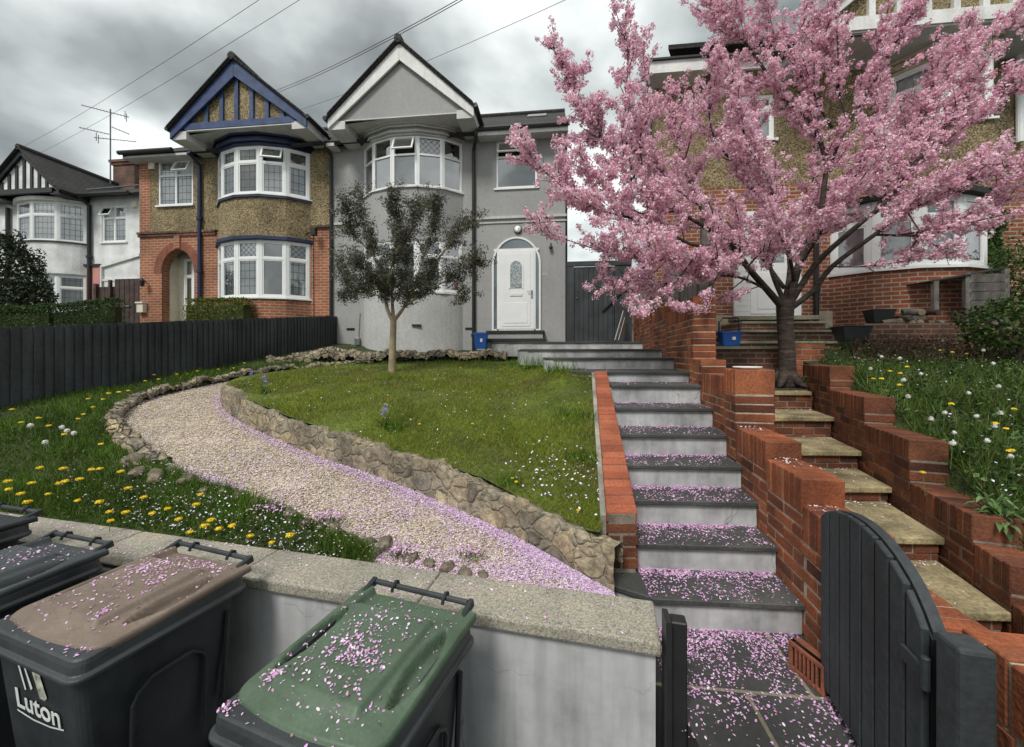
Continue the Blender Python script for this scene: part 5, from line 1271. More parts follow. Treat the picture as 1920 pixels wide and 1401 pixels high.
# ================================================================ WHEELIE BINS
def rrect(w, h, r, n=5, cx=0, cy=0):
    o = []
    for qx, qy, a0 in ((w/2-r, h/2-r, 0), (-w/2+r, h/2-r, 90), (-w/2+r, -h/2+r, 180), (w/2-r, -h/2+r, 270)):
        for k in range(n+1): a = math.radians(a0+90*k/n); o.append((cx+qx+r*math.cos(a), cy+qy+r*math.sin(a)))
    return o
def sst(x, a, b): t = min(1, max(0, (x-a)/(b-a))); return t*t*(3-2*t)
def lidz(u, v, style):
    h = .020*(1-abs(u)**5)*sst(v, 0, .10) + .012*sst(v, 0, .9)
    h += .026*sst(v, .09, .13)*(1-sst(v, .74, .79))*(1-sst(abs(u), .58, .65))             # raised centre panel
    if .20 < v < .78:
        w_ = .135*math.sin(math.pi*(v-.20)/.58)**.8; q = abs(abs(u)-.815)
        h -= .052*(1-sst(q, w_*.55, w_+.015))                                              # lens-shaped hand recesses
    h -= .038*sst(v, .795, .825)*(1-sst(abs(u), .74, .80))                                 # flat hinge plate at the back
    return h
def make_bin(origin, rz, label, lidmat, lidopen=0, logo=False, seed=0):
    b = empty('wheelie_bin', origin, label, 'wheelie bin', 'wheelie bins lined up along the front wall', rz)
    R = []
    for z, w, h, cy, r in [(.06, .42, .44, .33, .05), (.10, .45, .50, .35, .05), (.5, .49, .58, .345, .05), (.86, .525, .655, .35, .045), (.885, .525, .655, .35, .045), (.886, .555, .69, .35, .04), (.905, .555, .69, .35, .04)]:
        R.append([(x, y, z) for x, y in rrect(w, h, r, 5, 0, cy)])
    mb = MB(); mb.rings(R, True, False); mb.build('body', 'bin_body', b, smooth=False, bevel=.004, local=True)
    mb = MB()   # pressed rib on the side panels
    for s in (-1, 1):
        pts = [(s*.2565, .20, .30), (s*.2665, .20, .66), (s*.269, .22, .70), (s*.271, .27, .735), (s*.271, .44, .735), (s*.269, .49, .70), (s*.2665, .51, .66), (s*.2565, .51, .30)]
        mb.tube(pts, .010, 6)
        mb.tube([(s*.271, .62, .82), (s*.262, .60, .40)], .012, 6)
    mb.build('side_rib', 'bin_body', b, local=True)
    R = [[(x, y, z) for x, y in rrect(w, h, r, 6, 0, cy)] for z, w, h, cy, r in [(.895, .55, .69, .35, .04), (.897, .600, .735, .352, .05), (.912, .606, .742, .352, .05), (.918, .600, .735, .352, .05), (.922, .582, .716, .355, .045), (.955, .578, .712, .355, .045), (.972, .572, .706, .357, .042), (.978, .560, .694, .357, .04), (.978, .500, .60, .36, .04), (.90, .49, .59, .36, .04)]]
    mb = MB(); mb.rings(R, False, False); mb.build('rim', 'bin_rim', b, smooth=False, local=True, bevel=.003)
    # lid: a moulded heightfield with side grips
    nu, nv = 90, 120; G = []
    for j in range(nv+1):
        t = j/nv; v = t if t > .12 else .12*(t/.12)**1.8; yy = v*.665; rr = .085
        wv = .284 - (rr - math.sqrt(max(0, rr*rr-(rr-min(yy, rr))**2)) if yy < rr else 0); row = []
        for i in range(nu+1):
            u = -1+2*i/nu; row.append((u*wv, .055 + .675*v - .022*(1-u*u)*(1-sst(v, 0, .2)), .988 + lidz(u, v, 0) - .012*(1-sst(v, 0, .02))))
        G.append(row)
    top = MB(); top.grid(G)
    ring = G[0] + [r[-1] for r in G[1:-1]] + G[-1][::-1] + [r[0] for r in G[-2:0:-1]]
    top.rings([ring, [(p[0]*1.018, (p[1]-.36)*1.018+.36, p[2]-.006) for p in ring], [(p[0]*1.022, (p[1]-.36)*1.022+.36, p[2]-.030) for p in ring], [(p[0]*.985, (p[1]-.36)*.985+.36, p[2]-.032) for p in ring]], False, False)
    ld = top.build('lid', lidmat, b, smooth=True, local=True, recalc=False)
    # moulded line round the panel
    # handle bar, lugs and hinge clips
    hb = MB(); hb.tube([(-.235, .765, 1.015), (.235, .765, 1.015)], .013, 10)
    hn = hb.build('handle_bar', 'bin_rim', b, local=True)
    lg = MB()
    for s in (-1, 1): lg.hexa([(s*.262, .60, .975), (s*.238, .60, .975), (s*.238, .785, .995), (s*.262, .785, .995), (s*.262, .62, .992), (s*.238, .62, .992), (s*.238, .775, 1.034), (s*.262, .775, 1.034)])
    lg.build('handle_lug', 'bin_body', b, local=True, bevel=.004)
    cl = MB()
    for s in (-1, 1):
        x = s*.13; pts = [(x, .735, 1.0), (x, .742, 1.022), (x, .765, 1.036), (x, .785, 1.026), (x, .787, 1.008)]
        cl.tube(pts, .008, 6)
    cl.build('hinge_clip', 'bin_body', b, local=True)
    for s in (-1, 1):
        w = MB(); w.lathe((0, 0, 0), [(.05, -.03), (.10, -.028), (.105, 0), (.10, .028), (.05, .03)], 20); w.v = [(s*.25+v[2], .63+v[0], .105+v[1]) for v in w.v]; w.build('wheel', 'black_plastic', b, local=True)
    return b, ld
BZ = -.52
wdir = lambda deg: Vector((math.cos(math.radians(deg)), math.sin(math.radians(deg))))
def place(FL, deg, dz=0):
    w_ = wdir(deg); f = Vector(FL) + w_*.303 + Vector((-w_.y, w_.x))*.015
    return AD(f.x, f.y, BZ+dz), math.radians(deg) + TH
o, r = place((-.972, 1.262), -20.1); bin_g, lid_g = make_bin(o, r, 'black wheelie bin with a moss green lid scattered with petals, the rightmost bin', 'lid_green')
o, r = place(Vector((-1.60, 1.454)) - wdir(-19)*.648, -19); bin_b, lid_b = make_bin(o, r, 'black wheelie bin with a brown lid and white town lettering on its front', 'lid_brown')
o, r = place(Vector((-2.50, 1.62)) - wdir(-16)*.606, -16); bin_c, lid_c = make_bin(o, r, 'wheelie bin with a flat grey petal-covered lid, behind the brown-lidded one', 'lid_grey')
o, r = place(Vector((-3.18, 1.86)) - wdir(-14.5)*.606, -14.5, dz=.09); bin_d, lid_d = make_bin(o, r, 'black wheelie bin with a black lid at the far left edge of the picture', 'lid_grey')
for q_ in (bin_g, bin_b, bin_c, bin_d): q_.scale = (1.0, .935, 1.0)
bin_b.scale = (1.14, .935, 1.0)
bin_g.scale = (1.04, .965, 1.0)
lid_d.data.materials[0] = MATS['bin_body']
# the town lettering on the brown-lidded bin: Luton, two spikes, a banded tower and an underline
fz0 = .55
def onfront(x, z): return (x, .35-.3275 + (.86-z)*.10 - .006, z)   # follows the slope of the front panel
lg = MB()
def strip(pts): lg.poly([onfront(*p) for p in pts])
X0 = -.135; Z0 = .665
text('Luton', .120, 'lettering', 'logo_white', bin_b, (X0+.0, onfront(0, Z0)[1]-.002, Z0), (math.radians(95.7), 0, 0), ext=.001, local=True, bold=.0012)
strip([(X0+.035, Z0+.235), (X0+.047, Z0+.238), (X0+.080, Z0+.095), (X0+.070, Z0+.090)]); strip([(X0+.083, Z0+.205), (X0+.090, Z0+.205), (X0+.124, Z0+.115), (X0+.110, Z0+.102)])
lg.build('logo_spikes', 'logo_white', bin_b, local=True, recalc=False)
lg = MB(); strip([(X0+.118, Z0+.262), (X0+.162, Z0+.270), (X0+.210, Z0+.100), (X0+.195, Z0+.084), (X0+.163, Z0+.084)]); lg.build('logo_tower', 'logo_sand', bin_b, local=True, recalc=False)
lg = MB(); strip([(X0-.005, Z0-.028), (X0+.10, Z0-.036), (X0+.205, Z0-.028), (X0+.29, Z0-.010), (X0+.29, Z0-.003), (X0+.205, Z0-.021), (X0+.10, Z0-.028), (X0-.005, Z0-.02)]); lg.build('logo_underline', 'logo_white', bin_b, local=True, recalc=False)

# ================================================================ GATE AND POSTS
gt = empty('garden_gate', AD(1.285, 1.235, 0), 'arched dark grey boarded garden gate standing open against the brick wall', 'gate')
Hn = Vector((1.268, 1.235)); Lt = Vector((1.463, 1.90)); u = Lt-Hn; Lg = u.length; u /= Lg; n2 = Vector((u.y, -u.x))
def gtop(s): # s 0 at the hinge, 1 at the latch
    return float(np.interp(s, [0, .05, .13, .25, .38, .52, .66, .78, .9, 1], [.745, .79, .845, .892, .922, .935, .930, .915, .885, .835]))
nb_ = 8
for k in range(nb_):
    s0, s1 = k/nb_+.006, (k+1)/nb_-.010; m = 5; poly = []
    base = Hn
    mb = MB(); lo, hi = [], []
    tops = [(lerp(s0, s1, j/m), gtop(lerp(s0, s1, j/m))) for j in range(m+1)]
    fr = lambda s, off, z: AD(*(base + u*Lg*s + n2*off), z)
    prof = [(s0, .05), (s1, .05)] + tops[::-1]
    mb.rings([[fr(s, .022, z) for s, z in prof], [fr(s, 0, z) for s, z in prof]]); mb.build('board', 'anthracite_paint', gt, bevel=.004)
mb = MB()
mb.rings([[fr(s, .0225, z) for s, z in [(0, .05), (1, .05)] + [(q, gtop(q)-.02) for q in np.linspace(1, 0, 16)]], [fr(s, .036, z) for s, z in [(0, .05), (1, .05)] + [(q, gtop(q)-.02) for q in np.linspace(1, 0, 16)]]])
mb.build('backing', 'black_paint', gt)
mb = MB(); rp = [(q, gtop(q)) for q in np.linspace(0, 1, 20)]; R = []
for q, z in rp: R.append([fr(q, .026, z-.045), fr(q, .060, z-.045), fr(q, .060, z+.004), fr(q, .026, z+.004)])
mb.rings(R); mb.build('top_rail', 'anthracite_paint', gt)
mb = MB(); mb.obox(fr(0, .036, .15), AD(*(u*Lg))-AD(0, 0), AD(*(n2*.03))-AD(0, 0), UP*.08); mb.build('lower_rail', 'anthracite_paint', gt)
hg = MB(); hg.obox(fr(-.02, .0, .60), AD(*(u*.10))-AD(0, 0), AD(*(-n2*.012))-AD(0, 0), UP*.05).tube([fr(-.03, -.005, .58), fr(-.03, -.005, .68)], .012, 8); hg.build('hinge', 'anthracite_paint', gt, bevel=.003)
def post(name, N0, w, z0, z1, deg, label, mat='anthracite_paint', cap=.012):
    w1 = Vector((math.cos(math.radians(deg)), math.sin(math.radians(deg)))); d1 = Vector((-w1.y, w1.x)); N0 = Vector(N0)
    c = [N0, N0+w1*w, N0+w1*w+d1*w, N0+d1*w]; mb = MB()
    mb.prism([AD(*p) for p in c], z0, z1); o = mb.build(name, mat, bevel=cap); return tag(o, label, 'gate post')
post('gate_post', (1.228, 1.098), .088, -.5, .79, -13.5, 'thick square dark grey post that the open arched gate hangs on')
mb = MB(); mb.prism([AD(*p) for p in [(.655, 1.70), (.678, 1.695), (.695, 1.79), (.672, 1.795)]], -.5, .462)
slim = post('gate_post', (.690, 1.735), .066, -.5, .44, -13.5, 'slim black post fixed to the end of the low front wall', 'black_paint', .005)
q = mb.build('edge_batten', 'black_paint', slim)
q.parent = slim
# air brick standing by the wall
ab = empty('air_brick', AD(1.455, 1.93, 0), 'loose perforated red air brick standing on the slab path by the wall', 'brick')
mb = MB(); w1 = Vector((.20, -.98)).normalized(); d1 = Vector((-w1.y, w1.x)); O = Vector((1.425, 2.05))
ax = AD(*w1)-AD(0, 0); ay = AD(*d1)-AD(0, 0); o3 = AD(O.x, O.y, .002); W_, Tk, Hh = .10, .065, .205
W_ = .19; Hh = .14
mb.obox(o3, ax*W_, ay*Tk*.35, UP*Hh); mb.build('core', 'black_paint', ab)
mb = MB(); sl = -ay*.012
mb.obox(o3+sl, ax*.018, -sl+ay*.064, UP*Hh).obox(o3+ax*(W_-.018)+sl, ax*.018, -sl+ay*.064, UP*Hh).obox(o3+ax*.018+sl, ax*(W_-.036), -sl+ay*.064, UP*.02).obox(o3+ax*.018+sl+UP*(Hh-.02), ax*(W_-.036), -sl+ay*.064, UP*.02)
for k in range(1, 7): mb.obox(o3+ax*(.018+(W_-.036)*k/7-.004)+sl, ax*.009, -sl, UP*Hh*.98+UP*0)
mb.build('clay_grid', 'terracotta', ab, bevel=.002)
# ================================================================ CHERRY TREE
def limb(pts, r0, r1, n=8):
    P3 = [P(*p) for p in pts]
    # catmull smoothing
    out = []
    for i in range(len(P3)-1):
        a, b, c, d = P3[max(i-1, 0)], P3[i], P3[i+1], P3[min(i+2, len(P3)-1)]
        for k in range(4):
            t = k/4; out.append(.5*((2*b) + (c-a)*t + (2*a-5*b+4*c-d)*t*t + (3*b-a-3*c+d)*t**3))
    out.append(P3[-1]); m = len(out)
    return out, [lerp(r0, r1, (k/(m-1))**.8) for k in range(m)]
ch = empty('cherry_tree', P(1475, 722, 5.3), 'large spreading cherry tree covered in pink blossom beside the brick steps', 'tree')
TB = MB()
trunk = [P(1475, 735, 5.3), P(1475, 712, 5.3), P(1476, 690, 5.3), P(1475, 650, 5.3), P(1472, 610, 5.28), P(1472, 575, 5.26), P(1473, 556, 5.25)]
TB.tube(trunk, [.150, .120, .102, .096, .094, .104, .09], 14)
for k in range(5):
    a = k*1.3; q = P(1475, 716, 5.3); TB.tube([q+Vector((math.cos(a)*.05, math.sin(a)*.05, .12)), q+Vector((math.cos(a)*.15, math.sin(a)*.15, .0)), q+Vector((math.cos(a)*.26, math.sin(a)*.26, -.06))], [.07, .05, .02], 8)
LIMBS = [
 ([(1470, 580, 5.25), (1440, 545, 5.15), (1405, 505, 5.05), (1375, 465, 4.95), (1330, 430, 4.85), (1270, 395, 4.8), (1200, 352, 4.7), (1160, 305, 4.65), (1125, 255, 4.6), (1090, 200, 4.55), (1060, 140, 4.5), (1034, 82, 4.5)], .060, .006),
 ([(1378, 468, 4.96), (1330, 463, 4.8), (1290, 456, 4.7), (1245, 432, 4.6), (1180, 408, 4.5), (1120, 392, 4.45), (1050, 345, 4.4), (1000, 300, 4.35), (972, 255, 4.3)], .036, .005),
 ([(1440, 545, 5.1), (1400, 500, 4.8), (1360, 487, 4.6), (1300, 486, 4.5), (1200, 485, 4.4), (1100, 462, 4.3), (1008, 430, 4.2)], .03, .005),
 ([(1472, 570, 5.25), (1452, 525, 5.3), (1440, 490, 5.4), (1425, 466, 5.5), (1380, 460, 5.6), (1320, 430, 5.8), (1240, 420, 5.9)], .045, .006),
 ([(1476, 575, 5.25), (1492, 520, 5.2), (1507, 470, 5.2), (1535, 420, 5.15), (1545, 350, 5.1), (1548, 300, 5.1), (1520, 230, 5.05), (1468, 185, 5.0), (1420, 110, 4.95), (1372, 50, 4.9), (1340, 0, 4.9), (1325, -70, 4.9)], .062, .01),
 ([(1478, 575, 5.25), (1530, 495, 5.1), (1600, 430, 4.95), (1670, 370, 4.85), (1720, 300, 4.8), (1770, 240, 4.75), (1800, 190, 4.7), (1830, 110, 4.7)], .055, .008),
 ([(1480, 580, 5.25), (1525, 545, 5.1), (1560, 500, 5.0), (1640, 440, 4.8), (1700, 395, 4.6), (1780, 360, 4.45), (1850, 330, 4.35), (1930, 290, 4.25), (2010, 250, 4.2)], .05, .01),
 ([(1547, 330, 5.1), (1590, 230, 5.1), (1640, 150, 5.1), (1690, 60, 5.05), (1722, 10, 5.0), (1765, -60, 5.0)], .035, .012),
 ([(1474, 560, 5.25), (1480, 480, 5.5), (1440, 410, 5.7), (1400, 320, 5.8), (1410, 240, 5.9), (1370, 140, 6.0), (1350, 60, 6.0)], .05, .008),
 ([(1195, 350, 4.7), (1178, 290, 4.65), (1172, 200, 4.6), (1178, 110, 4.6), (1170, 60, 4.6), (1178, 5, 4.6)], .018, .005),
 ([(1215, 360, 4.7), (1200, 270, 4.75), (1215, 180, 4.8), (1205, 95, 4.8)], .016, .004),
 ([(1330, 430, 4.85), (1290, 330, 5.0), (1265, 240, 5.05), (1262, 175, 5.1)], .02, .005),
 ([(1400, 330, 5.8), (1340, 260, 5.7), (1330, 180, 5.7), (1345, 110, 5.6)], .025, .006),
 ([(1440, 545, 5.1), (1385, 520, 4.9), (1310, 520, 4.7), (1230, 535, 4.6), (1190, 530, 4.5), (1125, 546, 4.45)], .024, .004),
 ([(1640, 400, 4.9), (1700, 270, 5.0), (1760, 160, 5.1), (1830, 80, 5.1), (1900, 30, 5.1)], .03, .006),
 ([(1720, 300, 4.8), (1790, 250, 4.7), (1860, 190, 4.6), (1940, 130, 4.5), (2000, 80, 4.5)], .024, .006),
 ([(1640, 440, 4.8), (1740, 440, 4.7), (1820, 410, 4.6), (1900, 370, 4.5)], .02, .005),
 ([(1510, 460, 5.2), (1590, 360, 5.3), (1660, 280, 5.4), (1730, 200, 5.5), (1760, 120, 5.6)], .03, .006),
 ([(1490, 530, 5.2), (1470, 430, 4.8), (1440, 340, 4.5), (1400, 260, 4.35), (1370, 200, 4.3)], .03, .006),
 ([(1500, 500, 5.2), (1560, 400, 4.7), (1610, 320, 4.4), (1640, 250, 4.2)], .028, .006),
 ([(1480, 540, 5.25), (1520, 440, 5.7), (1600, 350, 6.1), (1650, 250, 6.3), (1640, 150, 6.4)], .035, .008),
 ([(1470, 540, 5.25), (1400, 450, 5.8), (1300, 370, 6.2), (1230, 310, 6.3), (1200, 260, 6.3)], .035, .006),
 ([(1560, 240, 5.1), (1500, 140, 5.0), (1450, 60, 5.0), (1420, -20, 5.0)], .022, .006),
 ([(1590, 230, 5.1), (1560, 130, 5.2), (1540, 50, 5.2), (1510, -30, 5.2)], .02, .006),
 ([(1270, 395, 4.8), (1200, 400, 4.6), (1130, 345, 4.5), (1080, 280, 4.4)], .016, .004),
 ([(1300, 486, 4.5), (1240, 560, 4.3), (1190, 590, 4.2)], .012, .003),
 ([(1360, 490, 4.6), (1310, 570, 4.4), (1250, 575, 4.3)], .012, .003),
 ([(1400, 520, 5.0), (1350, 560, 5.1), (1290, 600, 5.1)], .012, .003),
 ([(1430, 535, 5.1), (1400, 545, 4.9), (1375, 558, 4.8)], .012, .004),
 ([(1700, 395, 4.6), (1730, 440, 4.4), (1770, 470, 4.3), (1800, 475, 4.2)], .012, .003),
 ([(1560, 500, 5.0), (1620, 500, 4.8), (1700, 490, 4.7), (1760, 480, 4.6)], .012, .003),
]
SUB = []
for li, (pts, r0, r1) in enumerate(LIMBS):
    if li in (9, 10) or li >= 25: continue
    o, rr = limb(pts, r0, r1); m = len(o); L_ = sum((o[k+1]-o[k]).length for k in range(m-1))
    for q in range(int(L_*2.15)):
        t = (.34 if r0 > .03 else .15) + .6*random.random(); f = t*(m-1); i = min(int(f), m-2); p = o[i].lerp(o[i+1], f-i); dr = (o[i+1]-o[i]).normalized()
        side = Vector((random.gauss(0, 1), random.gauss(0, 1), random.gauss(0, .7))).normalized(); ln = random.uniform(.5, 1.15)*(1.15-.75*t)
        e1 = p + (dr*.8+side*.85+Vector((0, 0, .0))).normalized()*ln*.5; e2 = e1 + (dr*.9+side*.6+Vector((0, 0, .15))).normalized()*ln*.5
        ea, ed = toAD(e2); ey = 665-(e2.z-EYE)*750/ed; ex = 960+ea/ed*750
        if ey > (575 if ex < 1380 else 500) or ex < 1010 + max(0, 250-ey)*.25: continue
        SUB.append((p, e1, e2, .012*(1.1-t), .004))
TW = []   # (a, b) twig segments that carry blossom, with weight
for li, (pts, r0, r1) in enumerate(LIMBS):
    o, rr = limb(pts, r0*.8, r1*.8); TB.tube(o, rr, 7)
    m = len(o)
    L_ = sum((o[k+1]-o[k]).length for k in range(m-1))
    first = .40 if li in (0, 4, 5, 6, 8) else (.22 if li in (1, 2, 3, 7) else .12)
    if li >= 25: first = .3
    n_tw = int(L_*(13 if li < 25 else 10))
    for k in range(m-1):
        if k/(m-1) > (.62 if r0 > .03 else .30): TW.append((o[k], o[k+1], .75))
    for q in range(n_tw):
        t = first + (1-first)*random.random()**.9; f = t*(m-1); i = min(int(f), m-2); p = o[i].lerp(o[i+1], f-i); dr = (o[i+1]-o[i]).normalized()
        side = Vector((random.gauss(0, 1), random.gauss(0, 1), random.gauss(0, .8))).normalized()
        d = (dr*.9 + side*.85 + Vector((0, 0, .15))).normalized(); ln = random.uniform(.16, .55)*(1.1-.55*t)*(1 if li < 25 else .6)
        q1 = p + d*ln*.5 + Vector((0, 0, .02)); d2 = (d + dr*.3 + Vector((random.gauss(0, .2), random.gauss(0, .2), .22))).normalized(); q2 = q1 + d2*ln*.5
        TB.tube([p, q1, q2], [max(.004, .007*(1-t)+.004), .004, .002], 5, False); TW.append((p, q1, 1)); TW.append((q1, q2, 1.25))
        if ln > .3:
            for s in range(2):
                d3 = (d2 + Vector((random.gauss(0, .7), random.gauss(0, .7), random.gauss(.2, .5)))).normalized(); q0 = p.lerp(q2, random.uniform(.3, .8)); q3 = q0 + d3*random.uniform(.12, .26)
                TB.tube([q0, q3], [.003, .0018], 4, False); TW.append((q0, q3, 1.2))
for p, e1, e2, ra, rb in SUB:
    TB.tube([p, e1, e2], [ra, (ra+rb)/2, rb], 6, False); ln = (e1-p).length*2
    for k in range(int(ln*13)):
        t = random.random(); b0 = p.lerp(e1, t*2) if t < .5 else e1.lerp(e2, t*2-1); d = ((e2-p).normalized()*.7 + Vector((random.gauss(0, .7), random.gauss(0, .7), random.gauss(.2, .6)))).normalized(); q2 = b0 + d*random.uniform(.10, .30)
        TB.tube([b0, q2], [.003, .0018], 4, False); TW.append((b0, q2, 1.1))
    TW.append((e1, e2, 1.1)); TW.append((p.lerp(e1, .5), e1, .8))
TB.build('trunk', 'cherry_bark_dark', ch, smooth=True, recalc=False)
C = []; RR = []
for a, b, w in TW:
    l = (b-a).length; n = l*19*w; n = int(n) + (random.random() < n-int(n))
    for k in range(n):
        c = a.lerp(b, random.random()) + Vector((random.gauss(0, .022), random.gauss(0, .022), random.gauss(0, .022)))
        C.append(c); RR.append(random.uniform(.030, .056))
C = np.array(C); RR = np.array(RR); print('blossom clusters', len(C))
ca = C[:, 0]*CT+C[:, 1]*ST; cd = -C[:, 0]*ST+C[:, 1]*CT; cx_ = 960+ca/cd*750; cy_ = 665-(C[:, 2]-EYE)*750/cd   # the crown ends here at its lower side
keep = cy_ < np.interp(cx_, [950, 1100, 1180, 1340, 1420, 1500, 1560, 1800, 1900], [440, 560, 590, 590, 575, 540, 505, 490, 430]); C = C[keep]; RR = RR[keep]
PK = 26
cc = np.repeat(C, PK, axis=0); rr = np.repeat(RR, PK); dirs = unit(RNG.normal(size=(len(cc), 3)))
pos = cc + dirs*(rr*RNG.uniform(.45, 1.1, len(cc)))[:, None]
npobj('blossom', leafquads(pos, .0135, .8, dirs, .6), 4, 'blossom', ch)
sel = RNG.random(len(C)) < .16; lc = np.repeat(C[sel], 2, axis=0) + RNG.normal(size=(sel.sum()*2, 3))*.03
npobj('young_leaf', leafquads(lc, .016, .4), 4, 'blossom_leaf', ch)

# ================================================================ OLIVE-LIKE TREE ON THE LAWN
d0 = 7.0; ot = empty('small_evergreen_tree', P(735, 702, d0), 'small standard tree with a pale bare trunk and dark grey-green leaves on the lawn', 'tree')
def tubeP(mb, pts, r0, r1, n=8):
    o, rr = limb(pts, r0, r1); mb.tube(o, rr, n); return o
tb = MB(); tubeP(tb, [(735, 706, d0), (736, 660, d0), (738, 600, d0)], .070, .052, 12)
SEG = []
for pts, r0 in [([(738, 605, d0), (725, 575, d0), (722, 540, d0-.1), (700, 480, d0-.2), (680, 420, d0-.2), (672, 370, d0-.2)], .04), ([(738, 602, d0), (755, 580, d0+.1), (775, 545, d0+.1), (810, 500, d0), (850, 450, d0), (880, 410, d0)], .038),
        ([(738, 600, d0), (735, 550, d0+.3), (740, 480, d0+.4), (745, 420, d0+.4), (735, 365, d0+.3)], .036), ([(760, 575, d0+.1), (800, 545, d0-.3), (850, 520, d0-.4), (890, 490, d0-.4)], .022),
        ([(722, 560, d0), (690, 545, d0+.2), (650, 520, d0+.3), (638, 480, d0+.3)], .02), ([(725, 540, d0-.1), (740, 480, d0-.6), (770, 430, d0-.8), (780, 385, d0-.7)], .02),
        ([(700, 480, d0-.2), (660, 430, d0-.3), (652, 380, d0-.3)], .016), ([(775, 545, d0+.1), (800, 460, d0+.5), (820, 400, d0+.6), (815, 370, d0+.6)], .02), ([(722, 545, d0), (700, 520, d0-.6), (670, 490, d0-.9)], .016), ([(735, 570, d0), (760, 520, d0+.8), (760, 460, d0+.9)], .018),
        ([(690, 548, d0+.2), (655, 550, d0+.1), (635, 560, d0)], .012), ([(850, 520, d0-.4), (870, 540, d0-.4), (860, 548, d0-.4)], .01)]:
    o = tubeP(tb, pts, r0, .005, 7)
    m = len(o); L_ = sum((o[k+1]-o[k]).length for k in range(m-1))
    for q in range(int(L_*24)):
        t = .22 + .78*random.random(); f = t*(m-1); i = min(int(f), m-2); p = o[i].lerp(o[i+1], f-i); d = ((o[i+1]-o[i]).normalized()*.6 + Vector((random.gauss(0, .7), random.gauss(0, .7), random.gauss(.25, .6)))).normalized()
        e = p + d*random.uniform(.12, .40); SEG.append((p, e)); tb.tube([p, e], [.005, .002], 4, False)
tb.build('trunk', 'trunk_pale', ot, smooth=True, recalc=False)
lv = []; dl = []
for a, b in SEG:
    for k in range(110):
        q = a.lerp(b, random.random()**.8) + Vector((random.gauss(0, .045), random.gauss(0, .045), random.gauss(0, .045))); lv.append(q)
lv = np.array(lv); lca = lv[:, 0]*CT+lv[:, 1]*ST; lcd = -lv[:, 0]*ST+lv[:, 1]*CT; lv = lv[665-(lv[:, 2]-EYE)*750/lcd < 578-abs(960+lca/lcd*750-745)*.05]; print('leaves', len(lv)); npobj('foliage', leafquads(lv, .024, .34), 4, 'olive_leaf', ot)

# ================================================================ SHRUBS AND HEDGES
def bush(name, centre, rad, n, size, mat, label, cat, stems=6, asp=.5, lump=3.0, kind=None, flat=0):
    r = empty(name, (centre[0], centre[1], centre[2]-rad[2]), label, cat)
    pts = unit(RNG.normal(size=(n, 3))); k = RNG.uniform(.45, 1, n)**.45
    ln = np.array([noise.noise(Vector(p)*lump + Vector(centre)) for p in pts]); k = k*(1+.45*ln); pts = pts*k[:, None]
    if flat: pts = np.sign(pts)*np.abs(pts)**flat
    pts = pts*np.array(rad) + np.array(centre); npobj('foliage', leafquads(pts, size, asp), 4, mat, r)
    if stems:
        mb = MB()
        for s in range(stems):
            a = s*2.4; e = Vector(centre) + Vector((math.cos(a)*rad[0]*.6, math.sin(a)*rad[1]*.6, rad[2]*.4)); mb.tube([Vector((centre[0], centre[1], centre[2]-rad[2]-.1)), Vector(centre).lerp(e, .4)-Vector((0, 0, .1)), e], [.03, .02, .006], 6)
        mb.build('stem', 'brown_wood', r)
    return r
c = P(10, 520, 10.5); bush('evergreen_shrub', c, (.9, .6, 1.15), 8000, .045, 'dark_leaf', 'dark evergreen shrub at the left edge in front of the white house', 'shrub', lump=2.2)
c = P(55, 560, 10.2); bush('evergreen_shrub', c, (.55, .5, .5), 3000, .04, 'dark_leaf', 'smaller dark shrub beside the tall evergreen, above the trimmed hedge', 'shrub', lump=2.5)
# clipped hedge beyond the fence
def hedge(name, pts, w, h, n, size, mat, label, cat):
    q = []; P3 = [Vector(p) for p in pts]
    for i in range(n):
        f = random.random()*(len(P3)-1); k = int(f); p = P3[k].lerp(P3[k+1], f-k); t = (P3[k+1]-P3[k]).normalized(); s = Vector((-t.y, t.x, 0)); u_, v_ = random.uniform(-1, 1), random.random()
        m = max(abs(u_), v_); 
        if m < .75: v_ = 1 if random.random() < .5 else v_; u_ = u_ if v_ == 1 else math.copysign(1, u_)
        q.append(p + s*u_*w/2 + Vector((0, 0, v_*h + .06*noise.noise(p*2.5)*v_)) + Vector((random.gauss(0, .02), random.gauss(0, .02), random.gauss(0, .02))))
    r = empty(name, P3[0], label, cat); npobj('foliage', leafquads(np.array(q), size, .6), 4, mat, r)
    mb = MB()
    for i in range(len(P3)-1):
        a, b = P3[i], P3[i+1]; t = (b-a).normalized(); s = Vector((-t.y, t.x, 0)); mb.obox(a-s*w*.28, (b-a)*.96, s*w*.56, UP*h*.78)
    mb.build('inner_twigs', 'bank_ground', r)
hz0 = P(0, 620, 9.4)
hedge('clipped_hedge', [P(-120, 650, 9.0), P(-20, 650, 9.3), P(110, 640, 9.7), P(226, 625, 10.2)], .8, .86, 17000, .022, 'hedge_leaf', 'long low dark green clipped hedge behind the dark fence at left', 'hedge')
hedge('box_hedge', [P(357, 612, 10.35), P(410, 612, 10.3), P(466, 612, 10.15)], .45, .68, 7000, .020, 'box_leaf', 'small yellow-green hedge under the bay window of the brick house', 'hedge')
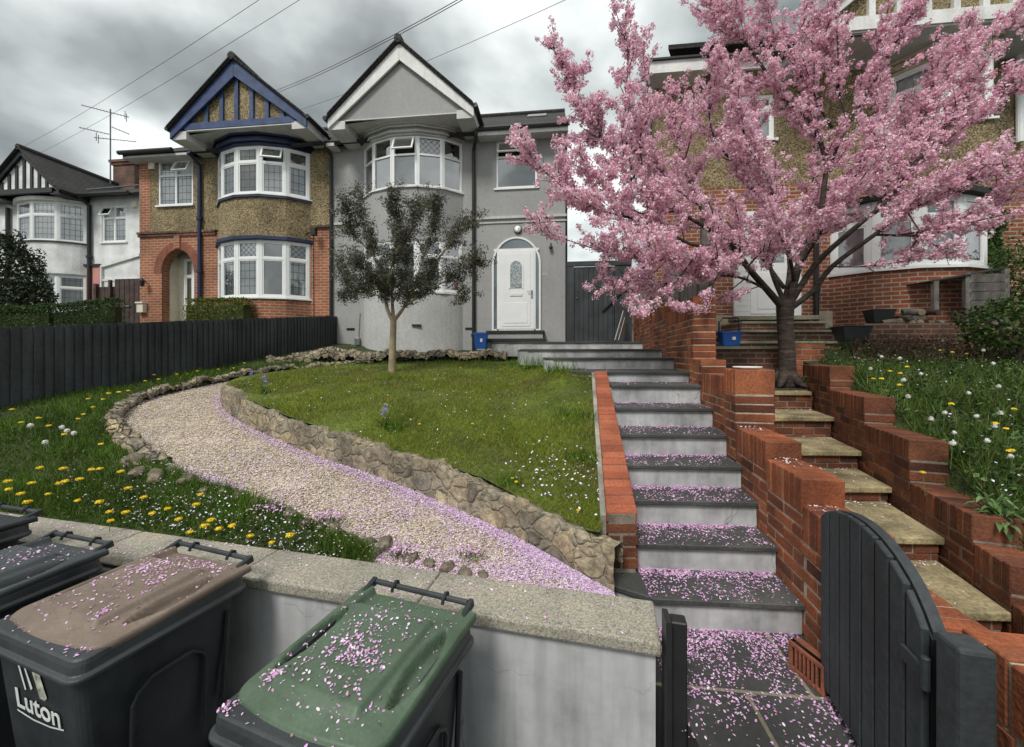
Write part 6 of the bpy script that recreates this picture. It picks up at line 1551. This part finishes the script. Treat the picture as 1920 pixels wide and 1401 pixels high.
# ivy on the right-hand house and undergrowth
r = empty('ivy', P(1850, 500, 7.7), 'ivy climbing the brick wall to the right of the bay window', 'climbing plant')
q = []
for k in range(4200): z = random.random(); p = FY(1850 + random.gauss(0, 10+14*z*(1-z)) + 6*math.sin(z*9), lerp(520, 385, z), H-.04); p.y -= random.random()*.10; q.append(p)
npobj('foliage', leafquads(np.array(q), .03, .8), 4, 'ivy_leaf', r)
for i, (px, py, d, rx, rz_, n, mt, lab) in enumerate([(1905, 610, 5.2, .55, .35, 3500, 'ivy_leaf', 'green bush at the right edge beside the log store'), (1900, 560, 6.6, .5, .9, 5000, 'ivy_leaf', 'tall dark bush behind the log store at the right edge')]):
    bush('bramble_bush', P(px, py, d), (rx, .5, rz_), n, .03, mt, lab, 'bush', lump=3)
# brown dead stems
r = empty('dead_undergrowth', P(1760, 660, 5.8), 'tangle of brown dead stems and brambles below the log pile', 'undergrowth'); mb = MB()
for k in range(520):
    px = random.uniform(1600, 1935); dd = random.uniform(5.2, 6.5); a = (px-960)/750*dd; p = AD(a, dd, float(zr(dd))-.03); e = p + Vector((random.gauss(0, .14), random.gauss(0, .12), random.uniform(.08, .34)))
    mb.tube([p, p.lerp(e, .5)+Vector((random.gauss(0, .03), 0, .03)), e], [.004, .003, .002], 4, False)
mb.build('stems', 'brown_twig', r, recalc=False)
q = []
for k in range(3000): px = random.uniform(1600, 1935); dd = random.uniform(5.2, 6.6); q.append(AD((px-960)/750*dd, dd, float(zr(dd)) + random.random()**2*.25))
npobj('dead_leaves', leafquads(np.array(q), .02, .6), 4, 'brown_twig', r)

# broad leaved weed at the right edge
def weed(c, n, ln, wd, label, mat='weed_leaf', rise=.55, name='leafy_weed'):
    r = empty(name, c, label, 'plant'); mb = MB(); st_ = MB()
    for s in range(max(1, n//9)):
        a = random.uniform(0, 6.28); tip = Vector((math.cos(a)*ln*.5, math.sin(a)*ln*.5, rise*random.uniform(.5, 1))); st_.tube([c, c+tip*.5+Vector((0, 0, .04)), c+tip], [.007, .005, .003], 6)
        for k in range(9):
            t = .15+.85*k/8; b = c + tip*t; a2 = k*2.4+s; L2 = ln*random.uniform(.6, 1.1)*(1.2-t*.6); d = Vector((math.cos(a2), math.sin(a2), .5)).normalized(); sd = d.cross(UP).normalized(); w = wd*L2/ln
            mid = b + d*L2*.5 + Vector((0, 0, .01)); end = b + d*L2 - Vector((0, 0, L2*.35)); q1 = b + d*L2*.2; q3 = b+d*L2*.8-Vector((0, 0, L2*.12)); up_ = Vector((0, 0, w*.35))
            i = len(mb.v); mb.v += [tuple(v) for v in (b, q1-sd*w*.6+up_, q1, q1+sd*w*.6+up_, mid-sd*w+up_, mid, mid+sd*w+up_, q3-sd*w*.6+up_*.7, q3, q3+sd*w*.6+up_*.7, end)]
            for f in ((0, 1, 2), (0, 2, 3), (1, 4, 5, 2), (2, 5, 6, 3), (4, 7, 8, 5), (5, 8, 9, 6), (7, 10, 8), (8, 10, 9)): mb.f.append(tuple(i+j for j in f))
    mb.build('leaves', mat, r, smooth=True, recalc=False); st_.build('stem', 'stem_green', r); return r
d = 2.35; random.seed(21); weed(P(1885, 1018, d), 90, .17, .020, 'big leafy green weed spilling over the brick wall at the right edge', rise=.28)
weed(P(1925, 985, 2.6), 60, .16, .02, 'leafy weed growing at the very edge of the picture behind the larger one', rise=.35)
random.seed(33)
for wx, wy, wd in [(1790, 900, 2.9), (1850, 870, 3.1), (1905, 890, 3.0), (1760, 860, 3.3), (1830, 800, 3.7), (1900, 800, 3.6), (1910, 720, 4.2), (1870, 740, 4.0), (1780, 730, 4.4), (1640, 745, 4.5), (1720, 770, 4.1), (1890, 668, 5.0), (1915, 690, 4.7)]:
    a_ = (wx-960)/750*wd; q_ = AD(a_, wd, float(zr(wd))-.02); r = weed(q_, 26, .10+.03*random.random(), .013, 'broad-leaved weed standing in the wild grass behind the right-hand brick wall', 'weed_leaf' if random.random() < .5 else 'hedge_leaf', rise=.22); r['group'] = 'broad-leaved weeds in the wild grass'
random.seed(5)
weed(P(905+700, 990, 3.1)-Vector((0, 0, .0)), 1, .01, .01, 'x') if False else None
weed(P(662, 662, 9.2), 18, .12, .02, 'small green weed at the foot of the grey wall beside the meter box', rise=.22)
weed(P(1510, 722, 5.15), 18, .14, .012, 'tuft of grassy weed at the foot of the cherry trunk', rise=.18)

# ================================================================ GRASS
def scatter(n, a0, a1, dd0, dd1, zf, test, near=1.0):
    u = RNG.random(n); d = dd0*(dd1/dd0)**(u**near); a = RNG.uniform(a0, a1, n)*1.0; return a, d
def grass(name, n, poly=None, test=None, arange=(-8, 1), drange=(2.2, 9), zf=zp, h=.05, w=.0025, mat='grass_lawn', lean=.5, dpow=2.2, hfun=None, lift=0, group=None, label=None, wf=None):
    u = RNG.random(n*3); d0_, d1_ = drange; d = (d0_**(1-dpow) + u*(d1_**(1-dpow)-d0_**(1-dpow)))**(1/(1-dpow)); a = RNG.uniform(arange[0], arange[1], len(d))
    pts = np.stack([a, d], 1); m = np.ones(len(d), bool)
    if poly is not None: m &= inpoly(pts, poly)
    if test is not None: m &= test(a, d, pts)
    a, d = a[m][:n], d[m][:n]; z = zf(d) + lift if not callable(lift) else lift(a, d)
    C = adnp(a, d, z); hh = np.full(len(a), h)
    if hfun is not None: hh = hh*hfun(a, d)
    W = (w*(.6+.28*d)); o = npobj(name, blades(C, hh, W, lean), 3, mat); tag(o, label, None, None, 'stuff'); print(name, len(a)); return C
nz2 = lambda a, d, f=1.5, s=0: np.array([noise.noise(Vector((x*f, y*f, s))) for x, y in zip(a, d)])
lawnpoly = LAWN
grass('lawn_grass', 85000, poly=lawnpoly, arange=(-4, 1.3), drange=(2.5, 8.8), zf=zl, lift=zl2, h=.038, w=.0016, mat='grass_lawn', lean=.7, hfun=lambda a, d: 1+.9*nz2(a, d))
patharr = np.array(PATH)
def banktest(a, d, pts):
    return (a > np.array([fence_a(x)+.03 for x in d])) & (~inpoly(pts, PATH)) & (~inpoly(pts, LAWN)) & (d > np.array([wall_d(x)+.33 for x in a])) & (distline(pts, inner) > .17) & ((d < 8.7) | (a < -3.2)) & (a < .3)
def banklift(a, d): return groundz(a, d) - .008
grass('bank_grass', 95000, test=banktest, arange=(-6.6, .3), drange=(2.0, 9.5), zf=zp, h=.075, w=.0022, mat='grass_bank', lean=.6, hfun=lambda a, d: np.clip(1.15+1.3*nz2(a, d, 1.3, 4), .4, 2), lift=banklift, dpow=2.4)
def rtest(a, d, pts): return (a > aR(d)+.23) & (a < 12)
def redge(a, d, pts): return (a > aR(d)+.20) & (a < aR(d)+.36)
grass('wild_grass', 7000, test=redge, arange=(2.2, 4.5), drange=(2.0, 5.3), zf=zr, h=.11, w=.0024, mat='grass_wild', lean=.9, lift=lambda a, d: ztopR(d)*(1-np.clip((a-aR(d)-.2)/.1, 0, 1))+zr(d)*np.clip((a-aR(d)-.2)/.1, 0, 1)-.03, dpow=2.0)
grass('wild_grass', 60000, test=rtest, arange=(2.2, 9), drange=(2.0, 7.0), zf=zr, h=.16, w=.0026, mat='grass_wild', lean=.6, hfun=lambda a, d: np.clip(1.0+1.2*nz2(a, d, 1.2, 8), .3, 2)*np.clip((7.2-d)/2.5, .25, 1), dpow=2.0)
# broad ground-cover leaves among the bank grass
def cover(name, n, test, ar, dr, zf, size, mat, lift, h=.05):
    u = RNG.random(n*3); d = (dr[0]**-1.2 + u*(dr[1]**-1.2-dr[0]**-1.2))**(1/-1.2); a = RNG.uniform(*ar, len(d)); pts = np.stack([a, d], 1); m = test(a, d, pts); a, d = a[m][:n], d[m][:n]
    C = adnp(a, d, (lift(a, d) if callable(lift) else zf(d)+lift) + RNG.random(len(a))*h); tag(npobj(name, leafquads(C, size, .6, np.array([0, 0, 1.]), .7), 4, mat), kind='stuff')
cover('ground_cover', 9000, banktest, (-6.6, .3), (2.0, 9), zp, .014, 'hedge_leaf', banklift, .05)
cover('ground_cover', 12000, rtest, (2.2, 9), (2.0, 6.5), zr, .020, 'hedge_leaf', 0, .13)
cover('ground_cover', 3500, rtest, (2.2, 9), (2.0, 6.5), zr, .022, 'weed_leaf', 0, .12)
# tiny pale flowers drifting through the grass near the wall and at the lawn's near corner
def ft(a, d, pts): return banktest(a, d, pts) & (RNG.random(len(a)) < np.clip(nz2(a, d, 2.2, 2)*3.5+.1, 0, 1)) & (a > -3.4)
cover('tiny_flowers', 1000, ft, (-3.4, .2), (2.0, 3.3), zp, .0085, 'tiny_flower', lambda a, d: banklift(a, d)+.05, .02)
lc_ = lambda a, d, pts: inpoly(pts, LAWN) & (RNG.random(len(a)) < np.exp(-((a-.35)**2+(d-3.0)**2)/.10))
cover('tiny_flowers', 260, lc_, (-.4, .8), (2.6, 3.6), zl, .011, 'tiny_flower', lambda a, d: zl2(a, d)+.03, .03)
ls_ = lambda a, d, pts: inpoly(pts, LAWN)
cover('tiny_flowers', 380, ls_, (-4, 1.2), (2.8, 8.5), zl, .009, 'tiny_flower', lambda a, d: zl2(a, d)+.03, .01)
cover('tiny_flowers', 500, rtest, (2.2, 7), (2.2, 6.0), zr, .010, 'tiny_flower', .10, .08)
# longer tufts at the back right corner of the lawn and by the tree foot
def tuft(px, py, zf, n, h, name='grass_tuft', label=None, spread=.12, mat='grass_bank'):
    a, d = solve(px, py, zf); C = adnp(a+RNG.normal(size=n)*spread, d+RNG.normal(size=n)*spread, np.full(n, float(zf(d))))
    o = npobj(name, blades(C, h, .005, .45), 3, mat); tag(o, label, 'grass tuft', 'long grass tufts in the lawn'); return o
for px, py, n, h, s in [(1010, 690, 260, .26, .22), (1050, 700, 160, .2, .12), (905, 682, 120, .12, .2), (735, 712, 120, .08, .12), (1070, 780, 120, .13, .10), (740, 806, 110, .13, .05), (1090, 860, 160, .10, .08), (955, 905, 90, .08, .05)]:
    tuft(px, py, (lambda q: float(zl2(xa(px, q), q))), n, h, label='tuft of longer grass standing up out of the mown lawn', spread=s)

# ================================================================ DANDELIONS
def dandelion(loc, label, group, col='yellow_petal', h=.09, r=.021, clock=False):
    e = empty('dandelion_clock' if clock else 'dandelion', loc, label, 'dandelion', group)
    lean = Vector((.012, -.008, 0)); MB().tube([(0, 0, 0), (lean.x*.5, lean.y*.5, h*.5), (lean.x, lean.y, h)], .0025, 5).build('stem', 'stem_green', e, local=True)
    n = 150 if not clock else 220; dirs = unit(RNG.normal(size=(n, 3)))
    if not clock: dirs[:, 2] = np.abs(dirs[:, 2])*.55; dirs = unit(dirs)
    c = np.array([lean.x, lean.y, h]); pos = dirs*r*RNG.uniform(.5, 1, n)[:, None]*(np.array([1, 1, .6]) if not clock else 1) + c
    s = leafquads(pos, r*.33, .45, dirs, .5)
    m = npobj('flower_head', s - 0 + np.array(rootpos(e)), 4, col, e); return e
def dup(o, loc, label=None, group=None, s=1, rz=0):
    c = o.copy(); COL.objects.link(c); c.location = loc; c.scale = (s, s, s); c.rotation_euler = (0, 0, rz)
    if label: c['label'] = label
    if group: c['group'] = group
    for k in list(o.children): q = k.copy(); COL.objects.link(q); q.parent = c
    return c
def sow(spots, zf, label, group, h=.09, clock=False, lift=0, r=.021, col='yellow_petal'):
    proto = None
    for px, py in spots:
        a, d = solve(px, py, (lambda q: zf(q)+lift+h)); loc = AD(a, d, float(zf(d))+lift); s = random.uniform(.85, 1.15)
        if proto is None: proto = dandelion(loc, label, group, col, h, r, clock)
        else: dup(proto, loc, s=s, rz=random.uniform(0, 6))
near = [(60, 905), (85, 925), (240, 915), (265, 935), (290, 960), (330, 975), (440, 985), (470, 1000), (150, 935), (118, 880), (70, 880), (235, 960), (505, 1015), (45, 945), (175, 881), (222, 888), (187, 879), (108, 908), (128, 903), (148, 900), (12, 905), (18, 917), (33, 930), (187, 945), (200, 960), (205, 974), (380, 925), (378, 990), (357, 993), (393, 977), (413, 990), (543, 1008), (312, 953), (366, 948)]
sow(near, lambda q: min(zp(q), .33+max(q-3, 0)*.45), 'yellow dandelion in flower in the near grass just behind the front wall coping', 'dandelions behind the front wall', .085, lift=.04, r=.024)
far = [(40, 792), (20, 770), (75, 785), (125, 815), (155, 775), (150, 783), (188, 832), (207, 740), (222, 738), (168, 748), (190, 749), (172, 763), (273, 714), (290, 705), (330, 702), (350, 700), (372, 697), (375, 690), (460, 682), (300, 712), (440, 690), (240, 732), (95, 800), (410, 692)]
sow(far, zp, 'yellow dandelion in the grass strip between the dark fence and the gravel path', 'dandelions along the dark fence', .11, lift=.08)
sow([(138, 812), (125, 808), (80, 830), (115, 803), (60, 800)], zp, 'white dandelion clock in the grass between the dark fence and the gravel path', 'white seed heads along the dark fence', .12, True, .08, .022, 'white_petal')
sow([(785, 795), (965, 896), (970, 903), (1085, 955), (865, 690), (963, 690), (888, 795), (920, 748)], zl, 'small yellow flower on the mown lawn inside the stone retaining wall', 'yellow flowers on the lawn', .03, r=.014)
ry = [(1715, 628), (1690, 700), (1785, 760), (1900, 763), (1870, 795), (1897, 845), (1690, 725), (1697, 690), (1640, 707), (1652, 712), (1788, 662), (1815, 660), (1760, 655), (1900, 840), (1885, 800), (1735, 880), (1672, 695)]
sow(ry, zr, 'yellow dandelion in the wild grass behind the right-hand brick wall', 'dandelions in the wild grass', .17, lift=.02, r=.019)
rw = [(1741, 785), (1768, 770), (1793, 805), (1820, 735), (1829, 775), (1860, 797), (1872, 776), (1855, 828), (1868, 725), (1866, 685), (1690, 675), (1630, 690), (1770, 640), (1690, 717), (1655, 670), (1840, 660), (1900, 850), (1700, 745), (1782, 832), (1730, 700)]
sow(rw, zr, 'white dandelion clock in the wild grass behind the right-hand brick wall', 'white seed heads in the wild grass', .18, True, .02, .0175, 'white_petal')
# bluebells and a daffodil
def bell(px, py, zf, label):
    a, d = solve(px, py, zf); c = AD(a, d, float(zf(d))); r = empty('bluebell', c, label, 'flower'); h = .16
    npobj('leaves', blades(np.repeat(np.array(c)[None], 40, 0)+RNG.normal(size=(40, 3))*[.03, .03, 0], .15, .006, .5), 3, 'grass_bank', r)
    MATS.get('bell') or islandmat('bell', [(0, (.22, .22, .62)), (1, (.35, .30, .70))], stain=0)
    npobj('flower_head', leafquads(np.array(c)+np.array([0, 0, h])+RNG.normal(size=(60, 3))*[.02, .02, .03], .010, .5), 4, 'bell', r)
bell(722, 800, zl, 'blue bluebell clump in the middle of the lawn'); bell(472, 718, zp, 'violet bluebell clump where the gravel path narrows'); bell(497, 738, zl, 'pale blue flowers at the left tip of the lawn')
a, d = solve(1036, 690, zl); c = AD(a, d, float(zl(d))); r = empty('daffodil', c, 'single yellow daffodil in the long grass beside the top steps', 'flower')
MB().tube([c, c+Vector((0, 0, .22))], .004, 6).build('stem', 'stem_green', r); npobj('flower_head', leafquads(np.array(c)+np.array([0, 0, .23])+RNG.normal(size=(50, 3))*.018, .018, .6), 4, 'yellow_petal', r)
# violet creeping flowers over the edge of the gravel
for i, (px, py, n, sp_, lab) in enumerate([(505, 968, 90, .05, 'patch of small violet flowers beside the rocks at the near path edge, left one'), (612, 985, 110, .07, 'patch of pale violet flowers among the rocks in the middle of the near path edge'), (752, 1050, 60, .04, 'little violet flower patch by the coping of the front wall'), (880, 1050, 50, .04, 'violet sprig with dark stalks at the gravel edge by the coping')]):
    a, d = solve(px, py, zp); C_ = adnp(a+RNG.normal(size=n)*sp_, d+RNG.normal(size=n)*sp_*.7, float(zp(d))+.05+RNG.random(n)*.04)
    r = empty('violet_flowers', AD(a, d, float(zp(d))), lab, 'flowers'); npobj('flower_heads', hexpetals(C_, .010, .6), 6, 'petal', r); npobj('leaves', blades(C_-[0, 0, .05], .06, .004, .6), 3, 'grass_bank', r)

# ================================================================ GRAVEL STONES AND FALLEN PETALS
u = RNG.random(260000); d = (2.0**-1.6 + u*(7.2**-1.6-2.0**-1.6))**(1/-1.6); a = RNG.uniform(-5.2, .7, len(d)); pts = np.stack([a, d], 1); m = inpoly(pts, PATH) & (d > wall_d(a)+.30); a, d = a[m][:38000], d[m][:38000]
pts = np.stack([a, d], 1); print('gravel', len(a))
C = adnp(a, d, zp(d)+.004); s = .0055*RNG.uniform(.6, 1.5, len(a))*(.8+.12*d)
oct_ = np.array([[1, 0, 0], [0, 1, 0], [-1, 0, 0], [0, -1, 0]]); rot = RNG.uniform(0, 6.28, len(a)); F8 = []
cs, sn = np.cos(rot), np.sin(rot)
def vt(x, y, z): return C + np.stack([s*(x*cs-y*sn), s*(x*sn+y*cs)*.75, s*z*.7], 1)
ring_ = [vt(1, 0, 0), vt(.3, 1, .1), vt(-1, .2, 0), vt(-.2, -1, -.05)]; topv = vt(.1, .1, 1)
for k in range(4): F8.append(np.stack([ring_[k], ring_[(k+1) % 4], topv], 1))
me_v = np.stack(F8, 1).reshape(-1, 3)
# connect as shared-vertex stones so every stone keeps one colour
V = np.stack(ring_+[topv], 1).reshape(-1, 3); nS = len(a); base = (np.arange(nS)*5)[:, None]
fi = np.concatenate([base + np.array([k, (k+1) % 4, 4]) for k in range(4)], 1).reshape(-1)
me = bpy.data.meshes.new('gravel_stones'); me.vertices.add(len(V)); me.vertices.foreach_set('co', V.astype(np.float32).ravel()); me.loops.add(len(fi)); me.loops.foreach_set('vertex_index', fi.astype(np.int32))
me.polygons.add(len(fi)//3); me.polygons.foreach_set('loop_start', np.arange(0, len(fi), 3, dtype=np.int32)); me.update(calc_edges=True); me.validate(); me.materials.append(MATS['gravel_stone'])
o = bpy.data.objects.new('gravel_stones', me); COL.objects.link(o); tag(o, kind='stuff')
# petals: a drift along both edges of the path, a scatter between
def petals(name, C, r, mat='petal', tilt=.3, parentless=True):
    o = npobj(name, hexpetals(C, r, tilt), 6, mat); tag(o, kind='stuff'); return o
m = np.zeros(len(pts), bool)
u = RNG.random(1100000); d = (2.0**-1.3 + u*(7.0**-1.3-2.0**-1.3))**(1/-1.3); a = RNG.uniform(-5.2, .7, len(d)); pts = np.stack([a, d], 1); ok = inpoly(pts, PATH) & (d > wall_d(a)+.30); a, d, pts = a[ok], d[ok], pts[ok]
di = distline(pts, inner); do = distline(pts, outer)
near_ = np.clip((3.9-d)/1.5, 0, 1)
cl_ = np.clip(.6+1.6*nz2(a, d, 3.0, 5), .15, 2)
pr = 1.0*np.exp(-(di/.07)**2) + .9*np.exp(-(do/.07)**2)*(a < -2.2) + (.05+.42*near_*np.clip(1-di/1.1, .25, 1))*.6*cl_ + .06
keep = RNG.random(len(a)) < pr*.85; a, d = a[keep][:42000], d[keep][:42000]; print('path petals', len(a))
petals('path_petals', adnp(a, d, zp(d)+.008+RNG.random(len(a))*.006),   .0066, 'petal_lilac')
# steps: drifts against the risers, thinner towards the nosings
PC = []
def quadpts(pl, n, backbias, edge=.0):
    A0_, B0_, B1_, A1_ = [Vector(p) for p in pl]; u = RNG.random(n*3); v = 1-RNG.random(n*3)**backbias; o = []
    for x, y in zip(u, v):
        p = A0_.lerp(B0_, x).lerp(A1_.lerp(B1_, x), y)
        if random.random() < .55+1.3*noise.noise(Vector((p.x*7, p.y*7, 2)))+.35*y: o.append((p.x, p.y))
        if len(o) >= n: break
    return np.array(o)
dens = {0: 2600, 1: 2700, 2: 2500, 3: 2100, 4: 1300, 5: 950, 6: 480, 7: 120}
for i, n in dens.items():
    d0 = ld[i]; d1 = ld[i+1]+.028; q = [(lft(i, d0)-.0, d0-.01), (aL(d0)-.02, d0-.05), (aL(d1)-.03, d1), (lft(i, d1), d1)]
    if i == 0: q = [(.80, 2.33), (aL(d0)-.02, d0-.05), (aL(d1)-.03, d1), (.83, d1)]
    c1 = quadpts(q, int(n*.55), 1.9); c2 = quadpts([tuple(Vector(q[0]).lerp(Vector(q[3]), .72)), tuple(Vector(q[1]).lerp(Vector(q[2]), .72)), q[2], q[3]], int(n*.45), 1.4); c = np.concatenate([c1, c2])
    # right end catches more
    PC.append(adnp(c[:, 0], c[:, 1], lz[i]+.003+RNG.random(len(c))*.006))
petals('step_petals', np.concatenate(PC), .0062)
# slab path
c = np.concatenate([quadpts([(.76, 2.14), (1.48, 2.0), (aL(2.34)-.02, 2.33), (.80, 2.34)], 1500, 1.6), quadpts([(.73, 1.85), (1.44, 1.75), (aL(2.3)-.02, 2.3), (.80, 2.34)], 1500, 1.5), quadpts([(.70, 1.5), (1.40, 1.5), (1.5, 2.0), (.75, 2.1)], 520, 1.0), quadpts([(1.36, 1.5), (1.43, 1.5), (1.62, 2.25), (1.52, 2.25)], 260, 1.0)])
petals('slab_petals', adnp(c[:, 0], c[:, 1], np.full(len(c), .0035)+RNG.random(len(c))*.003), .0059, 'petal_pale' if False else 'petal')
# sandstone treads and brick tops
PC = []
for i in range(6):
    pl = STEP2[i]; q = quadpts(pl, 60, 1.8); PC.append(adnp(q[:, 0], q[:, 1], sz[i]+.003+RNG.random(len(q))*.004))
    q = quadpts([tuple(Vector(pl[0]).lerp(Vector(pl[3]), .8)), tuple(Vector(pl[1]).lerp(Vector(pl[2]), .8)), pl[2], pl[3]], 110 if i in (0, 1, 2, 4) else 50, 1); PC.append(adnp(q[:, 0], q[:, 1], sz[i]+.003+RNG.random(len(q))*.01))
for d0, d1, zt_ in [(2.5, 2.74, .89), (3.1, 3.3, 1.005), (2.0, 2.29, .73), (1.4, 2.29, .73)]:
    q = quadpts([(aL(d0)+.02, d0), (aL(d0)+.20, d0), (aL(d1)+.20, d1), (aL(d1)+.02, d1)], 60, 2.5); PC.append(adnp(q[:, 0], q[:, 1], zt_+.006+RNG.random(len(q))*.005))
petals('brick_petals', np.concatenate(PC), .0075, 'petal_pale')
# coping of the front wall
s = RNG.random(1900)*5.4; tt = RNG.random(1900); nn_ = np.array([noise.noise(Vector((x*2, y, 7))) for x, y in zip(s, tt)]); k = RNG.random(1900) < np.clip(.12 + .12*s + nn_*1.2, .05, 1)
c = np.array([tuple(Vector((.645, 1.727))+dirw*x+nb*(.01+.29*y)) for x, y in zip(s[k], tt[k])])
petals('coping_petals', adnp(c[:, 0], c[:, 1], np.full(len(c), .357)+RNG.random(len(c))*.003), .0062, 'petal')
# petals in the near grass and lawn
def pt(a, d, pts): return banktest(a, d, pts) & (distline(pts, outer) < .5)
cover('grass_petals', 1300, pt, (-4, .3), (2.1, 3.6), zp, .008, 'petal_pale', lambda a, d: banklift(a, d)+.045, .01)
# petals on the bin lids
def lidpetals(b, lid, clusters, n, name='lid_petals'):
    mats = b.matrix_basis if False else Matrix.Translation(b.location) @ Matrix.Rotation(b.rotation_euler.z, 4, 'Z') @ Matrix.Diagonal((b.scale[0], b.scale[1], 1, 1)); pts_ = []
    def addp(x, y):
        v = (y-.055)/.655
        if v > .02:
            wv = .262 if v > .15 else .262-.11*(1-v/.15)**2; u_ = x/wv
            if abs(u_) > .96 or v > .99: return
            z = .988 + lidz(u_, v, 0)
        else:
            if abs(x) > .27 or y < .005: return
            z = .980
        pts_.append(mats @ Vector((x, y, z+.004+random.random()*.003)))
    for k in range(n): addp(random.uniform(-.27, .27), random.uniform(0.0, .72))
    for x, y, sx_, sy_, m_ in clusters:
        for k in range(m_): addp(random.gauss(x, sx_), random.gauss(y, sy_))
    o = npobj(name, hexpetals(np.array([tuple(p) for p in pts_]), .0057, .4), 6, 'petal'); tag(o, kind='stuff')
lidpetals(bin_g, lid_g, [(-.02, .36, .05, .04, 120), (.05, .30, .05, .03, 120), (-.20, .16, .025, .02, 90), (-.02, .50, .07, .04, 40), (.14, .12, .08, .06, 60), (-.12, .30, .08, .08, 60), (.1, .5, .09, .08, 40), (0, .3, .14, .16, 90), (-.24, .42, .01, .10, 40), (-.26, .03, .02, .02, 70), (0, .14, .12, .03, 35)], 260)
lidpetals(bin_b, lid_b, [(-.05, .46, .05, .03, 150), (.02, .56, .09, .03, 170), (.0, .68, .15, .03, 220), (.15, .17, .02, .02, 90), (.18, .34, .02, .03, 50), (-.2, .38, .03, .04, 50), (.25, .06, .02, .02, 20), (.10, .42, .03, .03, 50), (-.05, .3, .12, .14, 90)], 300)
lidpetals(bin_c, lid_c, [(.16, .2, .04, .08, 200), (.1, .5, .08, .06, 90)], 260)
lidpetals(bin_d, lid_d, [(.1, .6, .08, .05, 10)], 30)
# ================================================================ SKY, LIGHT, CAMERA
w = bpy.data.worlds.new('World'); scene.world = w; w.use_nodes = True; nt = w.node_tree; bg = nt.nodes['Background']
sky = N(nt, 'ShaderNodeTexSky', sky_type='NISHITA', sun_disc=False, sun_elevation=math.radians(50), sun_rotation=math.radians(200))
tc = N(nt, 'ShaderNodeTexCoord'); sp_ = N(nt, 'ShaderNodeSeparateXYZ'); L(nt, tc.outputs['Generated'], sp_.inputs[0])
zz = N(nt, 'ShaderNodeMath', operation='ADD'); zz.inputs[1].default_value = .42; L(nt, sp_.outputs[2], zz.inputs[0])
za_ = N(nt, 'ShaderNodeMath', operation='ABSOLUTE'); L(nt, zz.outputs[0], za_.inputs[0])
dv_ = N(nt, 'ShaderNodeVectorMath', operation='DIVIDE'); cb_ = N(nt, 'ShaderNodeCombineXYZ')
for k in range(3): L(nt, za_.outputs[0], cb_.inputs[k])
L(nt, tc.outputs['Generated'], dv_.inputs[0]); L(nt, cb_.outputs[0], dv_.inputs[1])
mp = N(nt, 'ShaderNodeMapping'); mp.inputs['Location'].default_value = (2.1, 4.3, .4); L(nt, dv_.outputs[0], mp.inputs[0])
n1 = N(nt, 'ShaderNodeTexNoise', Scale=2.3, Detail=9, Roughness=.46, Distortion=.15); L(nt, mp.outputs[0], n1.inputs['Vector'])
cl = ramp(nt, n1.outputs[0], [(.34, (1.5, 1.66, 1.64)), (.44, (2.6, 2.8, 2.76)), (.52, (4.3, 4.6, 4.52)), (.62, (7.0, 7.25, 7.15))])
mx = N(nt, 'ShaderNodeMix', data_type='RGBA'); mx.inputs[0].default_value = .93
L(nt, sky.outputs[0], mx.inputs[6]); L(nt, cl.outputs[0], mx.inputs[7]); L(nt, mx.outputs[2], bg.inputs[0]); bg.inputs[1].default_value = .095
sl = bpy.data.lights.new('sun', 'SUN'); sl.energy = 1.5; sl.angle = math.radians(16); sl.color = (1, .97, .92)
so = bpy.data.objects.new('sun', sl); COL.objects.link(so)
el, az = math.radians(50), math.radians(200)
dv = Vector((math.sin(az)*math.cos(el), math.cos(az)*math.cos(el), math.sin(el)))   # towards the sun: behind the camera, a little left
so.rotation_euler = dv.to_track_quat('Z', 'Y').to_euler()
cam = bpy.data.cameras.new('camera'); co = bpy.data.objects.new('camera', cam); COL.objects.link(co)
co.location = (0, 0, EYE); co.rotation_euler = (math.radians(90), 0, TH)
cam.lens = 36*750/1920; cam.sensor_width = 36; cam.shift_y = -35.5/1920; cam.clip_end = 500; cam.clip_start = .05
scene.camera = co
scene.view_settings.view_transform = 'Standard'; scene.view_settings.look = 'None'; scene.view_settings.exposure = .85; scene.view_settings.gamma = 1
scene.render.resolution_x = 1024; scene.render.resolution_y = 747
